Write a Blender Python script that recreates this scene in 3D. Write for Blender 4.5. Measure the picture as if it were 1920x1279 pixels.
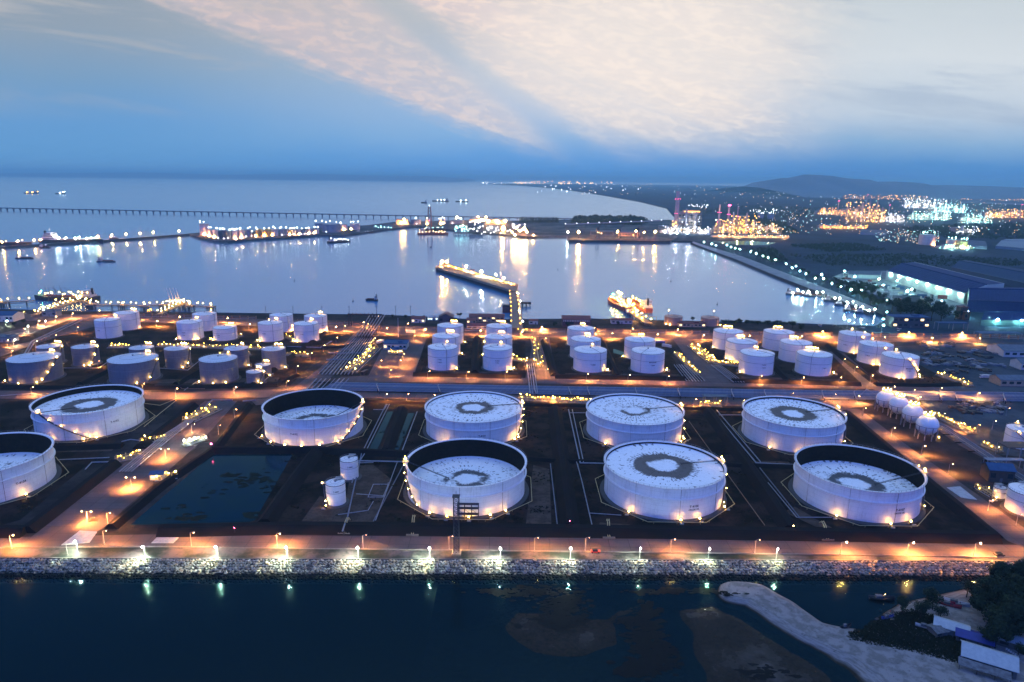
import bpy, bmesh, math, random
from mathutils import Vector, Matrix, noise as mnoise

for o in list(bpy.data.objects):
    bpy.data.objects.remove(o)
S = bpy.context.scene
COL = S.collection
rad = math.radians
RND = random.Random(7)

# ------------------------------------------------------------------ camera
PITCH, ROLL, CAM_H, FPX = rad(13.4), rad(0.7), 160.0, 1280.0
cam = bpy.data.cameras.new('camera')
cam.sensor_width = 36.0
cam.lens = 36.0 * FPX / 1920.0
cam.clip_start = 1.0
cam.clip_end = 200000.0
camo = bpy.data.objects.new('camera', cam)
COL.objects.link(camo)
CM = Matrix.Translation((0, 0, CAM_H)) @ Matrix.Rotation(rad(90) - PITCH, 4, 'X') @ Matrix.Rotation(ROLL, 4, 'Z')
camo.matrix_world = CM
S.camera = camo
C3 = CM.to_3x3()


def G(px, py, z=0.0):
    """survey: the point at height z that the photograph (1920 wide) shows at px, py"""
    d = C3 @ Vector(((px - 960) / FPX, (639.5 - py) / FPX, -1.0))
    return Vector((0, 0, CAM_H)) + d * ((z - CAM_H) / d.z)


# ------------------------------------------------------------------ exposure
S.view_settings.view_transform = 'Standard'
S.view_settings.look = 'None'
S.view_settings.exposure = 0.0
S.view_settings.gamma = 1.0
S.render.engine = 'CYCLES'
S.cycles.use_denoising = True
S.cycles.max_bounces = 4
S.cycles.diffuse_bounces = 2
S.cycles.glossy_bounces = 2
S.cycles.transmission_bounces = 2
S.cycles.volume_bounces = 0
S.cycles.sample_clamp_indirect = 3.0
S.cycles.sample_clamp_direct = 0.0
S.cycles.caustics_reflective = False
S.cycles.caustics_refractive = False


def lin(r, g, b):
    f = lambda c: (c / 255 / 12.92) if c <= 10 else ((c / 255 + .055) / 1.055) ** 2.4
    return (f(r), f(g), f(b), 1.0)


# ------------------------------------------------------------------ node helper
class NT:
    """small expression builder for node trees"""
    def __init__(s, tree):
        s.t = tree
        s.n = tree.nodes
        s.l = tree.links

    def new(s, typ, **kw):
        n = s.n.new(typ)
        for k, v in kw.items():
            setattr(n, k, v)
        return n

    def put(s, sock, v):
        if v is None:
            return
        if isinstance(v, bpy.types.NodeSocket):
            s.l.new(v, sock)
        else:
            sock.default_value = v

    def m(s, op, a, b=None, c=None, clamp=False):
        n = s.new('ShaderNodeMath', operation=op, use_clamp=clamp)
        for i, v in enumerate((a, b, c)):
            s.put(n.inputs[i], v)
        return n.outputs[0]

    def step(s, v, lo, hi):
        n = s.new('ShaderNodeMapRange', interpolation_type='SMOOTHSTEP')
        s.put(n.inputs[0], v)
        s.put(n.inputs[1], lo)
        s.put(n.inputs[2], hi)
        n.inputs[3].default_value = 0
        n.inputs[4].default_value = 1
        return n.outputs[0]

    def mix(s, f, a, b, blend='MIX'):
        n = s.new('ShaderNodeMix', data_type='RGBA', blend_type=blend)
        s.put(n.inputs[0], f)
        s.put(n.inputs[6], a)
        s.put(n.inputs[7], b)
        return n.outputs[2]

    def xyz(s, x, y, z=0.0):
        n = s.new('ShaderNodeCombineXYZ')
        for i, v in enumerate((x, y, z)):
            s.put(n.inputs[i], v)
        return n.outputs[0]

    def sep(s, v):
        n = s.new('ShaderNodeSeparateXYZ')
        s.l.new(v, n.inputs[0])
        return n.outputs

    def noise(s, vec, scale, detail=4.0, rough=.55, dist=0.0):
        n = s.new('ShaderNodeTexNoise')
        s.put(n.inputs['Vector'], vec)
        n.inputs['Scale'].default_value = scale
        n.inputs['Detail'].default_value = detail
        n.inputs['Roughness'].default_value = rough
        n.inputs['Distortion'].default_value = dist
        return n.outputs[0]

    def ramp(s, v, stops, ease=False):
        n = s.new('ShaderNodeValToRGB')
        cr = n.color_ramp
        if ease:
            cr.interpolation = 'EASE'
        while len(cr.elements) > 1:
            cr.elements.remove(cr.elements[-1])
        cr.elements[0].position, cr.elements[0].color = stops[0]
        for p, c in stops[1:]:
            e = cr.elements.new(p)
            e.color = c
        s.put(n.inputs[0], v)
        return n.outputs[0]


# ------------------------------------------------------------------ dusk sky
# Light comes from the whole overcast dusk sky; the sun is down, so there is no sun lamp.
W = bpy.data.worlds.new('World')
S.world = W
W.use_nodes = True
W.node_tree.nodes.clear()
w = NT(W.node_tree)
tc = w.new('ShaderNodeTexCoord').outputs['Generated']
dx, dy, dz = w.sep(tc)
yy = w.m('MAXIMUM', w.m('ABSOLUTE', dy), 0.08)
A = w.m('DIVIDE', dx, yy)
Eraw = w.m('DIVIDE', dz, yy)
E = w.m('MAXIMUM', Eraw, 0.0)
wob = w.m('SUBTRACT', w.noise(w.xyz(w.m('MULTIPLY', A, 1.0), w.m('MULTIPLY', E, 2.2)), 5.0, 5, .6), .5)
En = w.m('ADD', E, w.m('MULTIPLY', wob, .035))
T = w.m('MULTIPLY', En, 3.6, clamp=True)            # 0 at the horizon, .85 at the top of the photograph
left = w.ramp(T, [(0.0, lin(112, 166, 212)), (.08, lin(104, 162, 214)), (.26, lin(106, 160, 212)), (.48, lin(126, 162, 196)), (.70, lin(148, 164, 180)), (1.0, lin(152, 162, 174))])
mid_ = w.ramp(T, [(0.0, lin(82, 152, 222)), (.10, lin(104, 164, 226)), (.21, lin(138, 182, 226)), (.34, lin(160, 190, 224)), (.5, lin(176, 194, 214)), (.75, lin(190, 196, 202)), (1.0, lin(196, 198, 200))])
right = w.ramp(T, [(0.0, lin(70, 132, 202)), (.09, lin(88, 146, 208)), (.20, lin(144, 182, 218)), (.34, lin(198, 212, 226)), (.60, lin(218, 225, 230)), (1.0, lin(198, 209, 215))])
base = w.mix(w.step(A, -.62, .0), left, mid_)
base = w.mix(w.step(A, .05, .55), base, right)
# streaked cloud bank that fans out from low in the middle to the upper left
s1 = w.m('SUBTRACT', w.m('ADD', E, w.m('MULTIPLY', A, .3824)), .030)
s2 = w.m('SUBTRACT', w.m('ADD', E, w.m('MULTIPLY', A, .70)), .104)
fine = w.noise(w.xyz(w.m('ADD', w.m('MULTIPLY', A, 1.0), w.m('MULTIPLY', E, .8)), w.m('MULTIPLY', E, 2.6)), 34.0, 6, .65, .4)
coarse = w.noise(w.xyz(w.m('ADD', w.m('MULTIPLY', A, .55), w.m('MULTIPLY', E, 1.3)), w.m('ADD', w.m('MULTIPLY', E, 3.2), w.m('MULTIPLY', A, 1.1))), 5.0, 5, .55, .6)
puff = w.m('ADD', w.m('MULTIPLY', w.m('SUBTRACT', fine, .5), .22), w.m('SUBTRACT', coarse, .5))
bank = w.m('MULTIPLY', w.step(w.m('ADD', s1, w.m('MULTIPLY', puff, .09)), -.004, .030), w.step(E, .008, .085))
bank = w.m('MULTIPLY', bank, w.m('SUBTRACT', 1.0, w.step(A, .22, .52)))
gap = w.m('MULTIPLY', w.step(w.m('ABSOLUTE', w.m('ADD', s2, w.m('MULTIPLY', puff, .07))), .036, .004), .85)
bank = w.m('MULTIPLY', bank, w.m('SUBTRACT', 1.0, gap))
bank = w.m('MULTIPLY', bank, w.m('ADD', .70, w.m('MULTIPLY', puff, 1.9)), clamp=True)
cl = w.mix(w.step(A, -.35, .25), lin(232, 208, 202), lin(255, 240, 228))
cl = w.mix(w.step(fine, .44, .60), w.mix(.27, cl, lin(160, 172, 200)), cl)
sky = w.mix(bank, base, cl)
# glow of the brightest cloud right of the middle
da = w.m('SUBTRACT', A, .17)
de = w.m('MULTIPLY', w.m('SUBTRACT', E, .165), 2.3)
gl = w.step(w.m('ADD', w.m('MULTIPLY', da, da), w.m('MULTIPLY', de, de)), .085, .0)
sky = w.mix(w.m('MULTIPLY', gl, .62), sky, lin(252, 240, 230))
# soft grey streaks on the right
str_ = w.noise(w.xyz(w.m('MULTIPLY', A, .7), w.m('ADD', w.m('MULTIPLY', E, 6.0), w.m('MULTIPLY', A, .5))), 3.4, 5, .6, .5)
stm = w.m('MULTIPLY', w.step(str_, .50, .68), w.m('MULTIPLY', w.step(A, .12, .45), w.m('MULTIPLY', w.step(E, .03, .09), .38)))
sky = w.mix(stm, sky, lin(150, 172, 200))
stl = w.m('MULTIPLY', w.step(str_, .52, .70), w.m('MULTIPLY', w.step(A, -.15, -.45), w.m('MULTIPLY', w.step(E, .06, .14), .75)))
sky = w.mix(stl, sky, lin(186, 186, 188))
# sky out of view: band darkened for water, zenith and back brightened for tanks
sky = w.mix(w.step(dz, .30, .44), sky, (.045, .18, .44, 1))
sky = w.mix(w.step(dz, .55, .90), sky, (.85, 1.18, 1.5, 1))
sky = w.mix(w.step(dy, .15, -.30), sky, (.14, .33, 1.40, 1))
bg = w.new('ShaderNodeBackground')
w.l.new(sky, bg.inputs[0])
bg.inputs[1].default_value = 1.0
w.l.new(bg.outputs[0], w.new('ShaderNodeOutputWorld').inputs[0])


# ------------------------------------------------------------------ materials
MATS = {}


def base_mat(name, rough=.6, metal=0.0):
    m = bpy.data.materials.new(name)
    m.use_nodes = True
    t = NT(m.node_tree)
    b = t.n['Principled BSDF']
    b.inputs['Roughness'].default_value = rough
    b.inputs['Metallic'].default_value = metal
    b.inputs['Specular IOR Level'].default_value = .08 if rough >= .7 else .3
    return m, t, b


def coord(t, kind='Object'):
    return t.new('ShaderNodeTexCoord').outputs[kind]


def wpos(t):
    return t.new('ShaderNodeNewGeometry').outputs['Position']


def plain(name, c, c2=None, rough=.6, metal=0.0, scale=.6, world=False, bump=0.0):
    if name in MATS:
        return MATS[name]
    m, t, b = base_mat(name, rough, metal)
    c2 = c2 or tuple(v * .72 for v in c[:3])
    v = wpos(t) if world else coord(t)
    n = t.noise(v, scale, 5, .6)
    n2 = t.noise(v, scale * 6.3, 3, .6)
    f = t.m('ADD', t.m('MULTIPLY', t.step(n, .32, .68), .75), t.m('MULTIPLY', n2, .25))
    t.l.new(t.mix(f, (*c2[:3], 1), (*c[:3], 1)), b.inputs['Base Color'])
    if bump:
        bn = t.new('ShaderNodeBump')
        bn.inputs['Strength'].default_value = bump
        t.l.new(n2, bn.inputs['Height'])
        t.l.new(bn.outputs[0], b.inputs['Normal'])
    MATS[name] = m
    return m


def glow(name, c, s):
    if name in MATS:
        return MATS[name]
    m = bpy.data.materials.new(name)
    m.use_nodes = True
    m.node_tree.nodes.clear()
    t = NT(m.node_tree)
    e = t.new('ShaderNodeEmission')
    e.inputs[0].default_value = (*c, 1)
    e.inputs[1].default_value = s
    t.l.new(e.outputs[0], t.new('ShaderNodeOutputMaterial').inputs[0])
    MATS[name] = m
    return m


# ------------------------------------------------------------------ mesh building
class MB:
    def __init__(s):
        s.v = []
        s.f = []

    def add(s, vs, fs):
        o = len(s.v)
        s.v += [tuple(x) for x in vs]
        s.f += [tuple(i + o for i in f) for f in fs]
        return s

    def box(s, x0, x1, y0, y1, z0, z1, rz=0.0, piv=(0, 0)):
        vs = [(x, y, z) for z in (z0, z1) for x, y in ((x0, y0), (x1, y0), (x1, y1), (x0, y1))]
        if rz:
            c, q = math.cos(rz), math.sin(rz)
            vs = [(piv[0] + (x - piv[0]) * c - (y - piv[1]) * q, piv[1] + (x - piv[0]) * q + (y - piv[1]) * c, z) for x, y, z in vs]
        return s.add(vs, [(3, 2, 1, 0), (4, 5, 6, 7), (0, 1, 5, 4), (1, 2, 6, 5), (2, 3, 7, 6), (3, 0, 4, 7)])

    def prism(s, pts, z0, z1):
        """straight-sided block over a polygon (x, y)"""
        n = len(pts)
        ar = sum(pts[i][0] * pts[(i + 1) % n][1] - pts[(i + 1) % n][0] * pts[i][1] for i in range(n))
        if ar < 0:
            pts = pts[::-1]
        vs = [(p[0], p[1], z0) for p in pts] + [(p[0], p[1], z1) for p in pts]
        return s.add(vs, [tuple(range(n))[::-1], tuple(range(n, 2 * n))] + [(i, (i + 1) % n, n + (i + 1) % n, n + i) for i in range(n)])

    def tube(s, pts, r, n=6, caps=True):
        pts = [Vector(p) for p in pts]
        rings = []
        for i, p in enumerate(pts):
            a = (p - pts[i - 1]).normalized() if i else None
            b = (pts[i + 1] - p).normalized() if i < len(pts) - 1 else None
            d = a + b if (a is not None and b is not None and (a + b).length > 1e-4) else (a if b is None else b)
            d = d.normalized()
            k = 1.0
            if a is not None and b is not None:
                k = min(1.6, 1 / max(.4, d.dot(a)))
            up = Vector((0, 0, 1)) if abs(d.z) < .95 else Vector((1, 0, 0))
            x = d.cross(up).normalized()
            y = x.cross(d).normalized()
            rr = r[i] if isinstance(r, (list, tuple)) else r
            rings.append([p + (x * math.cos(t) * k + y * math.sin(t)) * rr for t in [2 * math.pi * j / n for j in range(n)]])
        vs = [v for g in rings for v in g]
        fs = []
        for i in range(len(rings) - 1):
            for j in range(n):
                fs.append((i * n + j, (i + 1) * n + j, (i + 1) * n + (j + 1) % n, i * n + (j + 1) % n)[::-1])
        if caps:
            fs.append(tuple(range(n)))
            fs.append(tuple(range((len(rings) - 1) * n, len(rings) * n))[::-1])
        return s.add(vs, fs)

    def lathe(s, prof, n=48, c=(0, 0), close=False):
        vs, fs = [], []
        for r, z in prof:
            for j in range(n):
                t = 2 * math.pi * j / n
                vs.append((c[0] + r * math.cos(t), c[1] + r * math.sin(t), z))
        k = len(prof)
        for i in range(k if close else k - 1):
            a, b = i, (i + 1) % k
            for j in range(n):
                j2 = (j + 1) % n
                fs.append((a * n + j, a * n + j2, b * n + j2, b * n + j))
        return s.add(vs, fs)

    def ball(s, c, r, n=8, m=6, sq=1.0):
        vs = [(c[0], c[1], c[2] - r * sq)]
        for i in range(1, m):
            p = -math.pi / 2 + math.pi * i / m
            for j in range(n):
                t = 2 * math.pi * j / n
                vs.append((c[0] + r * math.cos(p) * math.cos(t), c[1] + r * math.cos(p) * math.sin(t), c[2] + r * sq * math.sin(p)))
        vs.append((c[0], c[1], c[2] + r * sq))
        fs = [(0, 1 + (j + 1) % n, 1 + j) for j in range(n)]
        for i in range(m - 2):
            for j in range(n):
                a = 1 + i * n + j
                b = 1 + i * n + (j + 1) % n
                fs.append((a, b, b + n, a + n))
        top = len(vs) - 1
        o = 1 + (m - 2) * n
        fs += [(o + j, o + (j + 1) % n, top) for j in range(n)]
        return s.add(vs, fs)

    def octa(s, c, r):
        x, y, z = c
        return s.add([(x + r, y, z), (x, y + r, z), (x - r, y, z), (x, y - r, z), (x, y, z + r), (x, y, z - r)],
                     [(0, 1, 4), (1, 2, 4), (2, 3, 4), (3, 0, 4), (1, 0, 5), (2, 1, 5), (3, 2, 5), (0, 3, 5)])

    def ridge(s, pts, wt, wb, h, z0=0.0):
        """bank of trapezoid section along a polyline"""
        pts = [Vector((p[0], p[1])) for p in pts]
        L = []
        for i, p in enumerate(pts):
            a = pts[max(0, i - 1)]
            b = pts[min(len(pts) - 1, i + 1)]
            d = (b - a).normalized()
            nrm = Vector((-d.y, d.x))
            L.append([(*(p + nrm * wb / 2), z0), (*(p + nrm * wt / 2), z0 + h), (*(p - nrm * wt / 2), z0 + h), (*(p - nrm * wb / 2), z0)])
        vs = [v for q in L for v in q]
        fs = []
        for i in range(len(L) - 1):
            for j in range(4):
                fs.append((i * 4 + j, i * 4 + (j + 1) % 4, (i + 1) * 4 + (j + 1) % 4, (i + 1) * 4 + j)[::-1])
        fs += [(0, 1, 2, 3), tuple(range(len(L) * 4 - 4, len(L) * 4))[::-1]]
        return s.add(vs, fs)

    def mesh(s, name, mat, smooth=False):
        me = bpy.data.meshes.new(name)
        me.from_pydata(s.v, [], s.f)
        if mat:
            me.materials.append(mat)
        if smooth:
            me.polygons.foreach_set('use_smooth', [True] * len(me.polygons))
            try:
                me.set_sharp_from_angle(angle=rad(40))
            except Exception:
                pass
        me.update()
        return me

    def build(s, name, mat, parent=None, smooth=False, loc=None):
        return put(name, s.mesh(name, mat, smooth), parent, loc)


def put(name, me, parent=None, loc=None, scale=None, rz=0.0):
    o = bpy.data.objects.new(name, me)
    COL.objects.link(o)
    if parent is not None:
        o.parent = parent
    if loc is not None:
        o.location = loc
    if scale is not None:
        o.scale = (scale,) * 3 if isinstance(scale, (int, float)) else scale
    if rz:
        o.rotation_euler.z = rz
    return o


def tag(o, label, cat, group=None):
    o['label'] = label
    o['category'] = cat
    if group:
        o['group'] = group
    return o


def thing(name, label, cat, loc=(0, 0, 0), group=None, rz=0.0):
    o = bpy.data.objects.new(name, None)
    o.empty_display_size = .5
    COL.objects.link(o)
    o.location = loc
    o.rotation_euler = (0, 0, rz)
    return tag(o, label, cat, group)


def kind(o, k):
    o['kind'] = k
    return o


def copy_tree(o, loc=None, rz=None, scale=None, label=None, parent=None):
    c = o.copy()
    COL.objects.link(c)
    if parent is not None:
        c.parent = parent
    for ch in list(o.children):
        copy_tree(ch, parent=c)
    if loc is not None:
        c.location = loc
    if rz is not None:
        c.rotation_euler = (0, 0, rz)
    if scale is not None:
        c.scale = (scale,) * 3
    if label:
        c['label'] = label
    return c


ORD = ['', 'first', 'second', 'third', 'fourth', 'fifth', 'sixth', 'seventh', 'eighth', 'ninth', 'tenth', 'eleventh', 'twelfth', 'thirteenth',
       'fourteenth', 'fifteenth', 'sixteenth', 'seventeenth', 'eighteenth', 'nineteenth', 'twentieth']
for q in range(1, 10):
    ORD.append('twenty-' + ORD[q])
ORD.append('thirtieth')
for q in range(1, 10):
    ORD.append('thirty-' + ORD[q])


def nth(i, n, side='left'):
    other = {'left': 'right', 'near end': 'far end', 'shore': 'tip'}.get(side, 'far end')
    if i == 0:
        return side + 'most' if side in ('left', 'right') else 'nearest the ' + side
    return ORD[i + 1] + ' from the ' + side


# ---- lamps: the bulbs are small real emitters, shared meshes
BULB = {}
LAMPS = {'sodium': ((1, .42, .14), 90), 'sodium_bright': ((1, .42, .14), 420), 'warm': ((1, .50, .085), 215), 'pump': ((1, .56, .06), 60), 'gold': ((1, .42, .035), 34), 'white': ((.84, 1, .78), 3600), 'cyan': ((.62, 1, .92), 160),
         'red': ((1, .05, .12), 120), 'green': ((.1, 1, .4), 120), 'dim': ((1, .45, .2), 60)}


def bulb(colr, parent, loc, r=.4, name='lamp'):
    if colr not in BULB:
        c, s_ = LAMPS[colr]
        BULB[colr] = MB().octa((0, 0, 0), 1.0).mesh('bulb_' + colr, glow('glow_' + colr, c, s_))
    return put(name, BULB[colr], parent, loc, r)


SPOTS = {}


def spot(parent, loc, col, watts, cone=130, blend=.8, tilt=(0, 0)):
    """the downward beam of a hooded lamp"""
    key = (col, round(watts, -1), cone)
    if key not in SPOTS:
        l = bpy.data.lights.new('lamp_beam', 'SPOT')
        l.color = col
        l.energy = watts
        l.spot_size = rad(cone)
        l.spot_blend = blend
        l.shadow_soft_size = .25
        SPOTS[key] = l
    o = bpy.data.objects.new('lamp_beam', SPOTS[key])
    COL.objects.link(o)
    o.parent = parent
    o.location = loc
    o.rotation_euler = (tilt[0], tilt[1], 0)
    return o


def bezier(a, b, c, n=6):
    a, b, c = Vector(a), Vector(b), Vector(c)
    return [a * (1 - t) ** 2 + b * 2 * t * (1 - t) + c * t * t for t in [i / n for i in range(n + 1)]]


# ================================================================== THE SETTING
def P2(L, z=0.0):
    return [(G(x, y, z).x, G(x, y, z).y) for x, y in L]


def sheet(name, pts, z, mat, k='structure'):
    o = MB().prism(pts, z - .4, z).build(name, mat)
    return kind(o, k)


def water_mat(name, c, rough, amp, tint=(.96, 1.0, 1.0), ior=1.33, clear=0.0, murk=None):
    m, t, b = base_mat(name, rough)
    t.n.remove(b)
    df = t.new('ShaderNodeBsdfDiffuse')
    df.inputs['Color'].default_value = (*c, 1)
    if murk:
        q = wpos(t)
        mk = t.m('ADD', t.m('MULTIPLY', t.noise(q, .06, 5, .65, 1.0), .7), t.m('MULTIPLY', t.noise(q, .5, 4, .6), .3))
        t.l.new(t.mix(t.step(mk, .42, .62), (*c, 1), (*murk, 1)), df.inputs['Color'])
    gs = t.new('ShaderNodeBsdfAnisotropic')
    gs.inputs['Color'].default_value = (*tint, 1)
    gs.inputs['Roughness'].default_value = rough
    gs.distribution = 'MULTI_GGX'
    fr = t.new('ShaderNodeFresnel')
    fr.inputs['IOR'].default_value = ior
    mx = t.new('ShaderNodeMixShader')
    t.l.new(fr.outputs[0], mx.inputs[0])
    if clear:
        tr = t.new('ShaderNodeBsdfTransparent')
        tr.inputs['Color'].default_value = (.35, .62, .72, 1)
        m2 = t.new('ShaderNodeMixShader')
        m2.inputs[0].default_value = clear
        t.l.new(df.outputs[0], m2.inputs[1])
        t.l.new(tr.outputs[0], m2.inputs[2])
        df = m2
    t.l.new(df.outputs[0], mx.inputs[1])
    t.l.new(gs.outputs[0], mx.inputs[2])
    t.l.new(mx.outputs[0], t.n['Material Output'].inputs[0])
    p = wpos(t)
    px_, py_, pz_ = t.sep(p)
    v = t.xyz(px_, t.m('MULTIPLY', py_, 1.0), 0)
    n1 = t.noise(v, .32, 3, .55)
    n2 = t.noise(v, 1.3, 2, .5)
    big = t.noise(v, .012, 3, .5)
    h = t.m('ADD', t.m('MULTIPLY', n1, .055), t.m('MULTIPLY', n2, .016))
    h = t.m('MULTIPLY', h, t.m('ADD', .55, t.m('MULTIPLY', t.step(big, .35, .65), .7)))
    bn = t.new('ShaderNodeBump')
    bn.inputs['Strength'].default_value = 1.0
    bn.inputs['Distance'].default_value = amp
    t.l.new(h, bn.inputs['Height'])
    t.l.new(bn.outputs[0], gs.inputs['Normal'])
    t.l.new(bn.outputs[0], fr.inputs['Normal'])
    return m


WATER = water_mat('sea_water', (.045, .20, .40), .21, .42, (.84, .97, 1.0), ior=2.7)
CHANNEL = water_mat('channel_water', (.0002, .0030, .007), .13, 2.0, (.4, .75, .9), clear=.62)
SEA_Z = -3.6
kind(MB().add([(-60000, 300, SEA_Z), (60000, 300, SEA_Z), (60000, 62000, SEA_Z), (-60000, 62000, SEA_Z)], [(0, 1, 2, 3)]).build('sea', WATER), 'structure')
kind(MB().add([(-60000, -300, SEA_Z), (60000, -300, SEA_Z), (60000, 299.9, SEA_Z), (-60000, 299.9, SEA_Z)], [(0, 1, 2, 3)]).build('channel', CHANNEL), 'structure')


def soil_mat(name, c1, c2, c3, s1=.05, s2=.35, rough=.9):
    if name in MATS:
        return MATS[name]
    m, t, b = base_mat(name, rough)
    p = wpos(t)
    a = t.noise(p, s1, 6, .62)
    d = t.noise(p, s2, 5, .65)
    c = t.mix(t.step(a, .40, .62), (*c1, 1), (*c2, 1))
    c = t.mix(t.m('MULTIPLY', t.step(d, .52, .70), .7), c, (*c3, 1))
    t.l.new(c, b.inputs['Base Color'])
    bn = t.new('ShaderNodeBump')
    bn.inputs['Strength'].default_value = .5
    bn.inputs['Distance'].default_value = .3
    t.l.new(d, bn.inputs['Height'])
    t.l.new(bn.outputs[0], b.inputs['Normal'])
    MATS[name] = m
    return m


def road_mat(name, c, c2, wear=.5):
    if name in MATS:
        return MATS[name]
    m, t, b = base_mat(name, .75)
    p = wpos(t)
    a = t.noise(p, .07, 6, .6)
    d = t.noise(p, .9, 4, .6)
    x, y, z = t.sep(p)
    pv = t.new('ShaderNodeTexBrick')
    pv.offset = 0.0
    t.put(pv.inputs['Vector'], p)
    pv.inputs['Scale'].default_value = 1.0
    pv.inputs['Brick Width'].default_value = 9.0
    pv.inputs['Row Height'].default_value = 6.0
    pv.inputs['Mortar Size'].default_value = .10
    pv.inputs['Color1'].default_value = (*c, 1)
    pv.inputs['Color2'].default_value = (*[v * .80 for v in c], 1)
    pv.inputs['Mortar'].default_value = (*[v * .35 for v in c], 1)
    col = t.mix(t.m('MULTIPLY', t.step(a, .38, .66), wear), pv.outputs[0], (*c2, 1))
    col = t.mix(t.m('MULTIPLY', t.step(d, .56, .74), .35), col, (*[v * .5 for v in c2], 1))
    t.l.new(col, b.inputs['Base Color'])
    MATS[name] = m
    return m


SOIL = soil_mat('bund_soil', (.0048, .0034, .0032), (.028, .017, .014), (.0024, .0024, .0028))
YARD = soil_mat('yard_ground', (.014, .013, .015), (.045, .036, .036), (.008, .008, .009), .03, .2)
LAND = soil_mat('scrub_land', (.004, .016, .034), (.014, .036, .066), (.003, .010, .020), .006, .03)
SANDY = soil_mat('sandy_lot', (.022, .034, .050), (.06, .075, .09), (.010, .015, .02), .018, .09)
CONC = road_mat('concrete_road', (.105, .084, .090), (.050, .045, .050))
ASPH = road_mat('asphalt_road', (.10, .095, .105), (.06, .058, .065))
BANK = plain('bund_asphalt', (.012, .0085, .010), (.0065, .006, .007), .85, scale=.08, world=True)
KERB = plain('kerb_concrete', (.22, .21, .2), rough=.8)

kind(MB().box(-900, 900, -200, 262, -7.5, -6.5).build('seabed', plain('seabed_silt', (.0008, .004, .009), rough=.95)), 'structure')
# mainland terminal platform
shore = [(-140, 570), (0, 579), (120, 583), (250, 584), (480, 587), (720, 590), (900, 599), (1100, 597), (1350, 603), (1500, 606), (1640, 611)]
def FRONT(x):
    return 263.6 + .0172 * x


term = [(-700, FRONT(-700))] + [(G(-140, 570).x - 400, G(-140, 570).y)] + P2(shore) + P2([(1662, 600), (1655, 590), (1560, 552), (1440, 506), (1380, 480), (1310, 458), (1296, 452)]) + \
    P2([(1245, 452), (1242, 444), (1262, 425), (1300, 408), (1262, 404), (1250, 390), (1200, 378), (1130, 366), (1062, 356), (1000, 350), (930, 346), (905, 343.4)]) + [(60000, 40000), (60000, FRONT(700)), (700, FRONT(700))]
o = kind(MB().prism(term, -8, 0).build('ground', LAND), 'structure')
# terminal yard over it
yard = [(-650, FRONT(-650) + .2)] + P2([(-120, 574), (0, 581), (250, 586), (480, 589), (720, 592), (900, 601), (1100, 599), (1350, 605), (1600, 612), (1680, 640), (1700, 690), (1960, 770)]) + [(380, FRONT(380) + .2)]
sheet('terminal_yard', yard, .02, YARD)
sheet('storage_lot', P2([(1660, 650), (1960, 640), (1960, 860), (1840, 850), (1740, 770), (1700, 720), (1640, 690)]), .05, SANDY)

# soil floors of the bunded compounds
for nm, L in (('west', [(-140, 985), (0, 985), (38, 975), (250, 800), (330, 752), (-140, 752)]),
              ('mid', [(300, 985), (480, 750), (1560, 765), (1850, 1000)]),
              ('northwest', [(-140, 734), (545, 722), (645, 626), (640, 606), (240, 604), (-140, 680)]),
              ('north', [(775, 706), (985, 712), (985, 640), (800, 640)]),
              ('northmid', [(1040, 708), (1290, 714), (1240, 640), (1030, 640)]),
              ('northeast', [(1370, 716), (1620, 722), (1570, 645), (1320, 645)]),
              ('east', [(1650, 720), (1800, 724), (1640, 640), (1560, 640)])):
    sheet('compound_floor', P2(L), .06, SOIL)

ROADS = [
    ('front_road', [(-60, 1009), (300, 1002), (500, 1004), (960, 1008), (1400, 1014), (1980, 1023), (1980, 1047), (1400, 1038), (960, 1033), (500, 1028), (300, 1025), (-60, 1028)], CONC),
    ('west_road', [(58, 1008), (222, 877), (300, 815), (385, 752), (445, 752), (375, 830), (290, 905), (190, 993), (165, 1006)], CONC),
    ('road_a_west', [(-60, 733), (100, 733), (330, 736), (480, 731), (600, 731), (640, 707), (700, 704), (985, 709), (985, 720), (640, 716), (590, 744), (480, 746), (330, 749), (-60, 747)], CONC),
    ('road_a_east', [(985, 710), (1200, 712), (1560, 718), (1700, 722), (1960, 742), (1960, 752), (1690, 731), (1440, 727), (1200, 722), (985, 719)], CONC),
    ('road_b', [(470, 750), (640, 735), (960, 741), (1300, 746), (1600, 749), (1640, 760), (1590, 766), (1300, 760), (960, 751), (640, 746), (480, 760)], CONC),
    ('central_road', [(545, 731), (600, 690), (650, 640), (676, 612), (700, 612), (664, 655), (630, 700), (592, 731)], CONC),
    ('east_road', [(1553, 660), (1575, 656), (1640, 712), (1735, 765), (1830, 828), (1960, 905), (1960, 922), (1800, 836), (1700, 768), (1640, 732), (1618, 722)], CONC),
    ('southeast_road', [(1560, 764), (1612, 768), (1720, 850), (1800, 905), (1990, 1040), (1960, 1042), (1890, 1015), (1690, 862)], CONC),
    ('north_road', [(-60, 588), (230, 591), (480, 598), (720, 611), (1100, 621), (1400, 625), (1840, 632), (1840, 643), (1400, 639), (1100, 634), (720, 628), (480, 612), (230, 603), (-60, 600)], CONC),
    ('mid_road', [(1000, 634), (1030, 634), (1044, 712), (985, 712)], CONC),
    ('manifold_road', [(1262, 636), (1292, 636), (1382, 718), (1320, 716)], CONC),
    ('plant_yard', [(690, 706), (724, 640), (800, 634), (775, 706)], CONC),
    ('northwest_road', [(-60, 668), (60, 640), (150, 604), (230, 598), (100, 634), (-60, 690)], CONC),
    ('old_road', [(-60, 640), (60, 612), (100, 600), (130, 600), (60, 626), (-60, 655)], CONC),
]
for i, (nm, L, mt) in enumerate(ROADS):
    sheet('road', P2(L), .10 + .012 * i, mt)
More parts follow.
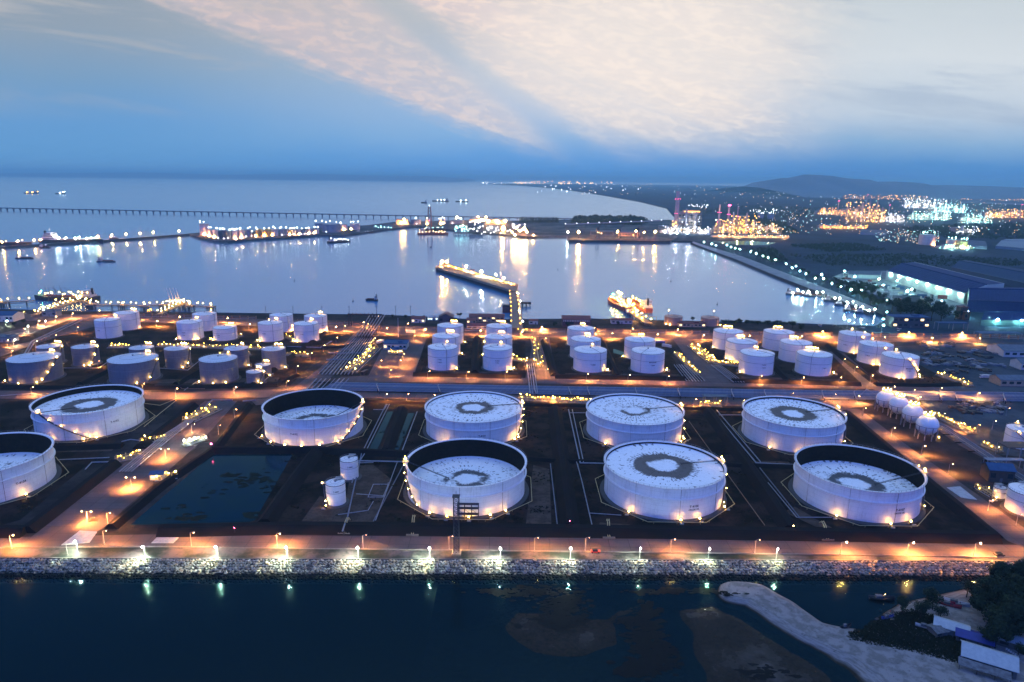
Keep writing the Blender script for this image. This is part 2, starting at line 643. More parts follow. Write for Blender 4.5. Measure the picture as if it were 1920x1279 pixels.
sheet('concrete_pad', P2([(284, 1019), (294, 1009), (335, 1009), (325, 1019)]), .36, plain('pad_concrete', (.42, .42, .44), rough=.8))
sheet('concrete_pad', P2([(1775, 915), (1800, 913), (1832, 938), (1802, 934)]), .36, MATS['pad_concrete'])
sheet('concrete_pad', P2([(115, 1023), (150, 996), (182, 998), (168, 1018)]), .37, MATS['pad_concrete'])
sheet('verge', P2([(-60, 1030), (300, 1027), (700, 1031), (1400, 1041), (1980, 1048)]) + [(380, FRONT(380) + .3), (-380, FRONT(-380) + .3)], .07,
      soil_mat('verge_ground', (.015, .022, .02), (.10, .085, .095), (.008, .016, .014), .06, .3))
for nm, L in (('a', [(-60, 1028.6), (300, 1025.6), (500, 1028.6), (960, 1033.6), (1400, 1038.6), (1980, 1047.6)]),):
    kind(MB().ridge(P2(L), .3, .4, .45).build('kerb', KERB), 'structure')

# ---- ponds inside the bunds
POND = water_mat('pond_water', (.0006, .010, .024), .12, .5, (.30, .62, .75), murk=(.006, .016, .016))


def pond(L, z=.12, nm='pond'):
    return sheet(nm, P2(L), z, POND)


pond([(245, 984), (398, 853), (549, 852), (478, 976), (468, 979)], .14)
pond([(727, 772), (741, 772), (706, 846), (690, 846)], .14)
pond([(765, 775), (777, 775), (747, 846), (739, 846)], .14)
pond([(1150, 654), (1168, 660), (1172, 668), (1150, 662)], .14)

# floating weed in the big pond
mb = MB()
pr = random.Random(3)
for cx, cy, n, sx, sy in ((455, 905, 26, 26, 12), (475, 895, 16, 12, 8), (360, 972, 22, 30, 5), (470, 965, 18, 16, 7), (430, 890, 12, 18, 5), (400, 930, 7, 40, 20), (330, 955, 6, 40, 12), (500, 900, 18, 10, 20)):
    for k in range(n):
        p = G(cx + pr.gauss(0, sx * .5), cy + pr.gauss(0, sy * .5), .16)
        r = pr.uniform(.5, 1.8)
        m_ = pr.randint(6, 9)
        mb.add([(p.x + r * pr.uniform(.6, 1.5) * 1.5 * math.cos(2 * math.pi * j / m_), p.y + r * pr.uniform(.5, 1.2) * math.sin(2 * math.pi * j / m_), .17 + pr.uniform(0, .02)) for j in range(m_)], [tuple(range(m_))])
o = kind(mb.build('pond_weed', plain('weed', (.008, .014, .010), rough=.9)), 'stuff')
tag(o, 'dark floating weed scattered over the big rectangular pond', 'pond weed')

# ---- bund walls: sloped banks round every compound
BUNDS = [
    ([(300, 999), (560, 993), (960, 997), (1400, 1003), (1868, 1011)], 3.2, 9.5, 3.4, 'long dark bund along the front road below the open tanks'),
    ([(-60, 1000), (50, 1000)], 3, 9.5, 3.4, 'short dark bund end beside the front road at the left edge'),
    ([(50, 1000), (135, 935), (215, 872)], 3, 9, 3.4, 'sloped bund between the leftmost tank and the wide lamplit road'),
    ([(262, 842), (330, 790), (362, 762)], 3, 9, 3.0, 'sloped bund between the upper left tank and the road manifold'),
    ([(-60, 848), (120, 842), (230, 838)], 2, 7, 2.4, 'low bund between the two open tanks at the left'),
    ([(208, 992), (300, 915), (405, 842), (466, 762)], 2, 7, 2.6, 'bund along the road side of the dark pond'),
    ([(496, 985), (548, 910), (592, 850)], 3, 10, 3.2, 'sloped bund between the pond and the two small tanks'),
    ([(400, 846), (590, 846), (765, 854)], 2.4, 8, 2.8, 'cross bund behind the pond and the two small tanks'),
    ([(752, 768), (737, 805), (722, 850)], 3, 10, 3.2, 'bund between the two narrow ponds'),
    ([(1040, 768), (1055, 880), (1069, 992)], 3, 10, 3.2, 'bund running up between the middle pairs of open tanks'),
    ([(1328, 772), (1406, 880), (1482, 996)], 3, 10, 3.2, 'bund running up between the right pairs of open tanks'),
    ([(1588, 778), (1700, 874), (1862, 1008)], 3, 10, 3.0, 'bund beside the road right of the last open tanks'),
    ([(975, 860), (1062, 866), (1140, 868)], 1.6, 5, 1.6, 'low cross bund between the two middle open tanks'),
    ([(1282, 868), (1398, 874), (1500, 877)], 1.6, 5, 1.6, 'low cross bund between the two right open tanks'),
    ([(640, 752), (800, 757), (1040, 761), (1330, 768), (1588, 774)], 1.6, 5, 1.8, 'bund behind the rear row of open tanks'),
    ([(-60, 727), (280, 729), (520, 724), (556, 704)], 2, 7, 2.4, 'bund in front of the aluminium tanks'),
    ([(150, 722), (215, 690), (262, 668)], 2, 7, 2.4, 'bund between the first and second big aluminium tanks'),
    ([(330, 722), (385, 690), (420, 668)], 2, 7, 2.4, 'bund left of the third big aluminium tank'),
    ([(470, 726), (560, 660), (610, 625)], 2, 7, 2.4, 'bund on the slope left of the long central pipe rack'),
    ([(775, 704), (880, 706), (978, 708)], 2.4, 8, 2.8, 'bund in front of the six white tanks in the middle'),
    ([(890, 700), (893, 660), (894, 634)], 2.4, 8, 2.8, 'bund between the two columns of middle white tanks'),
    ([(1040, 708), (1150, 710), (1285, 712)], 2.4, 8, 2.8, 'bund in front of the five white tanks right of the middle'),
    ([(1158, 708), (1136, 660), (1124, 636)], 2.4, 8, 2.8, 'bund between the three and the two white tanks'),
    ([(1040, 706), (1030, 670), (1020, 640)], 2.4, 8, 2.8, 'bund left of the five white tanks'),
    ([(1372, 716), (1500, 719), (1612, 722)], 2.4, 8, 2.8, 'bund in front of the six white tanks at the right'),
    ([(1480, 716), (1436, 672), (1412, 644)], 2, 7, 2.4, 'bund between the two columns of right white tanks'),
    ([(1640, 722), (1730, 724), (1800, 722)], 2, 7, 2.2, 'bund in front of the last three white tanks'),
    ([(1640, 718), (1585, 676), (1552, 648)], 2, 7, 2.4, 'bund left of the last three white tanks'),
    ([(690, 640), (640, 652), (575, 652), (480, 650)], 1.5, 5, 1.6, 'low bund behind the lit pump row at the left'),
]
for L, wt, wb, h, lb in BUNDS:
    tag(MB().ridge(P2(L), wt, wb, h).build('bund_wall', BANK), lb, 'bund', 'bund walls of the tank compounds')
# concrete channel lines
LINE = plain('channel_concrete', (.16, .17, .20), rough=.8)
for L in ([(700, 978), (760, 866)], [(1032, 870), (1045, 985)], [(330, 985), (480, 982)], [(1110, 985), (1083, 870)], [(1396, 842), (1500, 972)]):
    kind(MB().ridge(P2(L), .5, .6, .35).build('drain', LINE), 'structure')

# ================================================================== FRONT REVETMENT
tag(MB().ridge([(-420, FRONT(-420) - .2), (420, FRONT(420) - .2)], .5, .6, 1.0).build('parapet', plain('parapet_concrete', (.12, .12, .125), rough=.85)), 'low concrete parapet along the top of the rock slope', 'parapet')
# slope under the rocks
kind(MB().add([(-420, FRONT(-420) - .4, .3), (420, FRONT(420) - .4, .3), (420, FRONT(420) - 9.6, -5.2), (-420, FRONT(-420) - 9.6, -5.2)], [(3, 2, 1, 0)]).build('rock_slope', plain('slope_dark', (.02, .02, .02))), 'structure')


def rock_mat():
    m, t, b = base_mat('rock', .85)
    info = t.new('ShaderNodeObjectInfo')
    p = wpos(t)
    n = t.noise(p, .55, 2, .5)
    n2 = t.noise(p, 5.0, 4, .6)
    x, y, z = t.sep(p)
    c = t.ramp(n, [(.30, (.05, .04, .03, 1)), (.42, (.16, .14, .12, 1)), (.5, (.30, .29, .26, 1)), (.58, (.24, .15, .08, 1)), (.7, (.36, .34, .31, 1))])
    c = t.mix(t.m('MULTIPLY', t.step(n2, .5, .7), .4), c, (.12, .11, .10, 1))
    c = t.mix(t.step(z, -1.7, -2.7), c, (.012, .013, .012, 1))     # weed and wet below the tide line
    t.l.new(c, b.inputs['Base Color'])
    return m


ROCK = rock_mat()


def rock_shape(rn):
    bm = bmesh.new()
    bmesh.ops.create_icosphere(bm, subdivisions=2, radius=1.0)
    off = Vector((rn.uniform(-9, 9),) * 3)
    sc = (rn.uniform(.8, 1.3), rn.uniform(.65, 1.0), rn.uniform(.55, .8))
    for v in bm.verts:
        d = v.co.normalized()
        k = 1 + .42 * mnoise.noise(d * 1.3 + off) + .16 * mnoise.noise(d * 3.1 - off)
        v.co = Vector((d.x * sc[0], d.y * sc[1], d.z * sc[2])) * k
    me = bpy.data.meshes.new('boulder')
    bm.to_mesh(me)
    bm.free()
    me.materials.append(ROCK)
    return me


rr = random.Random(11)
SHAPES = [rock_shape(rr) for k in range(9)]
spots = []
for row in range(9):
    u = row / 8.0
    y0_ = -.9 - 7.9 * u
    z = .25 - 4.75 * u
    x = -268 + rr.uniform(0, 1)
    while x < 272:
        s_ = rr.uniform(.62, 1.02) * (1.0 if rr.random() > .12 else 1.25)
        spots.append((x, FRONT(x) + y0_ + rr.uniform(-.45, .45), z + rr.uniform(-.12, .22), s_, rr.randrange(9), rr.uniform(0, 6.28), rr.uniform(-.4, .4), rr.uniform(.2, .75)))
        x += s_ * rr.uniform(1.45, 1.85)
vis = [q for q in spots if abs(q[0]) < 215 and q[2] > -2.6]
vis.sort(key=lambda q: -q[3])
chosen = set(id(q) for q in vis[:300])
rest = MB()
for q in spots:
    x, y, z, s_, k, rz, rx, ry = q
    M = Matrix.Translation((x, y, z)) @ Matrix.Rotation(rz, 4, 'Z') @ Matrix.Rotation(ry, 4, 'X') @ Matrix.Scale(s_, 4)
    if id(q) in chosen:
        o = put('boulder', SHAPES[k])
        o.matrix_world = M
        tag(o, 'pale rough boulder, one of the big stones packed on the waterside slope', 'boulder', 'big boulders of the rock revetment')
    else:
        me = SHAPES[k]
        rest.add([M @ v.co for v in me.vertices], [tuple(p.vertices) for p in me.polygons])
tag(kind(rest.build('rock_armour', ROCK), 'stuff'), 'smaller pale stones packed between the big boulders on the waterside slope', 'rock armour')


# ================================================================== TANKS
def paint(name, c, streak=.25, dirt=(.25, .2, .17), bands=2.4):
    """painted steel plate: courses, faint runs down the plates, a little dirt"""
    if name in MATS:
        return MATS[name]
    m, t, b = base_mat(name, .45)
    v = coord(t)
    x, y, z = t.sep(v)
    ang = t.m('ARCTAN2', y, x)
    r = t.m('POWER', t.m('ADD', t.m('MULTIPLY', x, x), t.m('MULTIPLY', y, y)), .5)
    arc = t.m('MULTIPLY', ang, r)
    run = t.noise(t.xyz(t.m('MULTIPLY', arc, 1.3), t.m('MULTIPLY', z, .10), 0), 1.0, 4, .6)
    blot = t.noise(v, .22, 4, .6)
    f = t.m('MULTIPLY', t.m('ADD', t.step(run, .5, .75), t.m('MULTIPLY', t.step(blot, .5, .7), .6)), streak)
    rust = t.noise(t.xyz(t.m('MULTIPLY', arc, .55), t.m('MULTIPLY', z, .05), 3.3), 1.0, 6, .7)
    rs = t.m('MULTIPLY', t.step(rust, .60, .72), t.step(t.noise(t.xyz(t.m('MULTIPLY', arc, .2), t.m('MULTIPLY', z, .35), 7.0), 1.0, 4, .6), .46, .62))
    col = t.mix(f, (*c, 1), (*dirt, 1))
    col = t.mix(t.m('MULTIPLY', rs, min(.75, streak * 2.2)), col, (.22, .12, .07, 1))
    fr = t.m('FRACT', t.m('DIVIDE', z, bands))
    seam = t.m('LESS_THAN', fr, .05)
    col = t.mix(t.m('MULTIPLY', seam, .34), col, (*[k * .4 for k in c], 1))
    # vertical plate joints
    fa = t.m('FRACT', t.m('ADD', t.m('MULTIPLY', ang, 7.0), t.m('MULTIPLY', t.m('FLOOR', t.m('DIVIDE', z, bands)), .5)))
    col = t.mix(t.m('MULTIPLY', t.m('LESS_THAN', fa, .014), .30), col, (*[k * .4 for k in c], 1))
    t.l.new(col, b.inputs['Base Color'])
    MATS[name] = m
    return m


WHITE = paint('white_paint', (.78, .77, .78))
WHITE2 = paint('white_paint_clean', (.80, .78, .78), .14)
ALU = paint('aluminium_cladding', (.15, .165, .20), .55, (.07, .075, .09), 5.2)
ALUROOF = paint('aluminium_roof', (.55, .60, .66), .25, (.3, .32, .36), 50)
ORANGE_T = paint('rusty_paint', (.42, .26, .20), .5, (.2, .1, .08))
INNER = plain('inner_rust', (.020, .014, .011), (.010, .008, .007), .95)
TRIM = plain('dark_trim', (.035, .035, .045))
STEEL = plain('galvanised_steel', (.26, .27, .29), rough=.5)
YEL = plain('yellow_pipe_paint', (.55, .44, .20), rough=.5)
GREY = plain('grey_pipe_paint', (.25, .27, .31), rough=.42)
RUSTP = plain('rust_line', (.20, .13, .09))
GRAVEL = plain('gravel_ring', (.10, .095, .09), rough=.95, scale=1.5)
INK = plain('lettering_black', (.012, .012, .016))


def roof_mat(k, r0, r1, dark, dabs):
    """weathered floating roof: stained ring, rows of radial dabs"""
    m, t, b = base_mat('floating_roof_%d' % k, .55)
    v = coord(t)
    x, y, z = t.sep(v)
    r = t.m('POWER', t.m('ADD', t.m('MULTIPLY', x, x), t.m('MULTIPLY', y, y)), .5)
    ang = t.m('ARCTAN2', y, x)
    cx = t.m('COSINE', ang)
    sx = t.m('SINE', ang)
    n_rad = t.noise(t.xyz(t.m('MULTIPLY', cx, 34), t.m('MULTIPLY', sx, 34), t.m('MULTIPLY', r, .12)), 1.0, 6, .75)
    n_low = t.noise(t.xyz(t.m('MULTIPLY', x, .08), t.m('MULTIPLY', y, .08), k * 3.7), 1.0, 3, .6)
    wx_ = t.m('MULTIPLY', t.m('SUBTRACT', t.noise(t.xyz(t.m('MULTIPLY', x, .11), t.m('MULTIPLY', y, .11), k * 5.1), 1.0, 3, .6), .5), 9.0)
    rw = t.m('ADD', t.m('ADD', r, wx_), t.m('MULTIPLY', t.m('SUBTRACT', n_rad, .5), 8.5))
    ring = t.m('MULTIPLY', t.step(rw, r0 - .7, r0 + .4), t.step(rw, r1 + .5, r1 - .4))
    ring = t.m('MULTIPLY', ring, t.step(t.m('ADD', n_low, t.m('MULTIPLY', t.m('SUBTRACT', n_rad, .5), .3)), .66 - dark * .55, .72 - dark * .50))
    # dabs of dirt along rings, one cell each, stretched along the radius
    wv = t.m('ADD', r, t.m('MULTIPLY', t.m('SUBTRACT', t.noise(v, .5, 3, .6), .5), 2.2))
    dab = None
    for q, (na, dr, th, w0, w1) in enumerate(((52, 2.3, .66, .13, .38), (118, 1.3, .84, .20, .30))):
        u_ = t.m('ADD', t.m('MULTIPLY', ang, na / 6.2832), t.m('MULTIPLY', t.noise(v, 1.3, 2, .5), .8))
        v_ = t.m('DIVIDE', wv, dr)
        wn = t.new('ShaderNodeTexWhiteNoise', noise_dimensions='3D')
        t.put(wn.inputs['Vector'], t.xyz(t.m('FLOOR', u_), t.m('FLOOR', v_), k * 1.7 + q))
        row = t.new('ShaderNodeTexWhiteNoise', noise_dimensions='2D')
        t.put(row.inputs['Vector'], t.xyz(t.m('FLOOR', v_), k * 3.1 + q, 0))
        on = t.m('GREATER_THAN', t.m('ADD', wn.outputs[0], t.m('MULTIPLY', t.m('SUBTRACT', row.outputs[0], .5), .75)), th + (1 - dabs) * .22)
        fu = t.m('ABSOLUTE', t.m('SUBTRACT', t.m('FRACT', u_), .5))
        fv = t.m('ABSOLUTE', t.m('SUBTRACT', t.m('FRACT', v_), .5))
        d_ = t.m('MULTIPLY', on, t.m('MULTIPLY', t.step(fu, w0 + .08, w0 - .05), t.step(fv, w1 + .08, w1 - .05)))
        dab = d_ if dab is None else t.m('MAXIMUM', dab, d_)
    dab = t.m('MULTIPLY', dab, t.step(r, 4.0, 8.0))
    grime = t.noise(v, .6, 5, .65)
    col = t.mix(t.m('MULTIPLY', t.step(grime, .48, .7), .35), (.80, .82, .84, 1), (.52, .54, .56, 1))
    col = t.mix(t.m('MULTIPLY', dab, .9), col, (.045, .035, .032, 1))
    col = t.mix(t.m('MULTIPLY', ring, .93), col, (.030, .026, .030, 1))
    t.l.new(col, b.inputs['Base Color'])
    return m


def text_mesh(body, size, R, th, z, gap=.06):
    """lettering bent round a shell of radius R, centred on azimuth th (0 faces the camera side)"""
    cu = bpy.data.curves.new('lettering', 'FONT')
    cu.body = body
    cu.size = size
    cu.align_x = 'CENTER'
    cu.extrude = .02
    cu.offset = size * .02
    cu.resolution_u = 2
    o = bpy.data.objects.new('lettering', cu)
    COL.objects.link(o)
    dg = bpy.context.evaluated_depsgraph_get()
    me = bpy.data.meshes.new_from_object(o.evaluated_get(dg))
    bpy.data.objects.remove(o)
    bpy.data.curves.remove(cu)
    for v in me.vertices:
        a = th + v.co.x / R
        rr_ = R + gap + v.co.z
        v.co = Vector((rr_ * math.sin(a), -rr_ * math.cos(a), z + v.co.y))
    me.materials.clear()
    me.materials.append(INK)
    return me


def pol(R, th, z):
    return (R * math.sin(th), -R * math.cos(th), z)


def arc_tank_ring(mb, R0, R1, z0, z1, n=72):
    mb.lathe([(R0, z0), (R1, z0), (R1, z1), (R0, z1)], n, close=True)


def add_stair(t, R, H, a0, a1, nl, lamp_r=.24, colr='warm'):
    """stairway climbing along the shell from azimuth a0 on the ground to a1 at the rim"""
    n = 26
    mb = MB()
    for i in range(n):
        f0, f1 = i / n, (i + 1) / n
        th0, th1 = a0 + (a1 - a0) * f0, a0 + (a1 - a0) * f1
        z0, z1 = .4 + (H - .4) * f0, .4 + (H - .4) * f1
        q = [pol(R + .15, th0, z0), pol(R + 1.15, th0, z0), pol(R + 1.15, th1, z1), pol(R + .15, th1, z1)]
        mb.add(q + [(p[0], p[1], p[2] - .18) for p in q], [(0, 1, 2, 3), (7, 6, 5, 4), (1, 0, 4, 5), (2, 1, 5, 6), (3, 2, 6, 7), (0, 3, 7, 4)])
    st = mb.build('stairway', TRIM, t)
    rl = MB()
    rl.tube([pol(R + 1.15, a0 + (a1 - a0) * i / n, 1.4 + (H - .4) * i / n) for i in range(n + 1)], .05, 4)
    rl.build('handrail', STEEL, st)
    for i in range(nl):
        f = (i + .15) / max(1, nl - .7)
        bulb(colr, t, pol(R + 1.5, a0 + (a1 - a0) * f, .4 + (H - .4) * f + 1.7), lamp_r)
    pf = MB().box(-1.3, 1.3, -1.3, 1.3, -.12, .0)
    pp = put('platform', pf.mesh('platform', STEEL), t, pol(R + 1.0, a1, H + .3), rz=a1)
    return st


def floodlights(t, R, ths, colr='warm', r=.40, out=2.5, z=1.7):
    for th in ths:
        bulb(colr, t, pol(R + out, th, z), r, 'floodlight')
        MB().box(-.5, .5, -.15, .15, -z, -.35).build('light_stand', TRIM, t, loc=pol(R + out + .1, th, z))
        MB().box(-.9, .9, -.45, .45, 0, .6).build('valve_box', STEEL, t, loc=pol(R + out + 1.8, th, .3))


def floating_tank(k, X, Y, R, H, depth, label, ring, lights, stair, ladder, text=None, text_at=.35):
    t = thing('storage_tank', label, 'storage tank', (X, Y, .06), 'large open-top storage tanks')
    zr = H - depth
    MB().lathe([(R, 0), (R, H), (R + .02, H), (R - .22, H), (R - .22, H - .5)], 96).build('shell', WHITE, t, True)
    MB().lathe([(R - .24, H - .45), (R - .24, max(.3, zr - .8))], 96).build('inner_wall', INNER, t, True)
    mb = MB()
    arc_tank_ring(mb, R + .01, R + 1.0, H - .12, H + .06, 96)
    mb.build('rim_walkway', WHITE2, t)
    mb = MB()
    arc_tank_ring(mb, R + .01, R + .85, H * .655, H * .655 + .22, 96)
    mb.build('wind_girder', WHITE2, t)
    # rail round the rim
    mb = MB()
    for j in range(72):
        th = 2 * math.pi * j / 72
        p = pol(R + .95, th, 0)
        mb.box(p[0] - .05, p[0] + .05, p[1] - .05, p[1] + .05, H + .06, H + 1.0)
    mb.lathe([(R + .92, H + 1.0), (R + .98, H + 1.0), (R + .98, H + 1.06), (R + .92, H + 1.06)], 72, close=True)
    mb.build('handrail', STEEL, t)
    # the roof deck
    mb = MB()
    mb.lathe([(.01, zr + .25), (R * .35, zr + .12), (R * .8, zr), (R - .9, zr), (R - .9, zr + .35), (R - .55, zr + .35), (R - .55, zr - .5)], 96)
    rf = mb.build('floating_roof', roof_mat(k, *ring), t, True)
    mb = MB()
    arc_tank_ring(mb, R - .5, R - .26, zr + .1, zr + .4, 96)
    mb.build('rim_seal', TRIM, rf)
    # rolling ladder from rim to roof
    a = Vector(pol(R - .2, ladder, H + .3))
    c = Vector(pol(R * .30, ladder, zr + .9))
    d = Vector((math.cos(ladder), math.sin(ladder), 0)) * .5
    mb = MB()
    mb.tube([a + d, c + d], .14, 5).tube([a - d, c - d], .14, 5)
    for j in range(1, 14):
        q = a.lerp(c, j / 14)
        mb.tube([q + d, q - d], .07, 4)
    mb.tube([c + d * 2.4, c - d * 2.4], .2, 5)
    mb.build('rolling_ladder', TRIM, t)
    MB().box(-1.6, 1.6, -1.2, 1.2, -.1, .1).build('gauging_platform', STEEL, t, loc=pol(R + .6, ladder, H + .4))
    bulb('warm', t, pol(R + .9, ladder + .02, H + 2.0), .42)
    bulb('warm', t, pol(R + .9, ladder - .03, H + 1.6), .30)
    arc = MB()
    arc.lathe([(R + 2.4, 0), (R + 2.2, .45), (R + .02, .5)], 72)
    arc.build('foundation', GRAVEL, t)
    if stair:
        add_stair(t, R, H, *stair)
    floodlights(t, R, lights)
    # thin fire-foam risers up the shell
    for j in range(9):
        th = -2.9 + j * .72 + k * .1
        mb = MB()
        mb.tube([pol(R + .12, th, .6), pol(R + .12, th, H + .25), pol(R - .1, th, H + .5)], .09, 5)
        mb.build('foam_riser', RUSTP, t)
    # yellow fire-water ring on short posts
    for s_, nm in ((0, 'spray_pipe'),):
        mb = MB()
        q = [pol(R * 1.17 + 1, math.pi * (2 * j + 1) / 8, 1.0) for j in range(8)]
        mb.tube(q + [q[0]], .17, 5, caps=False)
        for j in range(8):
            for f in (.1, .5, .9):
                p = Vector(q[j]).lerp(Vector(q[(j + 1) % 8]), f)
                mb.box(p.x - .06, p.x + .06, p.y - .06, p.y + .06, 0, 1)
        mb.build(nm, YEL, t)
    if text:
        for body, size, z in text:
            put('lettering', text_mesh(body, size, R, text_at, z), t)
    return t


R_ = .34
A_ = math.asin
floating_tank(1, -275, 422.5, 31, 17.2, 4.2, 'big white open-top tank upper left, with a lamplit stair slanting across its front', (8, 16, .72, .5),
              [-.2, .42, .62], (.55, -.42, 5), -.42, [('T-4103', 1.7, 7.8)], .98)
floating_tank(2, -275.5, 331.0, 31, 17.2, 12.0, 'big white open-top tank cut off by the left edge of the photo', (9, 15, .3, .3), [1.15], None, .40,
              [('T-4104', 1.7, 7.0)], 1.15)
floating_tank(3, -127.5, 418.5, 30.7, 17.4, 12.0, 'big white open-top tank with a sunken roof, standing behind the dark pond', (8, 14, .42, .75),
              [-1.0, -.62, -.28, .04, .36, .70], (.80, 1.62, 6), 1.62, [('T-4102', 1.6, 7.4)], -.12)
floating_tank(4, -24.2, 421, 30.9, 16.2, 1.4, 'big white tank, its roof near the rim with a ragged brown stain ring', (7.5, 12.5, .78, .9),
              [-.62, -.5, .92, 1.05], (1.08, 1.72, 6), 1.72, [('T-4101', 1.6, 6.6)], .22)
floating_tank(5, 80, 420, 30.5, 16.2, 1.6, 'big white tank with its roof near the rim, only broken black stains round the centre', (7, 10.5, .42, 1.0),
              [-.72, .92, 1.1], (1.10, 1.72, 5), 1.72)
floating_tank(6, 181, 416, 30.3, 17.0, 1.8, 'big white tank at the rear right with a complete soot-black ring on its roof', (6.5, 14, .98, .95),
              [-.75, -.2, .1], (.88, 1.5, 2), 1.72)
floating_tank(7, -23, 332, 30.7, 16.4, 10.6, 'big white open-top tank at the front with a scaffold against its wall', (7, 11, .50, .45),
              [-.50, -.22, .10, .42, .68], (-.78, -1.62, 7), -1.48)
floating_tank(8, 80, 331.3, 30.3, 16.8, 1.6, 'big white tank at the front with a full roof and a wide solid dark ring', (7.5, 15.5, 1.1, .55),
              [-.72, .06, .36, .98], (1.02, 1.66, 4), 1.68, [('T-4106', 1.7, 6.4), ('CRUDE OIL', 1.15, 4.9)], .30)
floating_tank(9, 180.5, 330, 30, 16.8, 9.8, 'rightmost big white open-top tank at the front, half its sunken roof in view', (7, 13.5, .66, .55),
              [-.70, .05, .40], (.98, 1.62, 3), 1.32, [('T-4107', 1.7, 6.6), ('CRUDE OIL', 1.15, 5.1)], .24)

# scaffold against the front tank with the sunken roof
t = thing('scaffold', 'dark scaffold of two decks against the front wall of the open tank', 'scaffold', (-20, 299.2, .1))
for x in (-5, -1.7, 1.7, 5):
    for y in (-1.2, .6):
        MB().tube([(x, y, 0), (x, y, 8.6)], .16, 5).build('pole', TRIM, t)
for z in (3.2, 6.2, 8.4):
    MB().box(-5.2, 5.2, -1.3, .7, z, z + .2).build('deck', TRIM, t)
mb = MB()
for a, b in ((-5, -1.7), (-1.7, 1.7), (1.7, 5)):
    mb.tube([(a, -1.2, .2), (b, -1.2, 3.2)], .07, 4).tube([(b, -1.2, 3.4), (a, -1.2, 6.2)], .07, 4)
mb.build('braces', TRIM, t)

# outlet pipes from each spray ring over the front bund, with a foam block by the road
PADM = plain('foam_block', (.16, .14, .12))
for (pts, lb) in (([(777, 968), (773, 1003)], 'left of the tower'), ([(1139, 976), (1142, 1008)], 'below the full-roofed front tank'),
                  ([(1538, 980), (1552, 1012)], 'below the rightmost open tank'), ([(655, 975), (645, 1000)], 'below the two small tanks')):
    a, b = G(*pts[0], 1), G(*pts[1], .5)
    t = thing('foam_inlet', 'pale pipe over the bund to a hose block ' + lb, 'hose inlet', (b.x, b.y, .1), 'foam inlets beside the front road')
    mb = MB()
    for dx_ in (-.45, .45):
        mb.tube([(a.x - b.x + dx_, a.y - b.y, 1.0), ((a.x - b.x) * .75 + dx_, (a.y - b.y) * .75, 3.7), ((a.x - b.x) * .45 + dx_, (a.y - b.y) * .45, 3.7), (dx_, 1.2, .8), (dx_, 0, .8)], .2, 6)
    mb.build('pipe', YEL, t)
    mb = MB().box(-2.8, 2.8, -.5, .5, 0, .6)
    for j in range(5):
        mb.tube([(-2.4 + j * 1.2, -.2, .5), (-2.4 + j * 1.2, -.9, 1.1)], .18, 6)
    mb.build('block', PADM, t)


# ------------------------------------------------------------------ ground detail inside the bunds
TRACK = soil_mat('dirt_track', (.045, .032, .026), (.075, .055, .046), (.02, .015, .013), .15, .5)
for i, L in enumerate(([(640, 988), (700, 982), (735, 900), (700, 872), (660, 872)], [(985, 990), (1034, 988), (1030, 880), (1000, 872)], [(560, 985), (640, 985), (660, 950), (600, 930)], [(1120, 992), (1190, 990), (1180, 984), (1125, 980)],
                      [(1470, 960), (1530, 988), (1560, 990), (1490, 950)], [(20, 850), (210, 846), (214, 840), (20, 842)], [(1400, 870), (1480, 872), (1480, 866), (1395, 864)], [(280, 720), (520, 716), (524, 708), (290, 712)],
                      [(800, 702), (975, 706), (970, 698), (806, 696)], [(1060, 706), (1280, 710), (1272, 702), (1060, 700)], [(1390, 714), (1590, 719), (1580, 712), (1390, 706)])):
    sheet('track', P2(L), .075 + .003 * i, TRACK)
wr0 = random.Random(91)
mb = MB()
BOX = [(-60, 60, 880, 960), (500, 1500, 770, 980), (0, 540, 640, 722), (790, 980, 640, 702), (1040, 1290, 640, 706), (1370, 1620, 650, 716), (1640, 1800, 700, 722), (-60, 230, 760, 838)]
BT_ = [(q[0], q[1]) for q in ((-275, 422.5), (-275.5, 331), (-127.5, 418.5), (-24.2, 421), (80, 420), (181, 416), (-23, 332), (80, 331.3), (180.5, 330))]
for x0, x1, y0, y1 in BOX:
    for c in range(int((x1 - x0) * (y1 - y0) / 1400) + 8):
        cx, cy = wr0.uniform(x0, x1), wr0.uniform(y0, y1)
        for k in range(wr0.randint(4, 18)):
            p = G(cx + wr0.gauss(0, 9), cy + wr0.gauss(0, 3), .1)
            if any((p.x - a) ** 2 + (p.y - b) ** 2 < 34 ** 2 for a, b in BT_):
                continue
            r, h = wr0.uniform(.2, .9), wr0.uniform(.15, .6)
            for q in range(3):
                a = wr0.uniform(0, 3.14)
                mb.add([(p.x - r * math.cos(a), p.y - r * math.sin(a), .1), (p.x + r * math.cos(a), p.y + r * math.sin(a), .1), (p.x + r * .7 * math.cos(a + .4), p.y + r * .7 * math.sin(a + .4), .1 + h), (p.x - r * .6 * math.cos(a - .3), p.y - r * .6 * math.sin(a - .3), .1 + h * .8)], [(0, 1, 2, 3)])
tag(kind(mb.build('weeds', plain('weed_tufts', (.020, .024, .012), (.034, .026, .014), .9, scale=.2, world=True)), 'stuff'), 'dry weeds growing in tufts over the bunded ground and the verge', 'weeds')

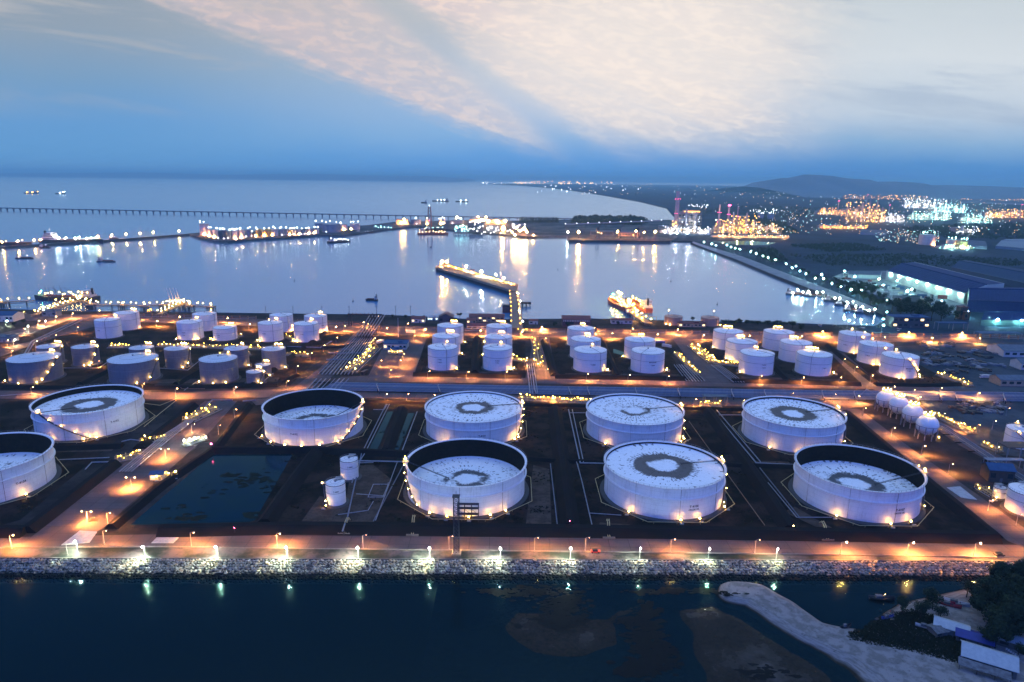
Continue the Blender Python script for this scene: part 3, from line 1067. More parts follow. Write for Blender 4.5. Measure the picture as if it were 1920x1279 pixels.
# ------------------------------------------------------------------ cone-roof tanks
def cone_tank(X, Y, R, H, label, group, wall=None, roof=None, foot=(), top=3, ladder=0.5, stair=None, text=None, text_at=.2, cat='storage tank', lamp_r=.42, seg=56, frame=None):
    t = thing('cone_roof_tank', label, cat, (X, Y, .06), group)
    wall = wall or WHITE2
    roof = roof or WHITE2
    MB().lathe([(R, 0), (R, H)], seg).build('shell', wall, t, True)
    MB().lathe([(R + .12, H), (R * .5, H + R * .065), (.01, H + R * .11)], seg).build('roof', roof, t, True)
    mb = MB()
    arc_tank_ring(mb, R + .01, R + .16, H - .18, H + .05, seg)
    mb.build('roof_rim', TRIM, t)
    mb = MB()
    mb.lathe([(R + .01, H * .62), (R + .10, H * .62), (R + .10, H * .635), (R + .01, H * .635)], seg, close=True)
    mb.build('band', STEEL, t)
    # pipe up the wall and over the roof to the centre vent
    mb = MB()
    mb.tube([pol(R + .2, ladder, .4), pol(R + .2, ladder, H + .1), pol(R * .5, ladder, H + R * .065 + .25), (0, 0, H + R * .11 + .25)], .12, 5)
    mb.build('vent_pipe', TRIM, t)
    mb = MB()
    q = [pol(R * .52, 2 * math.pi * j / 24, H + R * .062 + .22) for j in range(25)]
    mb.tube(q, .05, 4, caps=False)
    mb.build('roof_pipe', TRIM, t)
    MB().lathe([(.5, H + R * .1), (.5, H + R * .11 + .7), (.9, H + R * .11 + .75), (.01, H + R * .11 + 1.2)], 10).build('vent', STEEL, t)
    mb = MB()
    for j in range(40):
        th = 2 * math.pi * j / 40
        p = pol(R - .05, th, 0)
        mb.box(p[0] - .04, p[0] + .04, p[1] - .04, p[1] + .04, H + .05, H + 1.0)
    mb.lathe([(R - .07, H + .98), (R - .02, H + .98), (R - .02, H + 1.03), (R - .07, H + 1.03)], 40, close=True)
    mb.build('handrail', STEEL, t)
    MB().lathe([(R + 1.8, 0), (R + 1.6, .4), (R + .02, .45)], seg).build('foundation', GRAVEL, t)
    ta = frame if frame is not None else math.pi - .25
    for j in range(top):
        th = ta + (j - (top - 1) / 2) * 2.0 / R
        bulb('warm', t, pol(R * .90, th, H + 2.0 + .3 * (j % 2)), lamp_r)
    MB().box(-1.8, 1.8, -1, 1, 0, .15).build('platform', STEEL, t, loc=pol(R - .9, ta, H + .9))
    if stair:
        add_stair(t, R, H, stair[0], stair[1], stair[2], lamp_r)
    floodlights(t, R, foot, r=lamp_r)
    if text:
        for body, size, z in text:
            put('lettering', text_mesh(body, size, R, text_at, z), t)
    return t


GW = 'white cone-roofed tanks of the middle rows'
TX = [('T-4205', 1.4, 7.0)]
TX2 = [('BENZENE', 1.5, 9.6), ('T-4208', 1.2, 7.0)]
WT = [
    (-59.6, 570.8, 12.8, 18.4, 'front tank of the first middle column of three white tanks', dict(foot=[.95], top=1, text=[('T-4201', 1.3, 9.5), ('T-4201', 1.3, 7.2)], text_at=-.1, ladder=.35)),
    (-61.0, 617.0, 12.9, 17.6, 'second tank of the first middle column of three white tanks', dict(foot=[1.3], top=4, ladder=.8)),
    (-61.5, 663.5, 13.0, 17.4, 'rear tank of the first middle column of three white tanks', dict(foot=[1.3], top=4, ladder=.9)),
    (-12.3, 570.9, 12.7, 18.4, 'front tank of the second middle column, beside the lit manifold', dict(foot=[.9, 1.2], top=1, text=[('T-4202', 1.3, 9.0), ('T-4202', 1.0, 7.4)], text_at=0, ladder=-1.2)),
    (-12.6, 616.0, 12.8, 17.6, 'second tank of the second middle column of white tanks', dict(foot=[1.2, -1.2], top=3, ladder=.6)),
    (-12.9, 664.0, 12.8, 17.4, 'rear tank of the second middle column of white tanks', dict(foot=[-1.3], top=4, ladder=.6)),
    (67.7, 571.3, 14.2, 17.2, 'front tank of the white column with a floodlit pump at its foot', dict(foot=[.95, 1.1], top=1, text=[('T-4203', 1.4, 6.8)], text_at=.08, ladder=.55)),
    (68.0, 614.0, 14.1, 16.8, 'second tank of the white column right of the middle road', dict(foot=[], top=3, ladder=.7)),
    (68.1, 660.5, 13.4, 16.8, 'rear tank of the white column right of the middle road', dict(foot=[], top=3, ladder=.5)),
    (117.5, 571.1, 14.2, 17.0, 'front tank of the white pair, with dark writing in two rows', dict(foot=[1.15, 1.4], top=0, text=TX2, text_at=.12, ladder=-.6)),
    (118.4, 614.5, 14.1, 16.8, 'rear tank of the white pair standing by a parked blue tanker', dict(foot=[-1.3], top=3, ladder=.1)),
    (212.6, 655.5, 14.2, 16.8, 'rear tank of the left column in the right group of six', dict(foot=[-1.2], top=5, ladder=-.5)),
    (212.1, 613.0, 14.0, 16.8, 'second tank of the left column in the right group of six', dict(foot=[-1.2, -.9], top=4, ladder=.8)),
    (210.5, 567.8, 14.2, 17.2, 'front tank of the left column in the right group of six', dict(foot=[-1.2], top=2, text=[('T-4210', 1.3, 9.4), ('T-4210', 1.2, 7.0)], text_at=.1, ladder=.95)),
    (262.3, 655.5, 14.4, 16.8, 'rear tank of the right column in the right group of six', dict(foot=[], top=5, ladder=.3)),
    (261.4, 611.5, 14.0, 16.8, 'second tank of the right column in the right group of six', dict(foot=[], top=4, ladder=.0)),
    (260.0, 568.7, 14.4, 16.8, 'front tank of the right column in the right group of six', dict(foot=[1.1, 1.3], top=6, text=[('T-4211', 1.2, 7.0)], text_at=.25, ladder=-.55)),
    (333.7, 649.0, 14.2, 17.2, 'rear tank of the last three white tanks by the salvage yard', dict(foot=[-.4, -.2], top=1, stair=(.9, -.1, 2), ladder=-.35, text=[('T-4214', 1.3, 7.0)], text_at=-1.0)),
    (332.7, 607.0, 14.3, 17.0, 'middle tank of the last three white tanks by the salvage yard', dict(foot=[-.5, -.2], top=1, stair=(.95, -.1, 2), ladder=-.4, text=[('T-4215', 1.3, 7.6)], text_at=-.9)),
    (332.0, 565.5, 14.5, 16.9, 'front tank of the last three, with a lamplit stair across its wall', dict(foot=[-.45, -.25, .75], top=1, stair=(.95, -.1, 4), ladder=-.3, text=[('BENZENE', 1.4, 8.4), ('T-4216', 1.1, 6.6)], text_at=.05)),
    (-406.0, 669.8, 11.7, 17.8, 'front tank of the leftmost white pair near the jetties', dict(foot=[], top=2, ladder=.3, text=[('T-4301', 1.2, 8.0)], text_at=-.3)),
    (-407.9, 706.9, 12.2, 17.4, 'rear tank of the leftmost white pair near the jetties', dict(foot=[], top=4, ladder=1.3)),
    (-322.8, 667.8, 12.1, 17.0, 'front tank of the second white pair, lamps at its foot', dict(foot=[-.7, .7, .9], top=2, ladder=1.2, text=[('T-4303', 1.2, 7.6), ('T-4303', .9, 5.2)], text_at=-.1)),
    (-325.7, 708.1, 11.9, 17.0, 'rear tank of the second white pair near the shore', dict(foot=[], top=1, ladder=1.3)),
    (-287.6, 666.7, 11.3, 11.9, 'short squat white tank beside the second white pair', dict(foot=[-1.0, -.6], top=3, ladder=1.3, text=[('T-4305', 1.1, 5.4), ('T-4305', .8, 3.6)], text_at=-.2)),
    (-241.0, 665.0, 11.8, 17.6, 'front left tank of the white foursome left of the pipe rack', dict(foot=[-.8, -.5], top=2, ladder=.5, text=[('T-4306', 1.3, 8.0)], text_at=-.25)),
    (-244.3, 707.4, 11.8, 17.0, 'rear left tank of the white foursome left of the pipe rack', dict(foot=[], top=0, ladder=.9)),
    (-205.4, 664.8, 12.0, 17.4, 'front right tank of the white foursome left of the pipe rack', dict(foot=[-.9, -.6, -.4], top=2, ladder=.9, text=[('T-4308', 1.2, 8.2)], text_at=-.1)),
    (-207.2, 704.7, 11.7, 17.0, 'rear right tank of the white foursome left of the pipe rack', dict(foot=[], top=3, ladder=.9, text=[('T-4309', 1.2, 7.4)], text_at=.9)),
]
for X, Y, R, H, lb, kw in WT:
    cone_tank(X, Y, R, H, lb, GW, **kw)
GA = 'dull blue-grey metal-clad tanks'
AT = [
    (-380.5, 524.6, 18.4, 17.0, 'wide grey clad tank at the far left with lamps climbing its right side', dict(foot=[-.8, .0, .6], top=3, stair=(.75, 1.5, 4))),
    (-399.0, 570.6, 10.0, 14.6, 'narrow grey clad tank half hidden behind the far left wide one', dict(foot=[1.2], top=4, stair=(1.0, 1.6, 2))),
    (-366.7, 567.9, 10.2, 15.4, 'narrow grey clad tank with a two-tone wall, second narrow one from the left', dict(foot=[.4, .7], top=3, stair=(.8, 1.5, 3))),
    (-302.4, 526.1, 18.2, 16.8, 'wide grey clad tank in the middle of the three wide ones', dict(foot=[.55], top=3, stair=(1.0, 1.6, 2))),
    (-318.6, 569.0, 9.8, 14.8, 'narrow grey clad tank behind the middle wide grey tank', dict(foot=[1.0], top=4)),
    (-285.9, 564.6, 10.1, 15.8, 'narrow grey clad tank left of the lit pipework row', dict(foot=[.7], top=4, stair=(1.1, 1.6, 2))),
    (-234.5, 526.5, 14.3, 17.5, 'grey clad tank with three lamps along its foot and a yellow platform', dict(foot=[-.75, .1, .65], top=1)),
    (-237.0, 568.4, 10.0, 15.4, 'narrow grey clad tank behind the one with three foot lamps', dict(foot=[1.2], top=2)),
    (-203.5, 564.6, 9.8, 16.4, 'rightmost narrow grey clad tank beside the central road', dict(foot=[1.1], top=5)),
    (-202.9, 518.8, 6.7, 9.2, 'smallest grey clad tank in front, lit from both sides', dict(foot=[.1, .8], top=3, stair=(.5, 1.4, 2), lamp_r=.36)),
    (-204.3, 540.3, 6.2, 8.8, 'small grey clad tank just behind the smallest one', dict(foot=[.9], top=3, lamp_r=.36)),
]
for X, Y, R, H, lb, kw in AT:
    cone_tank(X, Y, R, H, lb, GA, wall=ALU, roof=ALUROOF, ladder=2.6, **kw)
cone_tank(184.2, 765.6, 10.1, 8.9, 'left one of two squat rust-red tanks on the shore, red lamp above', 'rust-red shore tanks', wall=ORANGE_T, roof=ORANGE_T, foot=[-.9, -.5, 1.2], top=0)
cone_tank(225.1, 762.3, 10.1, 8.8, 'right one of two squat rust-red tanks on the shore, red lamp above', 'rust-red shore tanks', wall=ORANGE_T, roof=ORANGE_T, foot=[-1.1, .9], top=0)
cone_tank(-87.8, 345.6, 4.8, 10.7, 'small white tank behind its twin in the compound right of the pond', 'small white tanks', foot=[-.75], top=0, text=[('T-4800', 1.0, 7.4)], text_at=.3, ladder=2.5, lamp_r=.3)
cone_tank(-87.5, 315.5, 4.8, 11.0, 'small white tank in front, lamps at rim and foot, right of the pond', 'small white tanks', foot=[-.5], top=0, stair=(-.6, -1.4, 2), text=[('T-4801', 1.0, 7.6)], text_at=.3, ladder=2.5, lamp_r=.3)
cone_tank(320.3, 403.8, 8.6, 11.4, 'white tank cut by the right edge beyond the spheres, stair lamp on top', 'white tanks at the right edge', foot=[.5], top=1, stair=(.6, -1.0, 2), text=[('T-4901', 1.1, 5.6)], text_at=-.1, ladder=2.5)
cone_tank(259.8, 315.7, 8.8, 11.3, 'white tank cut by the right edge nearest the front road', 'white tanks at the right edge', foot=[], top=0, text=[('T-4902', 1.3, 4.8)], text_at=-.6, ladder=2.5)
cone_tank(256.7, 330.8, 2.9, 5.7, 'tiny white tank under a lit frame beside the right edge tanks', 'white tanks at the right edge', foot=[-.8, .9], top=0, text=[('T-4903', .7, 3.0)], text_at=.2, ladder=2.5, lamp_r=.32)
for X, Y in ((184.2 - 6, 765.6), (225.1 + 4, 762.3)):
    t = thing('beacon_mast', 'thin mast with a red-tinged lamp on the ' + ('left' if X < 200 else 'right') + ' rust-red shore tank', 'mast', (X, Y, 9.2))
    MB().tube([(0, 0, 0), (0, 0, 6.5)], .25, 5).build('pole', TRIM, t)
    bulb('sodium', t, (0, 0, 7.0), .55)

# ------------------------------------------------------------------ gas spheres
for i, (px, py, rr_) in enumerate(((1657.5, 749, 16.2), (1682.5, 760, 17), (1708, 776, 18), (1735, 797, 19))):
    b = G(px, py + rr_ * 1.25, 0)
    zz = b.y * math.cos(PITCH) + CAM_H * math.sin(PITCH)
    R = rr_ * zz / 1280
    t = thing('gas_sphere', nth(i, 4, 'left').replace('leftmost', 'leftmost and farthest').replace('fourth from the left', 'nearest and rightmost') + ' of the four white gas spheres on legs', 'gas sphere', (b.x, b.y, .06), 'white gas spheres')
    zc = R * 1.35
    MB().ball((0, 0, zc), R, 32, 20).build('sphere', WHITE2, t, True)
    for j in range(10):
        th = 2 * math.pi * j / 10
        MB().tube([pol(R * .98, th, 0), pol(R * .98, th, zc * .98)], .3, 6).build('leg', STEEL, t)
    mb = MB()
    for j in range(10):
        th, t2 = 2 * math.pi * j / 10, 2 * math.pi * (j + 1) / 10
        mb.tube([pol(R * .98, th, 1), pol(R * .98, t2, zc * .7)], .08, 4).tube([pol(R * .98, t2, 1), pol(R * .98, th, zc * .7)], .08, 4)
    mb.build('braces', TRIM, t)
    mb = MB()
    arc_tank_ring(mb, R * .2, R * .42, zc + R * .93, zc + R * .93 + .2, 20)
    for j in range(12):
        p = pol(R * .42, 2 * math.pi * j / 12, 0)
        mb.box(p[0] - .05, p[0] + .05, p[1] - .05, p[1] + .05, zc + R * .93, zc + R * .93 + 1.2)
    mb.build('top_platform', YEL, t)
    mb = MB()
    arc_tank_ring(mb, R * 1.0, R * 1.02, zc - .3, zc - .1, 32)
    mb.build('belt', TRIM, t)
    for j in range(6):
        bulb('warm', t, pol(R * .42, 2 * math.pi * j / 6 + .3, zc + R * .93 + 1.6), .34)
    bulb('warm', t, pol(R + 1, 1.2, 1.5), .4)
    add = MB()
    add.tube([pol(R * 1.05, 1.9, 0), pol(R * 1.15, 2.2, zc), pol(R * .45, 2.6, zc + R * .95)], .25, 5)
    add.build('stairway', TRIM, t)


# ================================================================== LAMPS ALONG THE ROADS
def zdepth(p):
    return p.y * math.cos(PITCH) + (CAM_H - p.z) * math.sin(PITCH)


LAMP_MESH = {}
SODW = 105000


def street_lamp(p, label, group, h=8.0, colr='sodium', r=.36, arm=1.6, rz=0.0, heads=1, polem=None):
    t = thing('street_lamp', label, 'street lamp', (p.x, p.y, p.z), group, rz)
    key = (round(h, 1), arm, heads)
    if key not in LAMP_MESH:
        mb = MB().tube([(0, 0, 0), (0, 0, .9)], .2, 6).tube([(0, 0, .9), (0, 0, h - .4)], [.13, .09], 6)
        hm = MB()
        for s_ in ((1,) if heads == 1 else (1, -1)):
            mb.tube(bezier((0, 0, h - .5), (0, 0, h), (s_ * arm, 0, h), 4), .07, 5)
            hm.box(s_ * arm - .35, s_ * arm + .45, -.25, .25, h + .0, h + .22)
        LAMP_MESH[key] = (mb.mesh('pole', STEEL), hm.mesh('lamp_head', STEEL))
    a, b = LAMP_MESH[key]
    put('pole', a, t)
    put('lamp_head', b, t)
    for s_ in ((1,) if heads == 1 else (1, -1)):
        bulb(colr, t, (s_ * arm, 0, h - r * .6), r * (.5 if colr == 'white' else .85 if colr[:3] == 'sod' else 1))
        if colr == 'big_cyan':
            spot(t, (s_ * arm, 0, h - r * 1.2), (.50, 1, .84), 70000 * r ** 2, 150, 1.0)
        if colr in ('sodium', 'sodium_bright'):
            for q in ((-1, 1) if heads == 1 else (s_,)):
                spot(t, (s_ * arm, 0, h - r * 1.7), (1, .37, .075), SODW * .62 * (r / .36) ** 2 * (h / 6.5) ** 2, 135, 1.0, (0, rad(30) * q))
        elif colr == 'white':
            spot(t, (s_ * arm, 0, h - r * 1.7), (.88, 1, .62), 30000 * (r / .55) ** 2, 120, .7, (rad(-24), 0))
    return t


def lamp_row(L, group, what, **kw):
    n = len(L)
    for i, q in enumerate(L):
        r = q[2] if len(q) > 2 else kw.get('r', .36)
        k = {a: b for a, b in kw.items() if a != 'r'}
        street_lamp(G(q[0], q[1], .1), '%s of the %d %s' % (nth(i, n), n, what), group, r=r, **k)


lamp_row([(22, 1029, .40), (196, 1021, .26), (359, 1024, .30), (520, 1026, .36), (681, 1029, .17), (842, 1031, .20), (1002, 1034, .24), (1097, 1034, .17), (1257, 1037, .27), (1415, 1038, .2)],
         'orange lamps along the front road', 'single orange street lamps along the front road', h=6.8)
lamp_row([(1575, 1041, .42), (1700, 1042, .45), (1825, 1043, .45), (1950, 1045, .45)], 'bright orange lamps at the right of the front road', 'bright orange lamps on the right front road', h=6.6, arm=2.2, colr='sodium_bright')
lamp_row([(127, 1041, .17), (146, 1036, .52), (272, 1046, .58), (408, 1046, .58), (539, 1047, .58), (672, 1047, .58), (806, 1048, .58), (938, 1048, .54), (1069, 1048, .54), (1199, 1048, .40), (1328, 1049, .46), (1455, 1049, .40)],
         'cold white lamps above the rock slope', 'cold white lamps on pale posts above the rocks', h=6.0, colr='white', arm=.9, rz=rad(-90))
lamp_row([(165, 981, .36), (247, 915, .42), (311, 860, .36), (360, 812, .26)], 'twin-headed lamps of the west road', 'twin-headed lamps on the wide west road', heads=2, h=6.2, arm=2.2)
lamp_row([(203, 985, .28), (410, 815, .2), (440, 784, .26), (600, 745, .3), (722, 754, .34), (762, 754, .34), (811, 756, .36), (1032, 758, .3), (1300, 764, .34), (1390, 766, .3), (1482, 752, .2), (1561, 754, .24), (1605, 757, .34)],
         'orange lamps of the second road', 'orange lamps on the road below the pipes', h=6.4)
lamp_row([(60, 742, .3), (190, 748, .4), (268, 735, .24), (330, 744, .42), (440, 741, .4), (538, 729, .34), (802, 710, .34), (875, 711, .34), (947, 711, .32), (1023, 706, .3), (1099, 715, .36), (1177, 717, .38), (1250, 720, .3), (1423, 719, .32), (1502, 722, .36), (1572, 722, .36),
          (1631, 718, .4), (1709, 746, .3), (1760, 742, .3), (1830, 752, .36)],
         'orange lamps of the long middle road', 'orange lamps on the road above the pipes', h=6.6)
lamp_row([(556, 700, .36), (582, 675, .34), (606, 660, .36), (630, 645, .34), (645, 622, .36), (688, 618, .3)], 'orange lamps of the central road', 'orange lamps up the sloping central road', h=6.6)
lamp_row([(701, 645, .3), (712, 688, .3), (730, 706, .32), (748, 688, .36), (755, 675, .34), (775, 640, .3), (983, 688, .3), (1020, 645, .36), (1010, 692, .34)], 'orange lamps of the plant yard', 'orange lamps in the plant yards at the middle', h=6)
lamp_row([(1602, 700, .36), (1580, 685, .3), (1672, 738, .3), (1720, 758, .38), (1790, 810, .26), (1830, 812, .24)], 'orange lamps of the east road', 'orange lamps along the diagonal east road', h=6)
lamp_row([(1617, 780, .32), (1671, 818, .32), (1727, 853, .42), (1778, 888, .30), (1852, 958, .26), (1905, 985, .2)], 'orange lamps of the southeast road', 'orange lamps on the road beyond the tanks', h=6)
nr = random.Random(5)
L = []
for i in range(38):
    f = i / 37.0
    x = 245 + 1590 * f + nr.uniform(-9, 9)
    y = 599 + (633 - 599) * f + (8 if i % 2 else -2) + 6 * math.sin(math.pi * f)
    L.append((x, y + 4, nr.uniform(.45, .75)))
lamp_row(L, 'orange lamps of the shore road', 'orange lamps strung along the shore road', h=6.5)
lamp_row([(14, 650, .4), (46, 628, .3), (72, 612, .5), (104, 604, .5), (135, 598, .5), (185, 592, .55), (145, 625, .3), (104, 640, .3), (68, 652, .34), (22, 670, .3), (184, 690, .2)], 'orange lamps of the northwest roads', 'orange lamps around the roads at the upper left', h=6.5)
lamp_row([(1860, 805, .3), (1886, 780, .2), (1872, 660, .2)], 'sparse lamps of the salvage yard', 'small lamps scattered over the bare lot', h=6, colr='dim')

lamp_row([(12, 612, .5), (52, 622, .42), (26, 648, .4), (84, 612, .4)], 'cold white lamps at the upper left yard', 'cold white lamps near the blue-roofed office', h=6, colr='white')

# ================================================================== PIPES
PIPE_BLUE = plain('pipe_blue_grey', (.13, .17, .25), rough=.38)


def pipe_bundle(a, b, n, group, what, r=.42, z=1.3, mat=None, order='top'):
    """n parallel pipes between the polylines a and b (photo points of the two outer pipes)"""
    A = [G(*p, z) for p in a]
    B = [G(*p, z) for p in b]
    rn = random.Random(n * 7 + int(A[0].x))
    for i in range(n):
        f = i / max(1, n - 1)
        pts = [p.lerp(q, f) for p, q in zip(A, B)]
        rr_ = r * rn.choice((.7, 1, 1, 1.35))
        c = pts[0]
        o = MB().tube([p - c for p in pts], rr_, 7).build('pipeline', mat or (GREY if rn.random() < .6 else PIPE_BLUE), loc=c, smooth=True)
        tag(o, '%s, %s' % (what, ('nearest' if i == n - 1 else 'farthest' if i == 0 else ORD[i + 1] + ' from the far side') if order == 'top' else nth(i, n)), 'pipeline', group)
    # sleepers
    for k in range(len(A) - 1):
        m_ = max(2, int((A[k + 1] - A[k]).length / 14))
        t = thing('pipe_supports', 'row of low concrete sleepers under ' + what.replace('pipe of', '').replace('grey', '').strip() + (' at its %s stretch' % ORD[k + 1] if len(A) > 2 else ''), 'pipe supports', (A[k].x, A[k].y, 0), group + ' supports')
        for j in range(m_):
            f = (j + .5) / m_
            p, q = A[k].lerp(A[k + 1], f) - A[k], B[k].lerp(B[k + 1], f) - A[k]
            mb = MB()
            d = (q - p).normalized() * .6
            mb.tube([(p.x - d.x, p.y - d.y, .45), (q.x + d.x, q.y + d.y, .45)], .32, 4)
            mb.build('sleeper', BANK, t)


pipe_bundle([(628, 717), (960, 723.5), (1440, 731), (1980, 737)], [(600, 731), (960, 738), (1440, 746), (1980, 753)], 11, 'long pipelines across the terminal', 'pipe of the long grey corridor', .36)
pipe_bundle([(596, 702), (664, 634)], [(660, 702), (701, 634)], 10, 'pipelines beside the central road', 'pipe of the central rack', .45, order='left')
pipe_bundle([(572, 733), (594, 710)], [(632, 733), (654, 710)], 8, 'pipelines at the rack junction', 'pipe of the junction rack', .4, order='left')
pipe_bundle([(1264, 684), (1288, 715)], [(1292, 684), (1322, 715)], 7, 'pipelines left of the manifold road', 'pipe left of the manifold road', .35, order='left')
pipe_bundle([(1334, 684), (1376, 717)], [(1350, 684), (1396, 717)], 5, 'pipelines right of the manifold road', 'pipe right of the manifold road', .35, order='left')
pipe_bundle([(988, 682), (994, 738)], [(1000, 682), (1008, 738)], 4, 'pipelines by the middle road', 'pipe beside the middle road', .35, order='left')
pipe_bundle([(224, 884), (306, 816), (354, 786)], [(246, 884), (326, 816), (366, 786)], 5, 'pipelines along the west road', 'pipe along the west road', .36, order='left')
pipe_bundle([(1640, 752), (1760, 800), (1920, 905)], [(1652, 752), (1776, 800), (1934, 903)], 4, 'pipelines beside the spheres', 'pipe beside the gas spheres', .34, z=3.2, order='left')


def pipe(pts, label, r=.3, z=1.0, mat=None, group='single pipes of the compounds'):
    P_ = [G(p[0], p[1], p[2] if len(p) > 2 else z) for p in pts]
    c = P_[0]
    mb = MB().tube([p - c for p in P_], r, 7)
    o = mb.build('pipeline', mat or GREY, loc=c, smooth=True)
    tag(o, label, 'pipeline', group)
    for a, b in zip(P_, P_[1:]):
        k = max(1, int((b - a).length / 12))
        for j in range(k):
            q = a.lerp(b, (j + .5) / k)
            if q.z > .6:
                MB().box(q.x - c.x - .3, q.x - c.x + .3, q.y - c.y - .12, q.y - c.y + .12, -c.z, q.z - c.z - r * .8).build('support', TRIM, o)
    return o


pipe([(724, 758), (678, 850), (652, 968), (646, 984, 3.6), (642, 996, 3.6)], 'long pale pipe running from the second road past the two small tanks', .34, mat=PIPE_BLUE)
pipe([(730, 758), (684, 850), (672, 868)], 'pale pipe alongside the long one, left of the narrow ponds', .3)
pipe([(671, 864), (764, 866)], 'pale pipe crossing to the front open tank with scaffold', .4)
pipe([(700, 867), (671, 868), (660, 905)], 'short pale bend behind the two small tanks')
pipe([(745, 866), (704, 976)], 'thin pale line from the cross bund down left of the scaffold tank', .22)
pipe([(782, 772), (752, 850)], 'pale pipe right of the narrow ponds')
pipe([(700, 908), (728, 908), (718, 932), (690, 932), (700, 908)], 'square pale loop of pipe beside the small tanks', .2)
pipe([(668, 926), (722, 930), (728, 905)], 'thin bent pipe in front of the small tanks', .2)
pipe([(634, 965), (690, 957), (700, 940)], 'thin low pipe running right from the front small tank', .2)
pipe([(1066, 768), (1088, 868), (1132, 869)], 'pale pipe left of the middle pair, bending toward the full-roofed front tank', .38)
pipe([(1073, 768), (1094, 866)], 'pale twin of the bent pipe left of the middle pair', .3)
pipe([(1081, 866), (1092, 905), (1110, 984)], 'thin pale line down left of the full-roofed front tank', .22)
pipe([(1106, 962), (1165, 966)], 'thin pale pipe low along the full-roofed front tank', .2)
pipe([(1292, 790), (1350, 870), (1434, 985)], 'thin dark line right of the middle pair of tanks', .2, mat=RUSTP)
pipe([(1336, 770), (1418, 868), (1500, 872)], 'pale pipe between the right pairs, bending toward the rightmost open tank', .38)
pipe([(1344, 769), (1426, 866)], 'pale twin of the pipe between the right pairs', .3)
pipe([(1348, 778), (1395, 778)], 'short pale branch into the tank with the black ring', .3)
pipe([(1069, 774), (1102, 774)], 'short pale branch into the tank with broken stains', .3)
pipe([(700, 768), (720, 768), (726, 758)], 'short pale branch into the tank behind the pond', .3)
pipe([(1440, 905), (1494, 970), (1560, 970)], 'thin pale line left of the rightmost open tank', .22)
pipe([(268, 756), (300, 760), (330, 748)], 'yellow handrail-like pipe right of the upper left tank', .2, mat=YEL)
pipe([(270, 800), (300, 775), (330, 751)], 'yellow raised pipe climbing right of the upper left tank', .22, 3.0, mat=YEL)
pipe([(392, 756), (398, 750), (436, 750)], 'blue-grey pipe turned in a square bend above the west road manifold', .5, mat=PIPE_BLUE)
pipe([(385, 764), (392, 754)], 'blue-grey leg of the square bend above the west road manifold', .5, mat=PIPE_BLUE)
pipe([(455, 752), (480, 750)], 'blue-grey pipe stub beside the road behind the pond', .5, mat=PIPE_BLUE)
pipe([(228, 828), (245, 824), (262, 826)], 'pale pipe bend beside the left lit valve group', .34)
pipe([(160, 880), (172, 867), (205, 866)], 'pale pipe bend right of the leftmost tank', .34)
pipe([(110, 862), (205, 858)], 'pale pipe running right from the leftmost tank', .3)
pipe([(0, 742), (60, 738), (100, 744)], 'pale pipe beside the far left of the middle road', .3)
pipe([(290, 722), (330, 722), (342, 729), (384, 729)], 'low rust pipe before the wide grey tanks', .2, mat=RUSTP)
pipe([(345, 732), (368, 716), (400, 712)], 'pale pipe sloping over the bund below the three-lamp grey tank', .25)
pipe([(438, 732), (450, 722), (490, 718), (512, 700)], 'pale pipe sloping over the bund below the small grey tanks', .25)
pipe([(296, 690), (352, 694), (372, 678)], 'pale pipe ring in front of a narrow grey tank', .3)
pipe([(118, 690), (185, 690), (200, 680)], 'pale pipe in front of the two-tone grey tank', .3)
pipe([(30, 690), (60, 640), (150, 598)], 'long pale raised pipe along the upper left road', .6, 3, mat=PIPE_BLUE)
pipe([(34, 692), (64, 642), (154, 600)], 'second long pale raised pipe along the upper left road', .5, 3, mat=PIPE_BLUE)
pipe([(520, 649), (600, 652), (622, 640)], 'long blue pipe behind the grey tanks toward the central road', .5, mat=PIPE_BLUE)
pipe([(615, 662), (700, 662)], 'blue pipe crossing the central rack, upper', .5, 2.6, mat=PIPE_BLUE)
pipe([(612, 674), (690, 674)], 'blue pipe crossing the central rack, lower', .5, 2.6, mat=PIPE_BLUE)
pipe([(640, 655), (664, 655), (660, 662), (636, 663)], 'pale expansion loop on the central rack', .34, 3)
for i, x in enumerate((715, 830, 1010, 1075, 1110, 1200, 1280, 1380, 1442, 1550, 1610, 1770, 1800, 1890)):
    yb = 727 + (x - 700) * .0155
    pipe([(x - 3, yb + 7, 1.2), (x - 5, yb + 5, 4.2), (x - 9, yb - 6, 4.2), (x - 8, yb - 8, 1.2)], nth(i, 14) + ' of the pale expansion loops over the pipe corridor', .32, group='expansion loops over the pipe corridor')
pipe([(1610, 745), (1625, 730), (1650, 746)], 'thick pale loop where the pipes pass the east road', .5)

# north pipe track beside the shore road: low rails with frames
for k, (x0, y0, x1, y1) in enumerate(((240, 594, 480, 600), (500, 603, 690, 612), (760, 620, 1060, 624), (1120, 624, 1330, 627), (1390, 628, 1560, 631), (1636, 632, 1830, 635), (1840, 634, 1980, 640))):
    a, b = G(x0, y0, 0), G(x1, y1, 0)
    t = thing('pipe_track', '%s of the seven low railed pipe tracks along the shore road' % nth(k, 7), 'pipe track', (a.x, a.y, .1), 'pipe tracks along the shore road')
    d = b - a
    for j, (z, off) in enumerate(((1.0, 0), (2.4, 0), (2.4, 2.0), (4.0, 1.0))):
        MB().tube([(0, off, z), (d.x, d.y + off, z)], .28, 5).build('pipe', RUSTP if j % 2 else GREY, t)
    n = max(3, int(d.length / 9))
    for j in range(n + 1):
        f = j / n
        MB().box(d.x * f - .25, d.x * f + .25, d.y * f - .2, d.y * f + 2.2, 0, 4.2).build('frame', RUSTP, t)


# ================================================================== PUMP ROWS AND MANIFOLDS
SLAB = plain('stained_slab', (.10, .085, .07), (.05, .045, .04), .9, scale=.5)


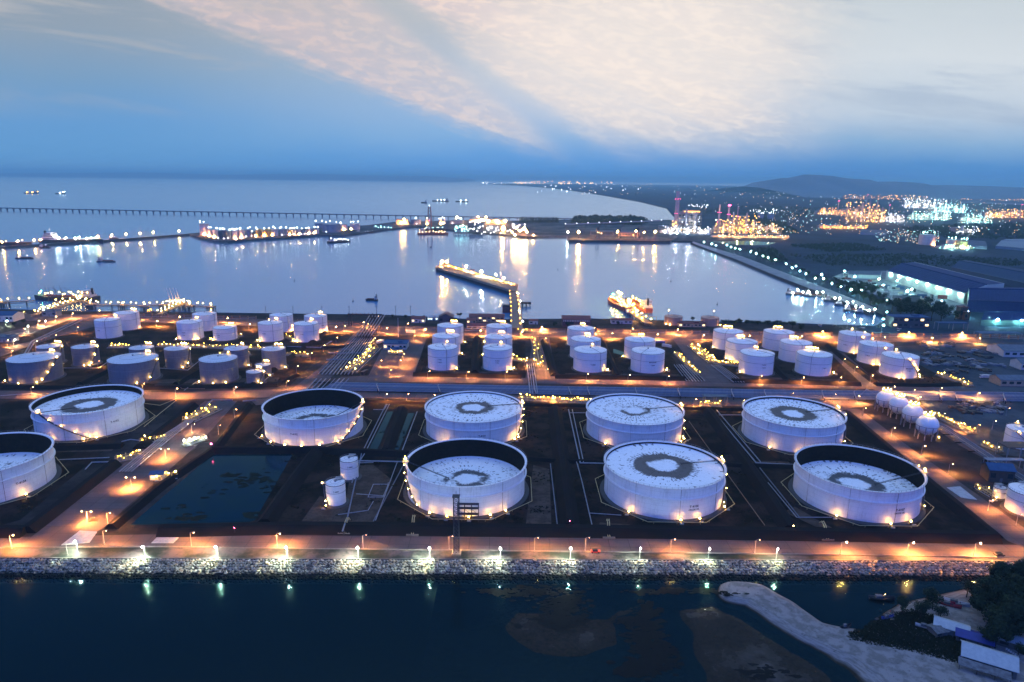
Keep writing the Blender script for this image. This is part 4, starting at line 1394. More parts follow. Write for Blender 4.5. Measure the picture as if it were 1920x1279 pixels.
def manifold(a, b, wd, n, label, h=2.8, r=.34, colr='pump', seed=0, posts=True):
    A, B = G(*a, 0), G(*b, 0)
    d = B - A
    Ln = d.length
    th = math.atan2(d.y, d.x)
    t = thing('pipe_manifold', label, 'pipe manifold', (A.x, A.y, .1), 'lit pump rows and manifolds', th)
    rn = random.Random(seed * 31 + n)
    MB().box(-1, Ln + 1, -wd / 2, wd / 2, 0, .18).build('slab', SLAB, t)
    mb = MB()
    for k in range(max(3, int(wd / 2))):
        y = -wd / 2 + 1 + k * 2.0
        mb.tube([(0, y, .9), (Ln, y, .9)], .26, 6)
    mb.build('headers', GREY, t)
    mb = MB()
    vm = MB().lathe([(.01, 0), (.45, 0), (.45, .12), (.01, .12)], 8).mesh('valve', TRIM)
    vl = []
    for k in range(int(Ln / 2.4)):
        x = 1 + k * 2.4
        for y in (-wd * .3, wd * .25):
            hh = rn.uniform(.9, 2.4)
            mb.tube([(x, y, .9), (x, y, .9 + hh), (x, y + rn.choice((-1, 1)) * 1.4, .9 + hh), (x, y + 1.4, .9)], .16, 5)
            if rn.random() < .6:
                vl.append((x, y, 1.0 + hh))
            if rn.random() < .35 and k % 3 == 0:
                MB().box(x - .8, x + .8, y - .5, y + .5, .18, 1.3).build('pump', TRIM, t)
    mb.build('risers', YEL, t)
    for q in vl[:40]:
        put('valve', vm, t, q)
    mb = MB().box(0, Ln, -.5, .5, 2.1, 2.2)
    for k in range(int(Ln / 4) + 1):
        for y in (-.5, .5):
            mb.box(k * 4 - .05, k * 4 + .05, y - .05, y + .05, 0, 3.2)
    mb.tube([(0, .5, 3.2), (Ln, .5, 3.2)], .05, 4).tube([(0, -.5, 3.2), (Ln, -.5, 3.2)], .05, 4)
    mb.build('walkway', YEL, t)
    n = max(4, int(n * .8))
    for k in range(n):
        x = Ln * (k + .5) / n + rn.uniform(-.8, .8)
        y = rn.uniform(-.42, .42) * wd
        hz = h + rn.uniform(-.6, 1.2)
        bulb('warm' if colr == 'pump' and rn.random() < .3 else colr, t, (x, y, hz), r * rn.uniform(.42, 1.25))
        if posts:
            MB().box(x - .06, x + .06, y - .06, y + .06, .18, hz).build('post', TRIM, t)
    return t


MF = [
    ((655, 700), (703, 654), 14, 42, 'dense lit manifold beside the central pipe rack'),
    ((205, 652), (243, 652), 10, 14, 'short lit pump row between the grey tanks at the upper left'),
    ((296, 650), (500, 656), 9, 44, 'long lit pump row behind the grey clad tanks'),
    ((410, 666), (470, 667), 7, 12, 'lit pump row between two narrow grey clad tanks'),
    ((536, 667), (578, 669), 6, 9, 'short lit pump row right of the rightmost grey clad tank'),
    ((352, 792), (404, 768), 13, 22, 'lit valve manifold on the west road beside the upper left tank'),
    ((216, 866), (268, 856), 9, 9, 'lit valve group beside the west road nearest the leftmost tank'),
    ((262, 832), (314, 824), 8, 8, 'lit valve group on the west road above the nearest one'),
    ((292, 901), (334, 896), 8, 9, 'lit pump platform at the edge of the dark pond'),
    ((972, 750), (1108, 757), 7, 30, 'long lit manifold with white loops behind the rear row of open tanks'),
    ((1312, 761), (1352, 763), 6, 11, 'small lit manifold under the canopy on the second road'),
    ((1002, 636), (1012, 690), 9, 16, 'lit manifold standing along the left of the middle road'),
    ((960, 676), (1008, 682), 6, 12, 'lit pump row right of the middle white tank columns'),
    ((970, 622), (1004, 624), 8, 9, 'lit pump group by the trestle at the shore road'),
    ((1268, 664), (1308, 704), 7, 20, 'lit pump row left of the manifold road'),
    ((1298, 650), (1338, 682), 12, 44, 'brightest lit manifold right of the manifold road'),
    ((1338, 682), (1386, 688), 7, 14, 'lit pump row below the right group of six tanks'),
    ((1378, 655), (1388, 668), 5, 5, 'small lit pump group between the first right tanks'),
    ((1758, 704), (1822, 726), 7, 15, 'lit pump row right of the last three white tanks'),
    ((1748, 778), (1822, 814), 8, 22, 'lit pump row right of the gas spheres'),
    ((1842, 836), (1876, 850), 6, 6, 'small lit pump group near the white tank at the right edge'),
    ((420, 632), (455, 632), 6, 6, 'small lit valve group by the squat white tank'),
    ((536, 634), (552, 640), 4, 4, 'small lit valve group between the white foursome'),
    ((730, 664), (758, 666), 5, 8, 'row of lamps before the low control building'),
    ((1830, 916), (1862, 935), 6, 5, 'small lit group beside the tiny white tank'),
]
for i, (a, b, wd, n, lb) in enumerate(MF):
    manifold(a, b, wd, n, lb, seed=i)
manifold((346, 838), (386, 824), 6, 7, 'cold-lit pump group at the head of the pond', colr='white', r=.3, seed=50)
t = thing('warning_lamp', 'red lamp glowing at the pond head beside the bund corner', 'warning lamp', G(397, 842, 2.6))
MB().tube([(0, 0, 0), (0, 0, 3)], .12, 5).build('post', TRIM, t)
bulb('red', t, (0, 0, 3.2), .5)
for (px, py, lb) in ((440, 998, 'low red glow beside the bund, left of the small tanks'), (1487, 994, 'red-orange lamp against the bund end below the rightmost pair'), (1068, 985, 'faint red lamp at the foot of the middle bund')):
    t = thing('warning_lamp', lb, 'warning lamp', G(px, py, 2.8), 'red lamps along the front bund')
    MB().tube([(0, 0, 0), (0, 0, 2.0)], .12, 5).build('post', TRIM, t)
    bulb('sodium' if px == 1487 else 'red', t, (0, 0, 2.2), .26 if px == 1487 else .20)

# ================================================================== BUILDINGS OF THE TERMINAL
WALLW = plain('painted_wall', (.52, .51, .50), (.42, .41, .40), scale=.3)
ROOFB = plain('blue_sheet_roof', (.04, .09, .18), (.03, .07, .14), .75, scale=.4)
ROOFR = plain('red_sheet_roof', (.17, .045, .05), (.11, .03, .035), .6, scale=.4)
ROOFG = plain('grey_sheet_roof', (.13, .16, .19), (.09, .11, .13), .75, scale=.4)
GLASS = plain('dark_glass', (.03, .04, .05), rough=.15)
DOORM = plain('door_paint', (.10, .12, .14))
LITW = glow('lit_window', (1, .72, .36), 3.0)
LITC = glow('lit_window_cool', (.8, 1, .95), 3.0)


def house(p, wx, dy_, h, label, roof='gable', rh=2.0, wall=None, rmat=None, rz=0.0, nwin=4, lit=0, cat='building', name='building', floors=1, over=.5, group=None, lw=None, ridge='x'):
    """walls with window and door openings set in, overhanging roof"""
    t = thing(name, label, cat, (p.x, p.y, p.z), group, rz)
    wall = wall or WALLW
    rmat = rmat or ROOFR
    X, Y = wx / 2, dy_ / 2
    MB().box(-X, X, -Y, Y, 0, h).build('wall', wall, t)
    mb = MB()
    if roof == 'gable':
        if ridge == 'x':
            e = [(-X - over, -Y - over), (X + over, -Y - over), (X + over, Y + over), (-X - over, Y + over)]
            zt, zb = h + rh, h - .1
            vs = [(e[0][0], e[0][1], zb), (e[1][0], e[1][1], zb), (X + over, 0, zt), (-X - over, 0, zt), (e[2][0], e[2][1], zb), (e[3][0], e[3][1], zb)]
            mb.add(vs, [(0, 1, 2, 3), (2, 4, 5, 3)])
        else:
            zt, zb = h + rh, h - .1
            vs = [(-X - over, -Y - over, zb), (-X - over, Y + over, zb), (0, Y + over, zt), (0, -Y - over, zt), (X + over, Y + over, zb), (X + over, -Y - over, zb)]
            mb.add(vs, [(0, 3, 2, 1), (3, 5, 4, 2)])
        n = len(mb.v)
        mb.v += [(x, y, z - .18) for x, y, z in mb.v[:n]]
        mb.f += [tuple(i + n for i in f)[::-1] for f in mb.f[:2]]
        if ridge == 'x':
            MB().add([(-X + .01, -Y, h), (-X + .01, Y, h), (-X + .01, 0, h + rh - .25), (X - .01, -Y, h), (X - .01, Y, h), (X - .01, 0, h + rh - .25)], [(0, 2, 1), (3, 4, 5)]).build('gable', wall, t)
        else:
            MB().add([(-X, -Y + .01, h), (X, -Y + .01, h), (0, -Y + .01, h + rh - .25), (-X, Y - .01, h), (X, Y - .01, h), (0, Y - .01, h + rh - .25)], [(0, 1, 2), (4, 3, 5)]).build('gable', wall, t)
    else:
        mb.box(-X - over, X + over, -Y - over, Y + over, h + .01, h + .3)
        mb.box(-X - over, X + over, -Y - over, -Y - over + .25, h + .3, h + .7).box(-X - over, X + over, Y + over - .25, Y + over, h + .3, h + .7)
        mb.box(X * .2, X * .55, -Y * .3, Y * .3, h + .3, h + 1.5)
    mb.build('roof', rmat, t)
    for f in range(floors):
        zb = h / floors * f
        for i in range(nwin):
            x = -X + wx * (i + .5) / nwin
            if f == 0 and i == nwin // 2:
                MB().box(x - .7, x + .7, -Y - .06, -Y + .05, 0, 2.3).build('door', DOORM, t)
                continue
            wz = zb + h / floors * .35
            MB().box(x - wx / nwin * .3, x + wx / nwin * .3, -Y - .05, -Y + .05, wz, wz + h / floors * .38).build('window', (lw or LITW) if (i + f) % 3 < lit else GLASS, t)
    return t


house(G(743, 652, .12), 22, 15, 5.4, 'low flat-roofed control building with a blue-grey roof, lit all along its front', 'flat', rmat=ROOFB, lit=1, nwin=6)
house(G(741, 661, .12), 13, 6, 3.6, 'lit entrance block in front of the low control building', 'flat', rmat=ROOFB, lit=2, nwin=4)
t = thing('flagpole', 'tall pale mast rising behind the low control building', 'mast', G(747, 632, .1))
MB().tube([(0, 0, 0), (0, 0, 20)], [.35, .2], 6).build('pole', WALLW, t)
house(G(1079.5, 611, .12), 31, 16, 9, 'plain red-brown warehouse with a strip of pale louvres at the shore', rh=3, wall=plain('maroon_wall', (.13, .075, .085), rough=.7), nwin=2, name='warehouse', cat='warehouse')
t = thing('louvre_strip', 'row of pale slanted louvres high on the red-brown warehouse front', 'louvres', G(1079.5, 611, .12))
for k in range(16):
    MB().box(-14.5 + k * 1.85, -13.6 + k * 1.85, -8.14, -8.02, 6.3, 8.4).build('louvre', WALLW, t)
house(G(837, 603, .12), 16, 14, 6.5, 'dark gabled house on the shore left of the long red-roofed one', rh=4, wall=plain('slate_wall', (.08, .075, .10)), rmat=plain('dark_roof', (.05, .035, .06)), ridge='y', nwin=3)
house(G(913, 602, .12), 40, 12, 6, 'long two-storey house with a dark red roof by the trestle, partly lit', rh=2.6, wall=plain('warm_wall', (.42, .32, .22)), nwin=8, lit=1, floors=2)
house(G(884, 606, .12), 10, 8, 4.5, 'small yellow-lit house left of the long red-roofed house', rh=2, wall=MATS['warm_wall'], nwin=3, lit=2)
house(G(896, 616, .12), 24, 9, 4, 'maroon-roofed shed in front of the long shore house', rh=2.4, nwin=4)
house(G(785, 604, .12), 15, 9, 4.5, 'lit shed with a red roof left of the dark gabled house', rh=2.6, nwin=4, lit=1)
house(G(812, 600, .12), 12, 8, 4, 'cold-lit pale shed between the red shed and the dark gabled house', 'flat', rmat=WALLW, nwin=4, lit=2, lw=LITC)
house(G(98, 592, .12), 16, 10, 6, 'small blue-grey block between two lit gaps at the upper left', 'flat', rmat=ROOFG, wall=plain('grey_wall', (.18, .22, .27)), nwin=3)
house(G(14, 600, .12), 26, 18, 7, 'blue-roofed office with cold white lights at the left edge', rh=3, rmat=ROOFB, nwin=6, lit=1, lw=LITC)
house(G(10, 640, .12), 20, 10, 5, 'low dark building at the left edge by the roads', 'flat', rmat=ROOFG, wall=MATS['grey_wall'], nwin=4)
house(G(1000, 607, .12), 10, 7, 4, 'small rust-roofed hut right of the trestle', rh=1.6, nwin=2)
house(G(1165, 606, .12), 24, 8, 4.2, 'long low maroon shed near the bright tanker jetty', rh=1.6, nwin=5)
house(G(1296, 612, .12), 30, 8, 4.2, 'low orange-lit shed between the two rust-red tanks', 'flat', rmat=ROOFR, wall=MATS['warm_wall'], nwin=7, lit=1)
house(G(1905, 664, .12), 40, 26, 6, 'wide blue sheet-roofed shed at the right edge, farther of two', rh=3.5, rmat=ROOFG, rz=rad(-3), nwin=6, ridge='x')
house(G(1930, 690, .12), 26, 14, 6, 'pale gabled shed cut by the right edge, between the two long sheds', rh=3, rmat=ROOFG, nwin=4)
house(G(1905, 720, .12), 36, 14, 5.4, 'cream long shed with a pale roof at the right edge, nearer of two', rh=2.4, rmat=ROOFG, wall=MATS['warm_wall'], nwin=6)
house(G(1700, 612, .12), 42, 16, 12, 'dark two-storey block with few lit windows behind the shore road', 'flat', rmat=ROOFB, wall=plain('dark_wall', (.05, .06, .08)), nwin=7, floors=2, lit=1)
house(G(1868, 898, .12), 13, 9, 7, 'open-sided blue-roofed shelter above the tiny white tank', rh=2.6, rmat=ROOFB, wall=plain('shelter_frame_wall', (.06, .055, .05)), nwin=3, rz=rad(-8), name='shelter', cat='shelter')
house(G(298, 897, .4), 7, 5, 3.4, 'small blue-roofed pump hut lit from inside at the pond edge', rh=1.2, rmat=ROOFB, nwin=2, lit=1)


def canopy(p, wx, dy_, h, label, mat=None, rz=0):
    t = thing('canopy', label, 'canopy', (p.x, p.y, p.z), None, rz)
    MB().box(-wx / 2, wx / 2, -dy_ / 2, dy_ / 2, h, h + .35).build('roof', mat or ROOFG, t)
    for x in (-wx / 2 + .4, 0, wx / 2 - .4):
        for y in (-dy_ / 2 + .4, dy_ / 2 - .4):
            MB().box(x - .15, x + .15, y - .15, y + .15, 0, h).build('post', STEEL, t)
    return t


canopy(G(1340, 757, .1), 17, 6, 6, 'flat pale canopy on posts above the small manifold on the second road')
canopy(G(1900, 858, .1), 16, 10, 8, 'dark frame canopy in front of the white tank at the right edge', TRIM)
canopy(G(1880, 880, .1), 22, 4, 6, 'blue raised pipe bridge deck at the right edge', PIPE_BLUE)

# portal frame and raised pipes crossing the shore road
t = thing('portal_frame', 'dark steel portal carrying pipes over the shore road left of the yard', 'portal frame', G(680, 611, .1))
for x in (-15, -12, 10, 13):
    MB().box(x - .5, x + .5, -.6, .6, 0, 12).build('post', TRIM, t)
MB().box(-16, 22, -1.2, 1.2, 12, 13.4).build('beam', TRIM, t)
mb = MB()
for k in range(8):
    mb.box(-15 + k * 4.4, -14.8 + k * 4.4, -1.3, 1.3, 13.4, 14.6)
mb.build('railing', TRIM, t)
for i in range(6):
    f = i / 5
    pipe([(666 + 28 * f, 633, 1.2), (668 + 28 * f, 629, 6), (684 + 28 * f, 606, 8), (694 + 28 * f, 590, 8)], nth(i, 6) + ' of the raised pipes passing under the portal frame', .45, group='raised pipes at the portal frame', mat=PIPE_BLUE)

# lattice tower by the front road
b = G(856, 1037, .1)
t = thing('lattice_tower', 'slim dark lattice tower standing beside the front road before the scaffold', 'lattice tower', b)
mb = MB()
H_ = 27.0
w_ = 1.15
for sx in (-1, 1):
    for sy in (-1, 1):
        mb.tube([(sx * w_, sy * w_, 0), (sx * w_, sy * w_, H_)], .13, 5)
for k in range(14):
    z0, z1 = k * H_ / 14, (k + 1) * H_ / 14
    for s_ in (-1, 1):
        mb.tube([(-w_, s_ * w_, z0), (w_, s_ * w_, z1)], .07, 4).tube([(w_, s_ * w_, z0), (-w_, s_ * w_, z1)], .07, 4)
        mb.tube([(s_ * w_, -w_, z0), (s_ * w_, w_, z1)], .07, 4).tube([(-w_, s_ * w_, z1), (w_, s_ * w_, z1)], .07, 4)
mb.build('lattice', TRIM, t)
MB().box(-1.6, 1.6, -1.6, 1.6, H_, H_ + .2).build('top_deck', TRIM, t)
MB().tube([(0, 0, H_), (0, 0, H_ + 2.5)], .1, 5).build('antenna', TRIM, t)
MB().box(-2, 2, -2, 2, 0, .5).build('footing', KERB, t)


# ---- vehicles
def vehicle(p, rz, label, body, kind_='truck', load=None, group='vehicles in the terminal'):
    t = thing('parked_' + kind_, label, kind_, (p.x, p.y, p.z), group, rz)
    c = plain('vehicle_paint_' + body, {'white': (.6, .6, .6), 'blue': (.03, .08, .35), 'dark': (.03, .03, .035), 'red': (.35, .03, .03)}[body], rough=.35)
    if kind_ == 'car':
        MB().box(-2.1, 2.1, -.85, .85, .35, .95).build('body', c, t)
        MB().prism([(-1.3, -.78), (1.0, -.78), (1.0, .78), (-1.3, .78)], .95, 1.5).build('cabin', GLASS, t)
        ws, wr = (-1.35, 1.35), .34
    else:
        MB().box(2.6, 4.6, -1.2, 1.2, .7, 3.0).build('cab', c, t)
        MB().box(4.5, 4.65, -1.0, 1.0, 1.9, 2.8).build('windscreen', GLASS, t)
        if load == 'tank':
            mb = MB()
            mb.tube([(-5, 0, 2.2), (2.3, 0, 2.2)], 1.2, 12)
            mb.build('tank', c, t, True)
        else:
            MB().box(-4.6, 2.4, -1.25, 1.25, 1.0, 3.4).build('cargo_box', c, t)
        MB().box(-4.8, 4.4, -.6, .6, .6, 1.0).build('chassis', TRIM, t)
        ws, wr = (-3.6, -2.4, 3.5), .5
    for x in ws:
        for s_ in (-1, 1):
            mb = MB().tube([(x, s_ * (.7 if kind_ == 'car' else .9), wr), (x, s_ * (.92 if kind_ == 'car' else 1.22), wr)], wr, 10)
            mb.build('wheel', TRIM, t)
    return t


vehicle(G(1238, 645, .2), rad(5), 'blue tanker truck parked behind the white pair of tanks', 'blue', 'truck', 'tank')
vehicle(G(1250, 652, .2), rad(-30), 'white box truck parked near the blue tanker', 'white')
vehicle(G(713, 644, .2), rad(60), 'white box truck left of the low control building', 'white')
vehicle(G(684, 702, .2), rad(75), 'dark box truck at the near end of the dense manifold', 'dark')
vehicle(G(1848, 710, .2), rad(170), 'white box truck before the cream long shed', 'white')
vehicle(G(175, 977, .2), rad(20), 'red car standing near the nearest twin lamp on the west road', 'red', 'car')
vehicle(G(770, 625, .2), rad(0), 'white box truck right of the low control building', 'white')
vehicle(G(1860, 940, .2), rad(40), 'white car beside the tiny white tank', 'white', 'car')
vehicle(G(1116, 1036, .2), rad(0), 'dark red car on the front road below the middle bund', 'red', 'car')
vehicle(G(1873, 1042, .2), rad(0), 'dark car on the front road near the right end', 'dark', 'car')

# scrap and plant scattered over the bare lot at the right
sr = random.Random(23)
LOT = [(1700, 640, 1790, 650, 10), (1735, 655, 1800, 690, 26), (1800, 655, 1880, 690, 20), (1775, 690, 1850, 700, 8), (1770, 752, 1880, 775, 22)]
SCR = [plain('scrap_%d' % k, c) for k, c in enumerate(((.03, .03, .035), (.10, .11, .13), (.06, .04, .035), (.16, .18, .22)))]
k = 0
for x0, y0, x1, y1, n in LOT:
    for i in range(n):
        p = G(sr.uniform(x0, x1), sr.uniform(y0, y1), .1)
        t = thing('scrap_heap', 'dark heap of scrap and machine parts, one of many strewn over the bare lot', 'scrap heap', p, 'scrap heaps on the bare lot', sr.uniform(0, 3))
        mb = MB()
        for j in range(7):
            w1, d1, h1 = sr.uniform(.6, 3.2), sr.uniform(.5, 1.8), sr.uniform(.5, 1.9)
            cx, cy = sr.gauss(0, 2.2), sr.gauss(0, 1.5)
            mb.box(cx - w1, cx + w1, cy - d1, cy + d1, 0, h1, sr.uniform(0, 3), (cx, cy))
        mb.build('pile', sr.choice(SCR), t)


# ================================================================== THE BAY: PENINSULA, BREAKWATER, PORT
LAMPS.update({'far_warm': ((1, .58, .22), 16), 'far_gold': ((1, .44, .06), 18), 'far_white': ((.85, .95, 1), 16), 'far_cyan': ((.45, 1, .9), 14), 'far_red': ((1, .06, .22), 26),
              'port': ((1, .40, .10), 5200), 'port_white': ((.9, 1, .92), 1800), 'big_cyan': ((.50, 1, .86), 1000), 'big_green': ((.1, 1, .45), 500), 'amber': ((1, .46, .06), 1100)})
QUAY = plain('quay_stone', (.05, .055, .06), rough=.9)
FARL = soil_mat('port_land', (.03, .045, .055), (.10, .11, .12), (.02, .03, .03), .012, .06)


def land(L, z, label=None):
    return sheet('port_land', P2(L, z), z, FARL)


def prism_land(L, z=0.0, nm='port_land', mat=None):
    return kind(MB().prism(P2(L, z), -8, z).build(nm, mat or FARL), 'structure')


prism_land([(352, 438), (372, 445), (402, 451.5), (426, 453), (470, 449), (540, 445), (602, 440.5), (645, 441), (700, 433), (760, 426), (790, 424), (850, 431), (905, 436), (960, 440), (985, 443.5), (1062, 443), (1066, 449), (1180, 450.5), (1262, 451),
            (1290, 425), (1256, 412), (1170, 414), (1060, 412), (960, 414), (880, 413), (740, 416), (690, 422), (640, 425), (560, 430), (480, 433), (400, 434)], 1.2)
# breakwater at the left
a = [G(-60, 467, 1), G(60, 459, 1), G(180, 452, 1), G(300, 443, 1), G(366, 438, 1)]
tag(MB().ridge([(p.x, p.y) for p in a], 9, 22, 5.5, -4).build('breakwater', QUAY), 'long dark breakwater reaching the tank island from the left edge', 'breakwater')
for i, x in enumerate((4, 33, 64, 76, 183, 209, 236, 262, 287, 335)):
    street_lamp(G(x, 462 - x * .069, 1.4), nth(i, 10) + ' of the ten lamps along the breakwater', 'lamps along the breakwater', h=9, colr='port', r=.62, arm=1.2)
# small jetties and finger piers (1000, 447)-(1010...) along the east side
for x0, x1, y, lb in ((1000, 1008, 445, 'tiny lit mooring platform right of the lit dredger berth'),):
    p = G(x0, y, 0)
    t = thing('mooring_platform', lb, 'platform', p)
    MB().box(-4, 4, -4, 4, -4, 2.5).build('deck', QUAY, t)
    bulb('port', t, (0, 0, 6), .6)

TANKM = [plain('port_tank_pale', (.55, .52, .50), scale=.1), plain('port_tank_grey', (.26, .28, .32), scale=.1), plain('port_tank_yellow', (.50, .36, .12), scale=.1), plain('port_tank_dark', (.05, .07, .11), scale=.1)]


def port_tank(x0, x1, yt, yb, mk, label, nl=2, dome=False, lc='far_white', group='tanks on the island'):
    b = G((x0 + x1) / 2, yb, 1.2)
    zz = zdepth(b)
    R = (x1 - x0) / 2 * zz / FPX
    H = (yb - yt) * zz / FPX * .97
    t = thing('port_tank', label, 'storage tank', (b.x, b.y + R, 1.2), group)
    MB().lathe([(R, 0), (R, H)], 24).build('shell', TANKM[mk], t, True)
    rp = [(R + .1, H), (R * .8, H + R * .28), (R * .45, H + R * .42), (.01, H + R * .46)] if dome else [(R + .1, H), (.01, H + R * .12)]
    MB().lathe(rp, 24).build('roof', TANKM[mk], t, True)
    mb = MB()
    arc_tank_ring(mb, R + .02, R + .4, H * .97, H, 24)
    mb.build('rim', TRIM, t)
    rn = random.Random(int(x0 * 7))
    for k in range(nl):
        th = rn.uniform(-1.4, 1.4)
        bulb(lc, t, pol(R * .8, th, H + R * .15 + rn.uniform(2, 6)), rn.uniform(1.1, 1.7))
    bulb('port' if mk in (0, 2) else 'far_white', t, pol(R + 3, rn.uniform(-.6, .6), 2.5), .75 if mk in (0, 2) else 1.1)
    return t


PT = [(372, 389, 420, 441, 0, 'tall pale tank at the left tip of the tank island', 3), (388, 397, 431, 444, 0, 'first of two amber-lit tanks right of the island tip tank', 2), (398, 408, 431, 446, 0, 'second of two amber-lit tanks right of the island tip tank', 2),
      (408, 417, 433, 448, 3, 'dark square-looking tank at the bend of the island shore', 1), (417, 425, 432, 449, 3, 'second dark tank at the bend of the island shore', 2), (427, 432, 434, 448, 1, 'slender grey tank beside the two dark ones', 1),
      (434, 445, 433, 449, 0, 'pale tank in front right of the dark island tanks', 3), (446, 457, 431, 447, 0, 'second pale tank right of the dark island tanks', 2), (459, 470, 431, 445, 1, 'grey tank before the yellow domed pair', 2),
      (472, 477, 436, 444, 3, 'low dark tank just left of the yellow domed pair', 1), (478, 491, 432, 444, 2, 'left yellow floodlit domed tank', 2), (493, 507, 432, 443.5, 2, 'right yellow floodlit domed tank', 2), (508, 520, 430, 442.5, 0, 'amber pale tank right of the yellow pair', 3),
      (523, 532, 430, 442, 1, 'grey tank right of the amber pale one', 2), (533, 539, 430, 441.5, 1, 'narrow grey tank midway along the island', 2), (540, 545, 431, 441, 2, 'narrow yellow tank midway along the island', 1), (546, 554, 430, 441, 1, 'grey tank near the island narrows', 2),
      (556, 563, 431, 440.5, 0, 'narrow pale tank near the island narrows', 2), (565, 570, 431, 440, 1, 'slender grey tank near the wide flat one', 1), (571, 576, 431, 440, 1, 'second slender grey tank near the wide flat one', 1),
      (577, 586, 430, 439.5, 0, 'pale amber tank next to the wide flat one', 2), (588, 597, 430, 438.5, 0, 'second pale amber tank next to the wide flat one', 2), (600, 634, 421, 436.5, 1, 'very wide grey flat-topped tank on the island', 3),
      (588, 606, 419, 428, 1, 'wide tank partly behind the very wide grey one', 3), (636, 650, 421, 432, 0, 'cold-lit round tank right of the very wide one', 4), (654, 673, 420, 431, 0, 'cold-lit wide tank at the right end of the island', 4),
      (769, 788, 412, 421, 1, 'grey tank right of the orange-lit shed on the port strip', 3), (797, 805, 412, 421, 0, 'amber small tank behind the dredger', 2), (822, 828, 412, 421, 0, 'first of two amber silos right of the dredger', 2), (829, 835, 411, 420, 0, 'second of two amber silos right of the dredger', 2),
      (842, 868, 414, 420, 1, 'low wide grey tank behind the port terminal', 4)]
for q in PT:
    port_tank(*q[:6], nl=q[6], dome=q[4] == 2)


def port_block(x0, x1, yt, yb, mat, label, nl=4, lc='far_warm', depth=20, seed=0, group='port buildings'):
    b = G((x0 + x1) / 2, yb, 1.2)
    zz = zdepth(b)
    wx = (x1 - x0) * zz / FPX
    H = (yb - yt) * zz / FPX * .95
    t = thing('port_building', label, 'building', (b.x, b.y, 1.2), group)
    MB().box(-wx / 2, wx / 2, 0, depth, 0, H).build('wall', mat, t)
    MB().add([(-wx / 2 - 1, -1, H), (wx / 2 + 1, -1, H), (wx / 2 + 1, depth / 2, H + 3), (-wx / 2 - 1, depth / 2, H + 3), (wx / 2 + 1, depth + 1, H), (-wx / 2 - 1, depth + 1, H)], [(0, 1, 2, 3), (3, 2, 4, 5), (0, 3, 5), (1, 4, 2)]).build('roof', ROOFG, t)
    rn = random.Random(seed + int(x0))
    mb = MB()
    for k in range(max(2, int(wx / 8))):
        mb.box(-wx / 2 + (k + .2) * wx / max(2, int(wx / 8)), -wx / 2 + (k + .7) * wx / max(2, int(wx / 8)), -.15, .1, H * .45, H * .62)
    mb.build('windows', GLASS, t)
    for k in range(nl):
        bulb(lc, t, (rn.uniform(-.5, .5) * wx, -3 - rn.uniform(0, 6), rn.uniform(.25, 1.15) * H), rn.uniform(.9, 1.6))
    return t


WARMB = plain('warm_port_wall', (.45, .30, .20), scale=.1)
COOLB = plain('cool_port_wall', (.22, .26, .32), scale=.1)
DARKB = plain('dark_port_wall', (.06, .08, .12), scale=.1)
PB = [(743, 765, 412, 421, WARMB, 'orange-lit shed at the left of the port strip', 3, 'port'), (878, 906, 417, 436, DARKB, 'big dark block with cold lights in the middle of the port', 8, 'far_white'),
      (880, 908, 412, 417, WARMB, 'amber-lit roofed hall behind the big dark block', 4, 'port'), (912, 936, 412, 420, WARMB, 'long amber-lit hall right of the big dark block', 4, 'port'), (938, 948, 414, 420, WARMB, 'small amber hall at the end of the port row', 2, 'port'),
      (940, 948, 424, 437, WARMB, 'narrow amber-lit block near the lit berths', 3, 'port'), (912, 936, 424, 434, COOLB, 'low cold-lit port block in front of the amber hall', 8, 'far_white'), (960, 984, 420, 430, COOLB, 'cold-lit frame building above the amber berth', 8, 'far_white'),
      (852, 876, 425, 436, COOLB, 'low cold-lit block left of the big dark block', 9, 'far_cyan'), (1108, 1150, 434, 441, DARKB, 'long low dark coal shed on the quay', 3, 'far_warm'), (1160, 1200, 436, 443, WARMB, 'long low amber shed on the quay', 2, 'far_gold'),
      (700, 735, 424, 428, COOLB, 'long low cold-lit shed on the narrow spit', 8, 'far_cyan')]
for i, q in enumerate(PB):
    port_block(*q[:6], nl=q[6], lc=q[7], seed=i)
# the waterfront berths: platforms on piles with many lamps
for i, (x0, x1, y, n, lc, lb) in enumerate(((850, 880, 437.5, 12, 'far_cyan', 'cold-lit berth platform at the left of the port front'), (882, 930, 441, 14, 'far_white', 'long cold-lit berth platform before the big dark block'), (935, 958, 441, 7, 'far_white', 'short pale-lit berth platform in the middle'),
                                            (960, 990, 443, 9, 'port', 'amber-lit berth platform at the right of the port front'))):
    a_, b_ = G(x0, y, 2), G(x1, y, 2)
    t = thing('berth_platform', lb, 'berth', a_, 'berth platforms of the port')
    d = b_ - a_
    MB().box(0, d.x, -3, 12, .4, 1.4).build('deck', QUAY, t)
    for k in range(7):
        MB().box(d.x * k / 6 - .6, d.x * k / 6 + .6, -2.5, -1.3, -6, .4).build('pile', QUAY, t)
    rn = random.Random(i)
    for k in range(n):
        bulb(lc, t, (d.x * (k + .5) / n + rn.uniform(-3, 3), rn.uniform(0, 10), rn.uniform(4, 22)), rn.uniform(.9, 1.5) * (.6 if lc == 'port' else 1))
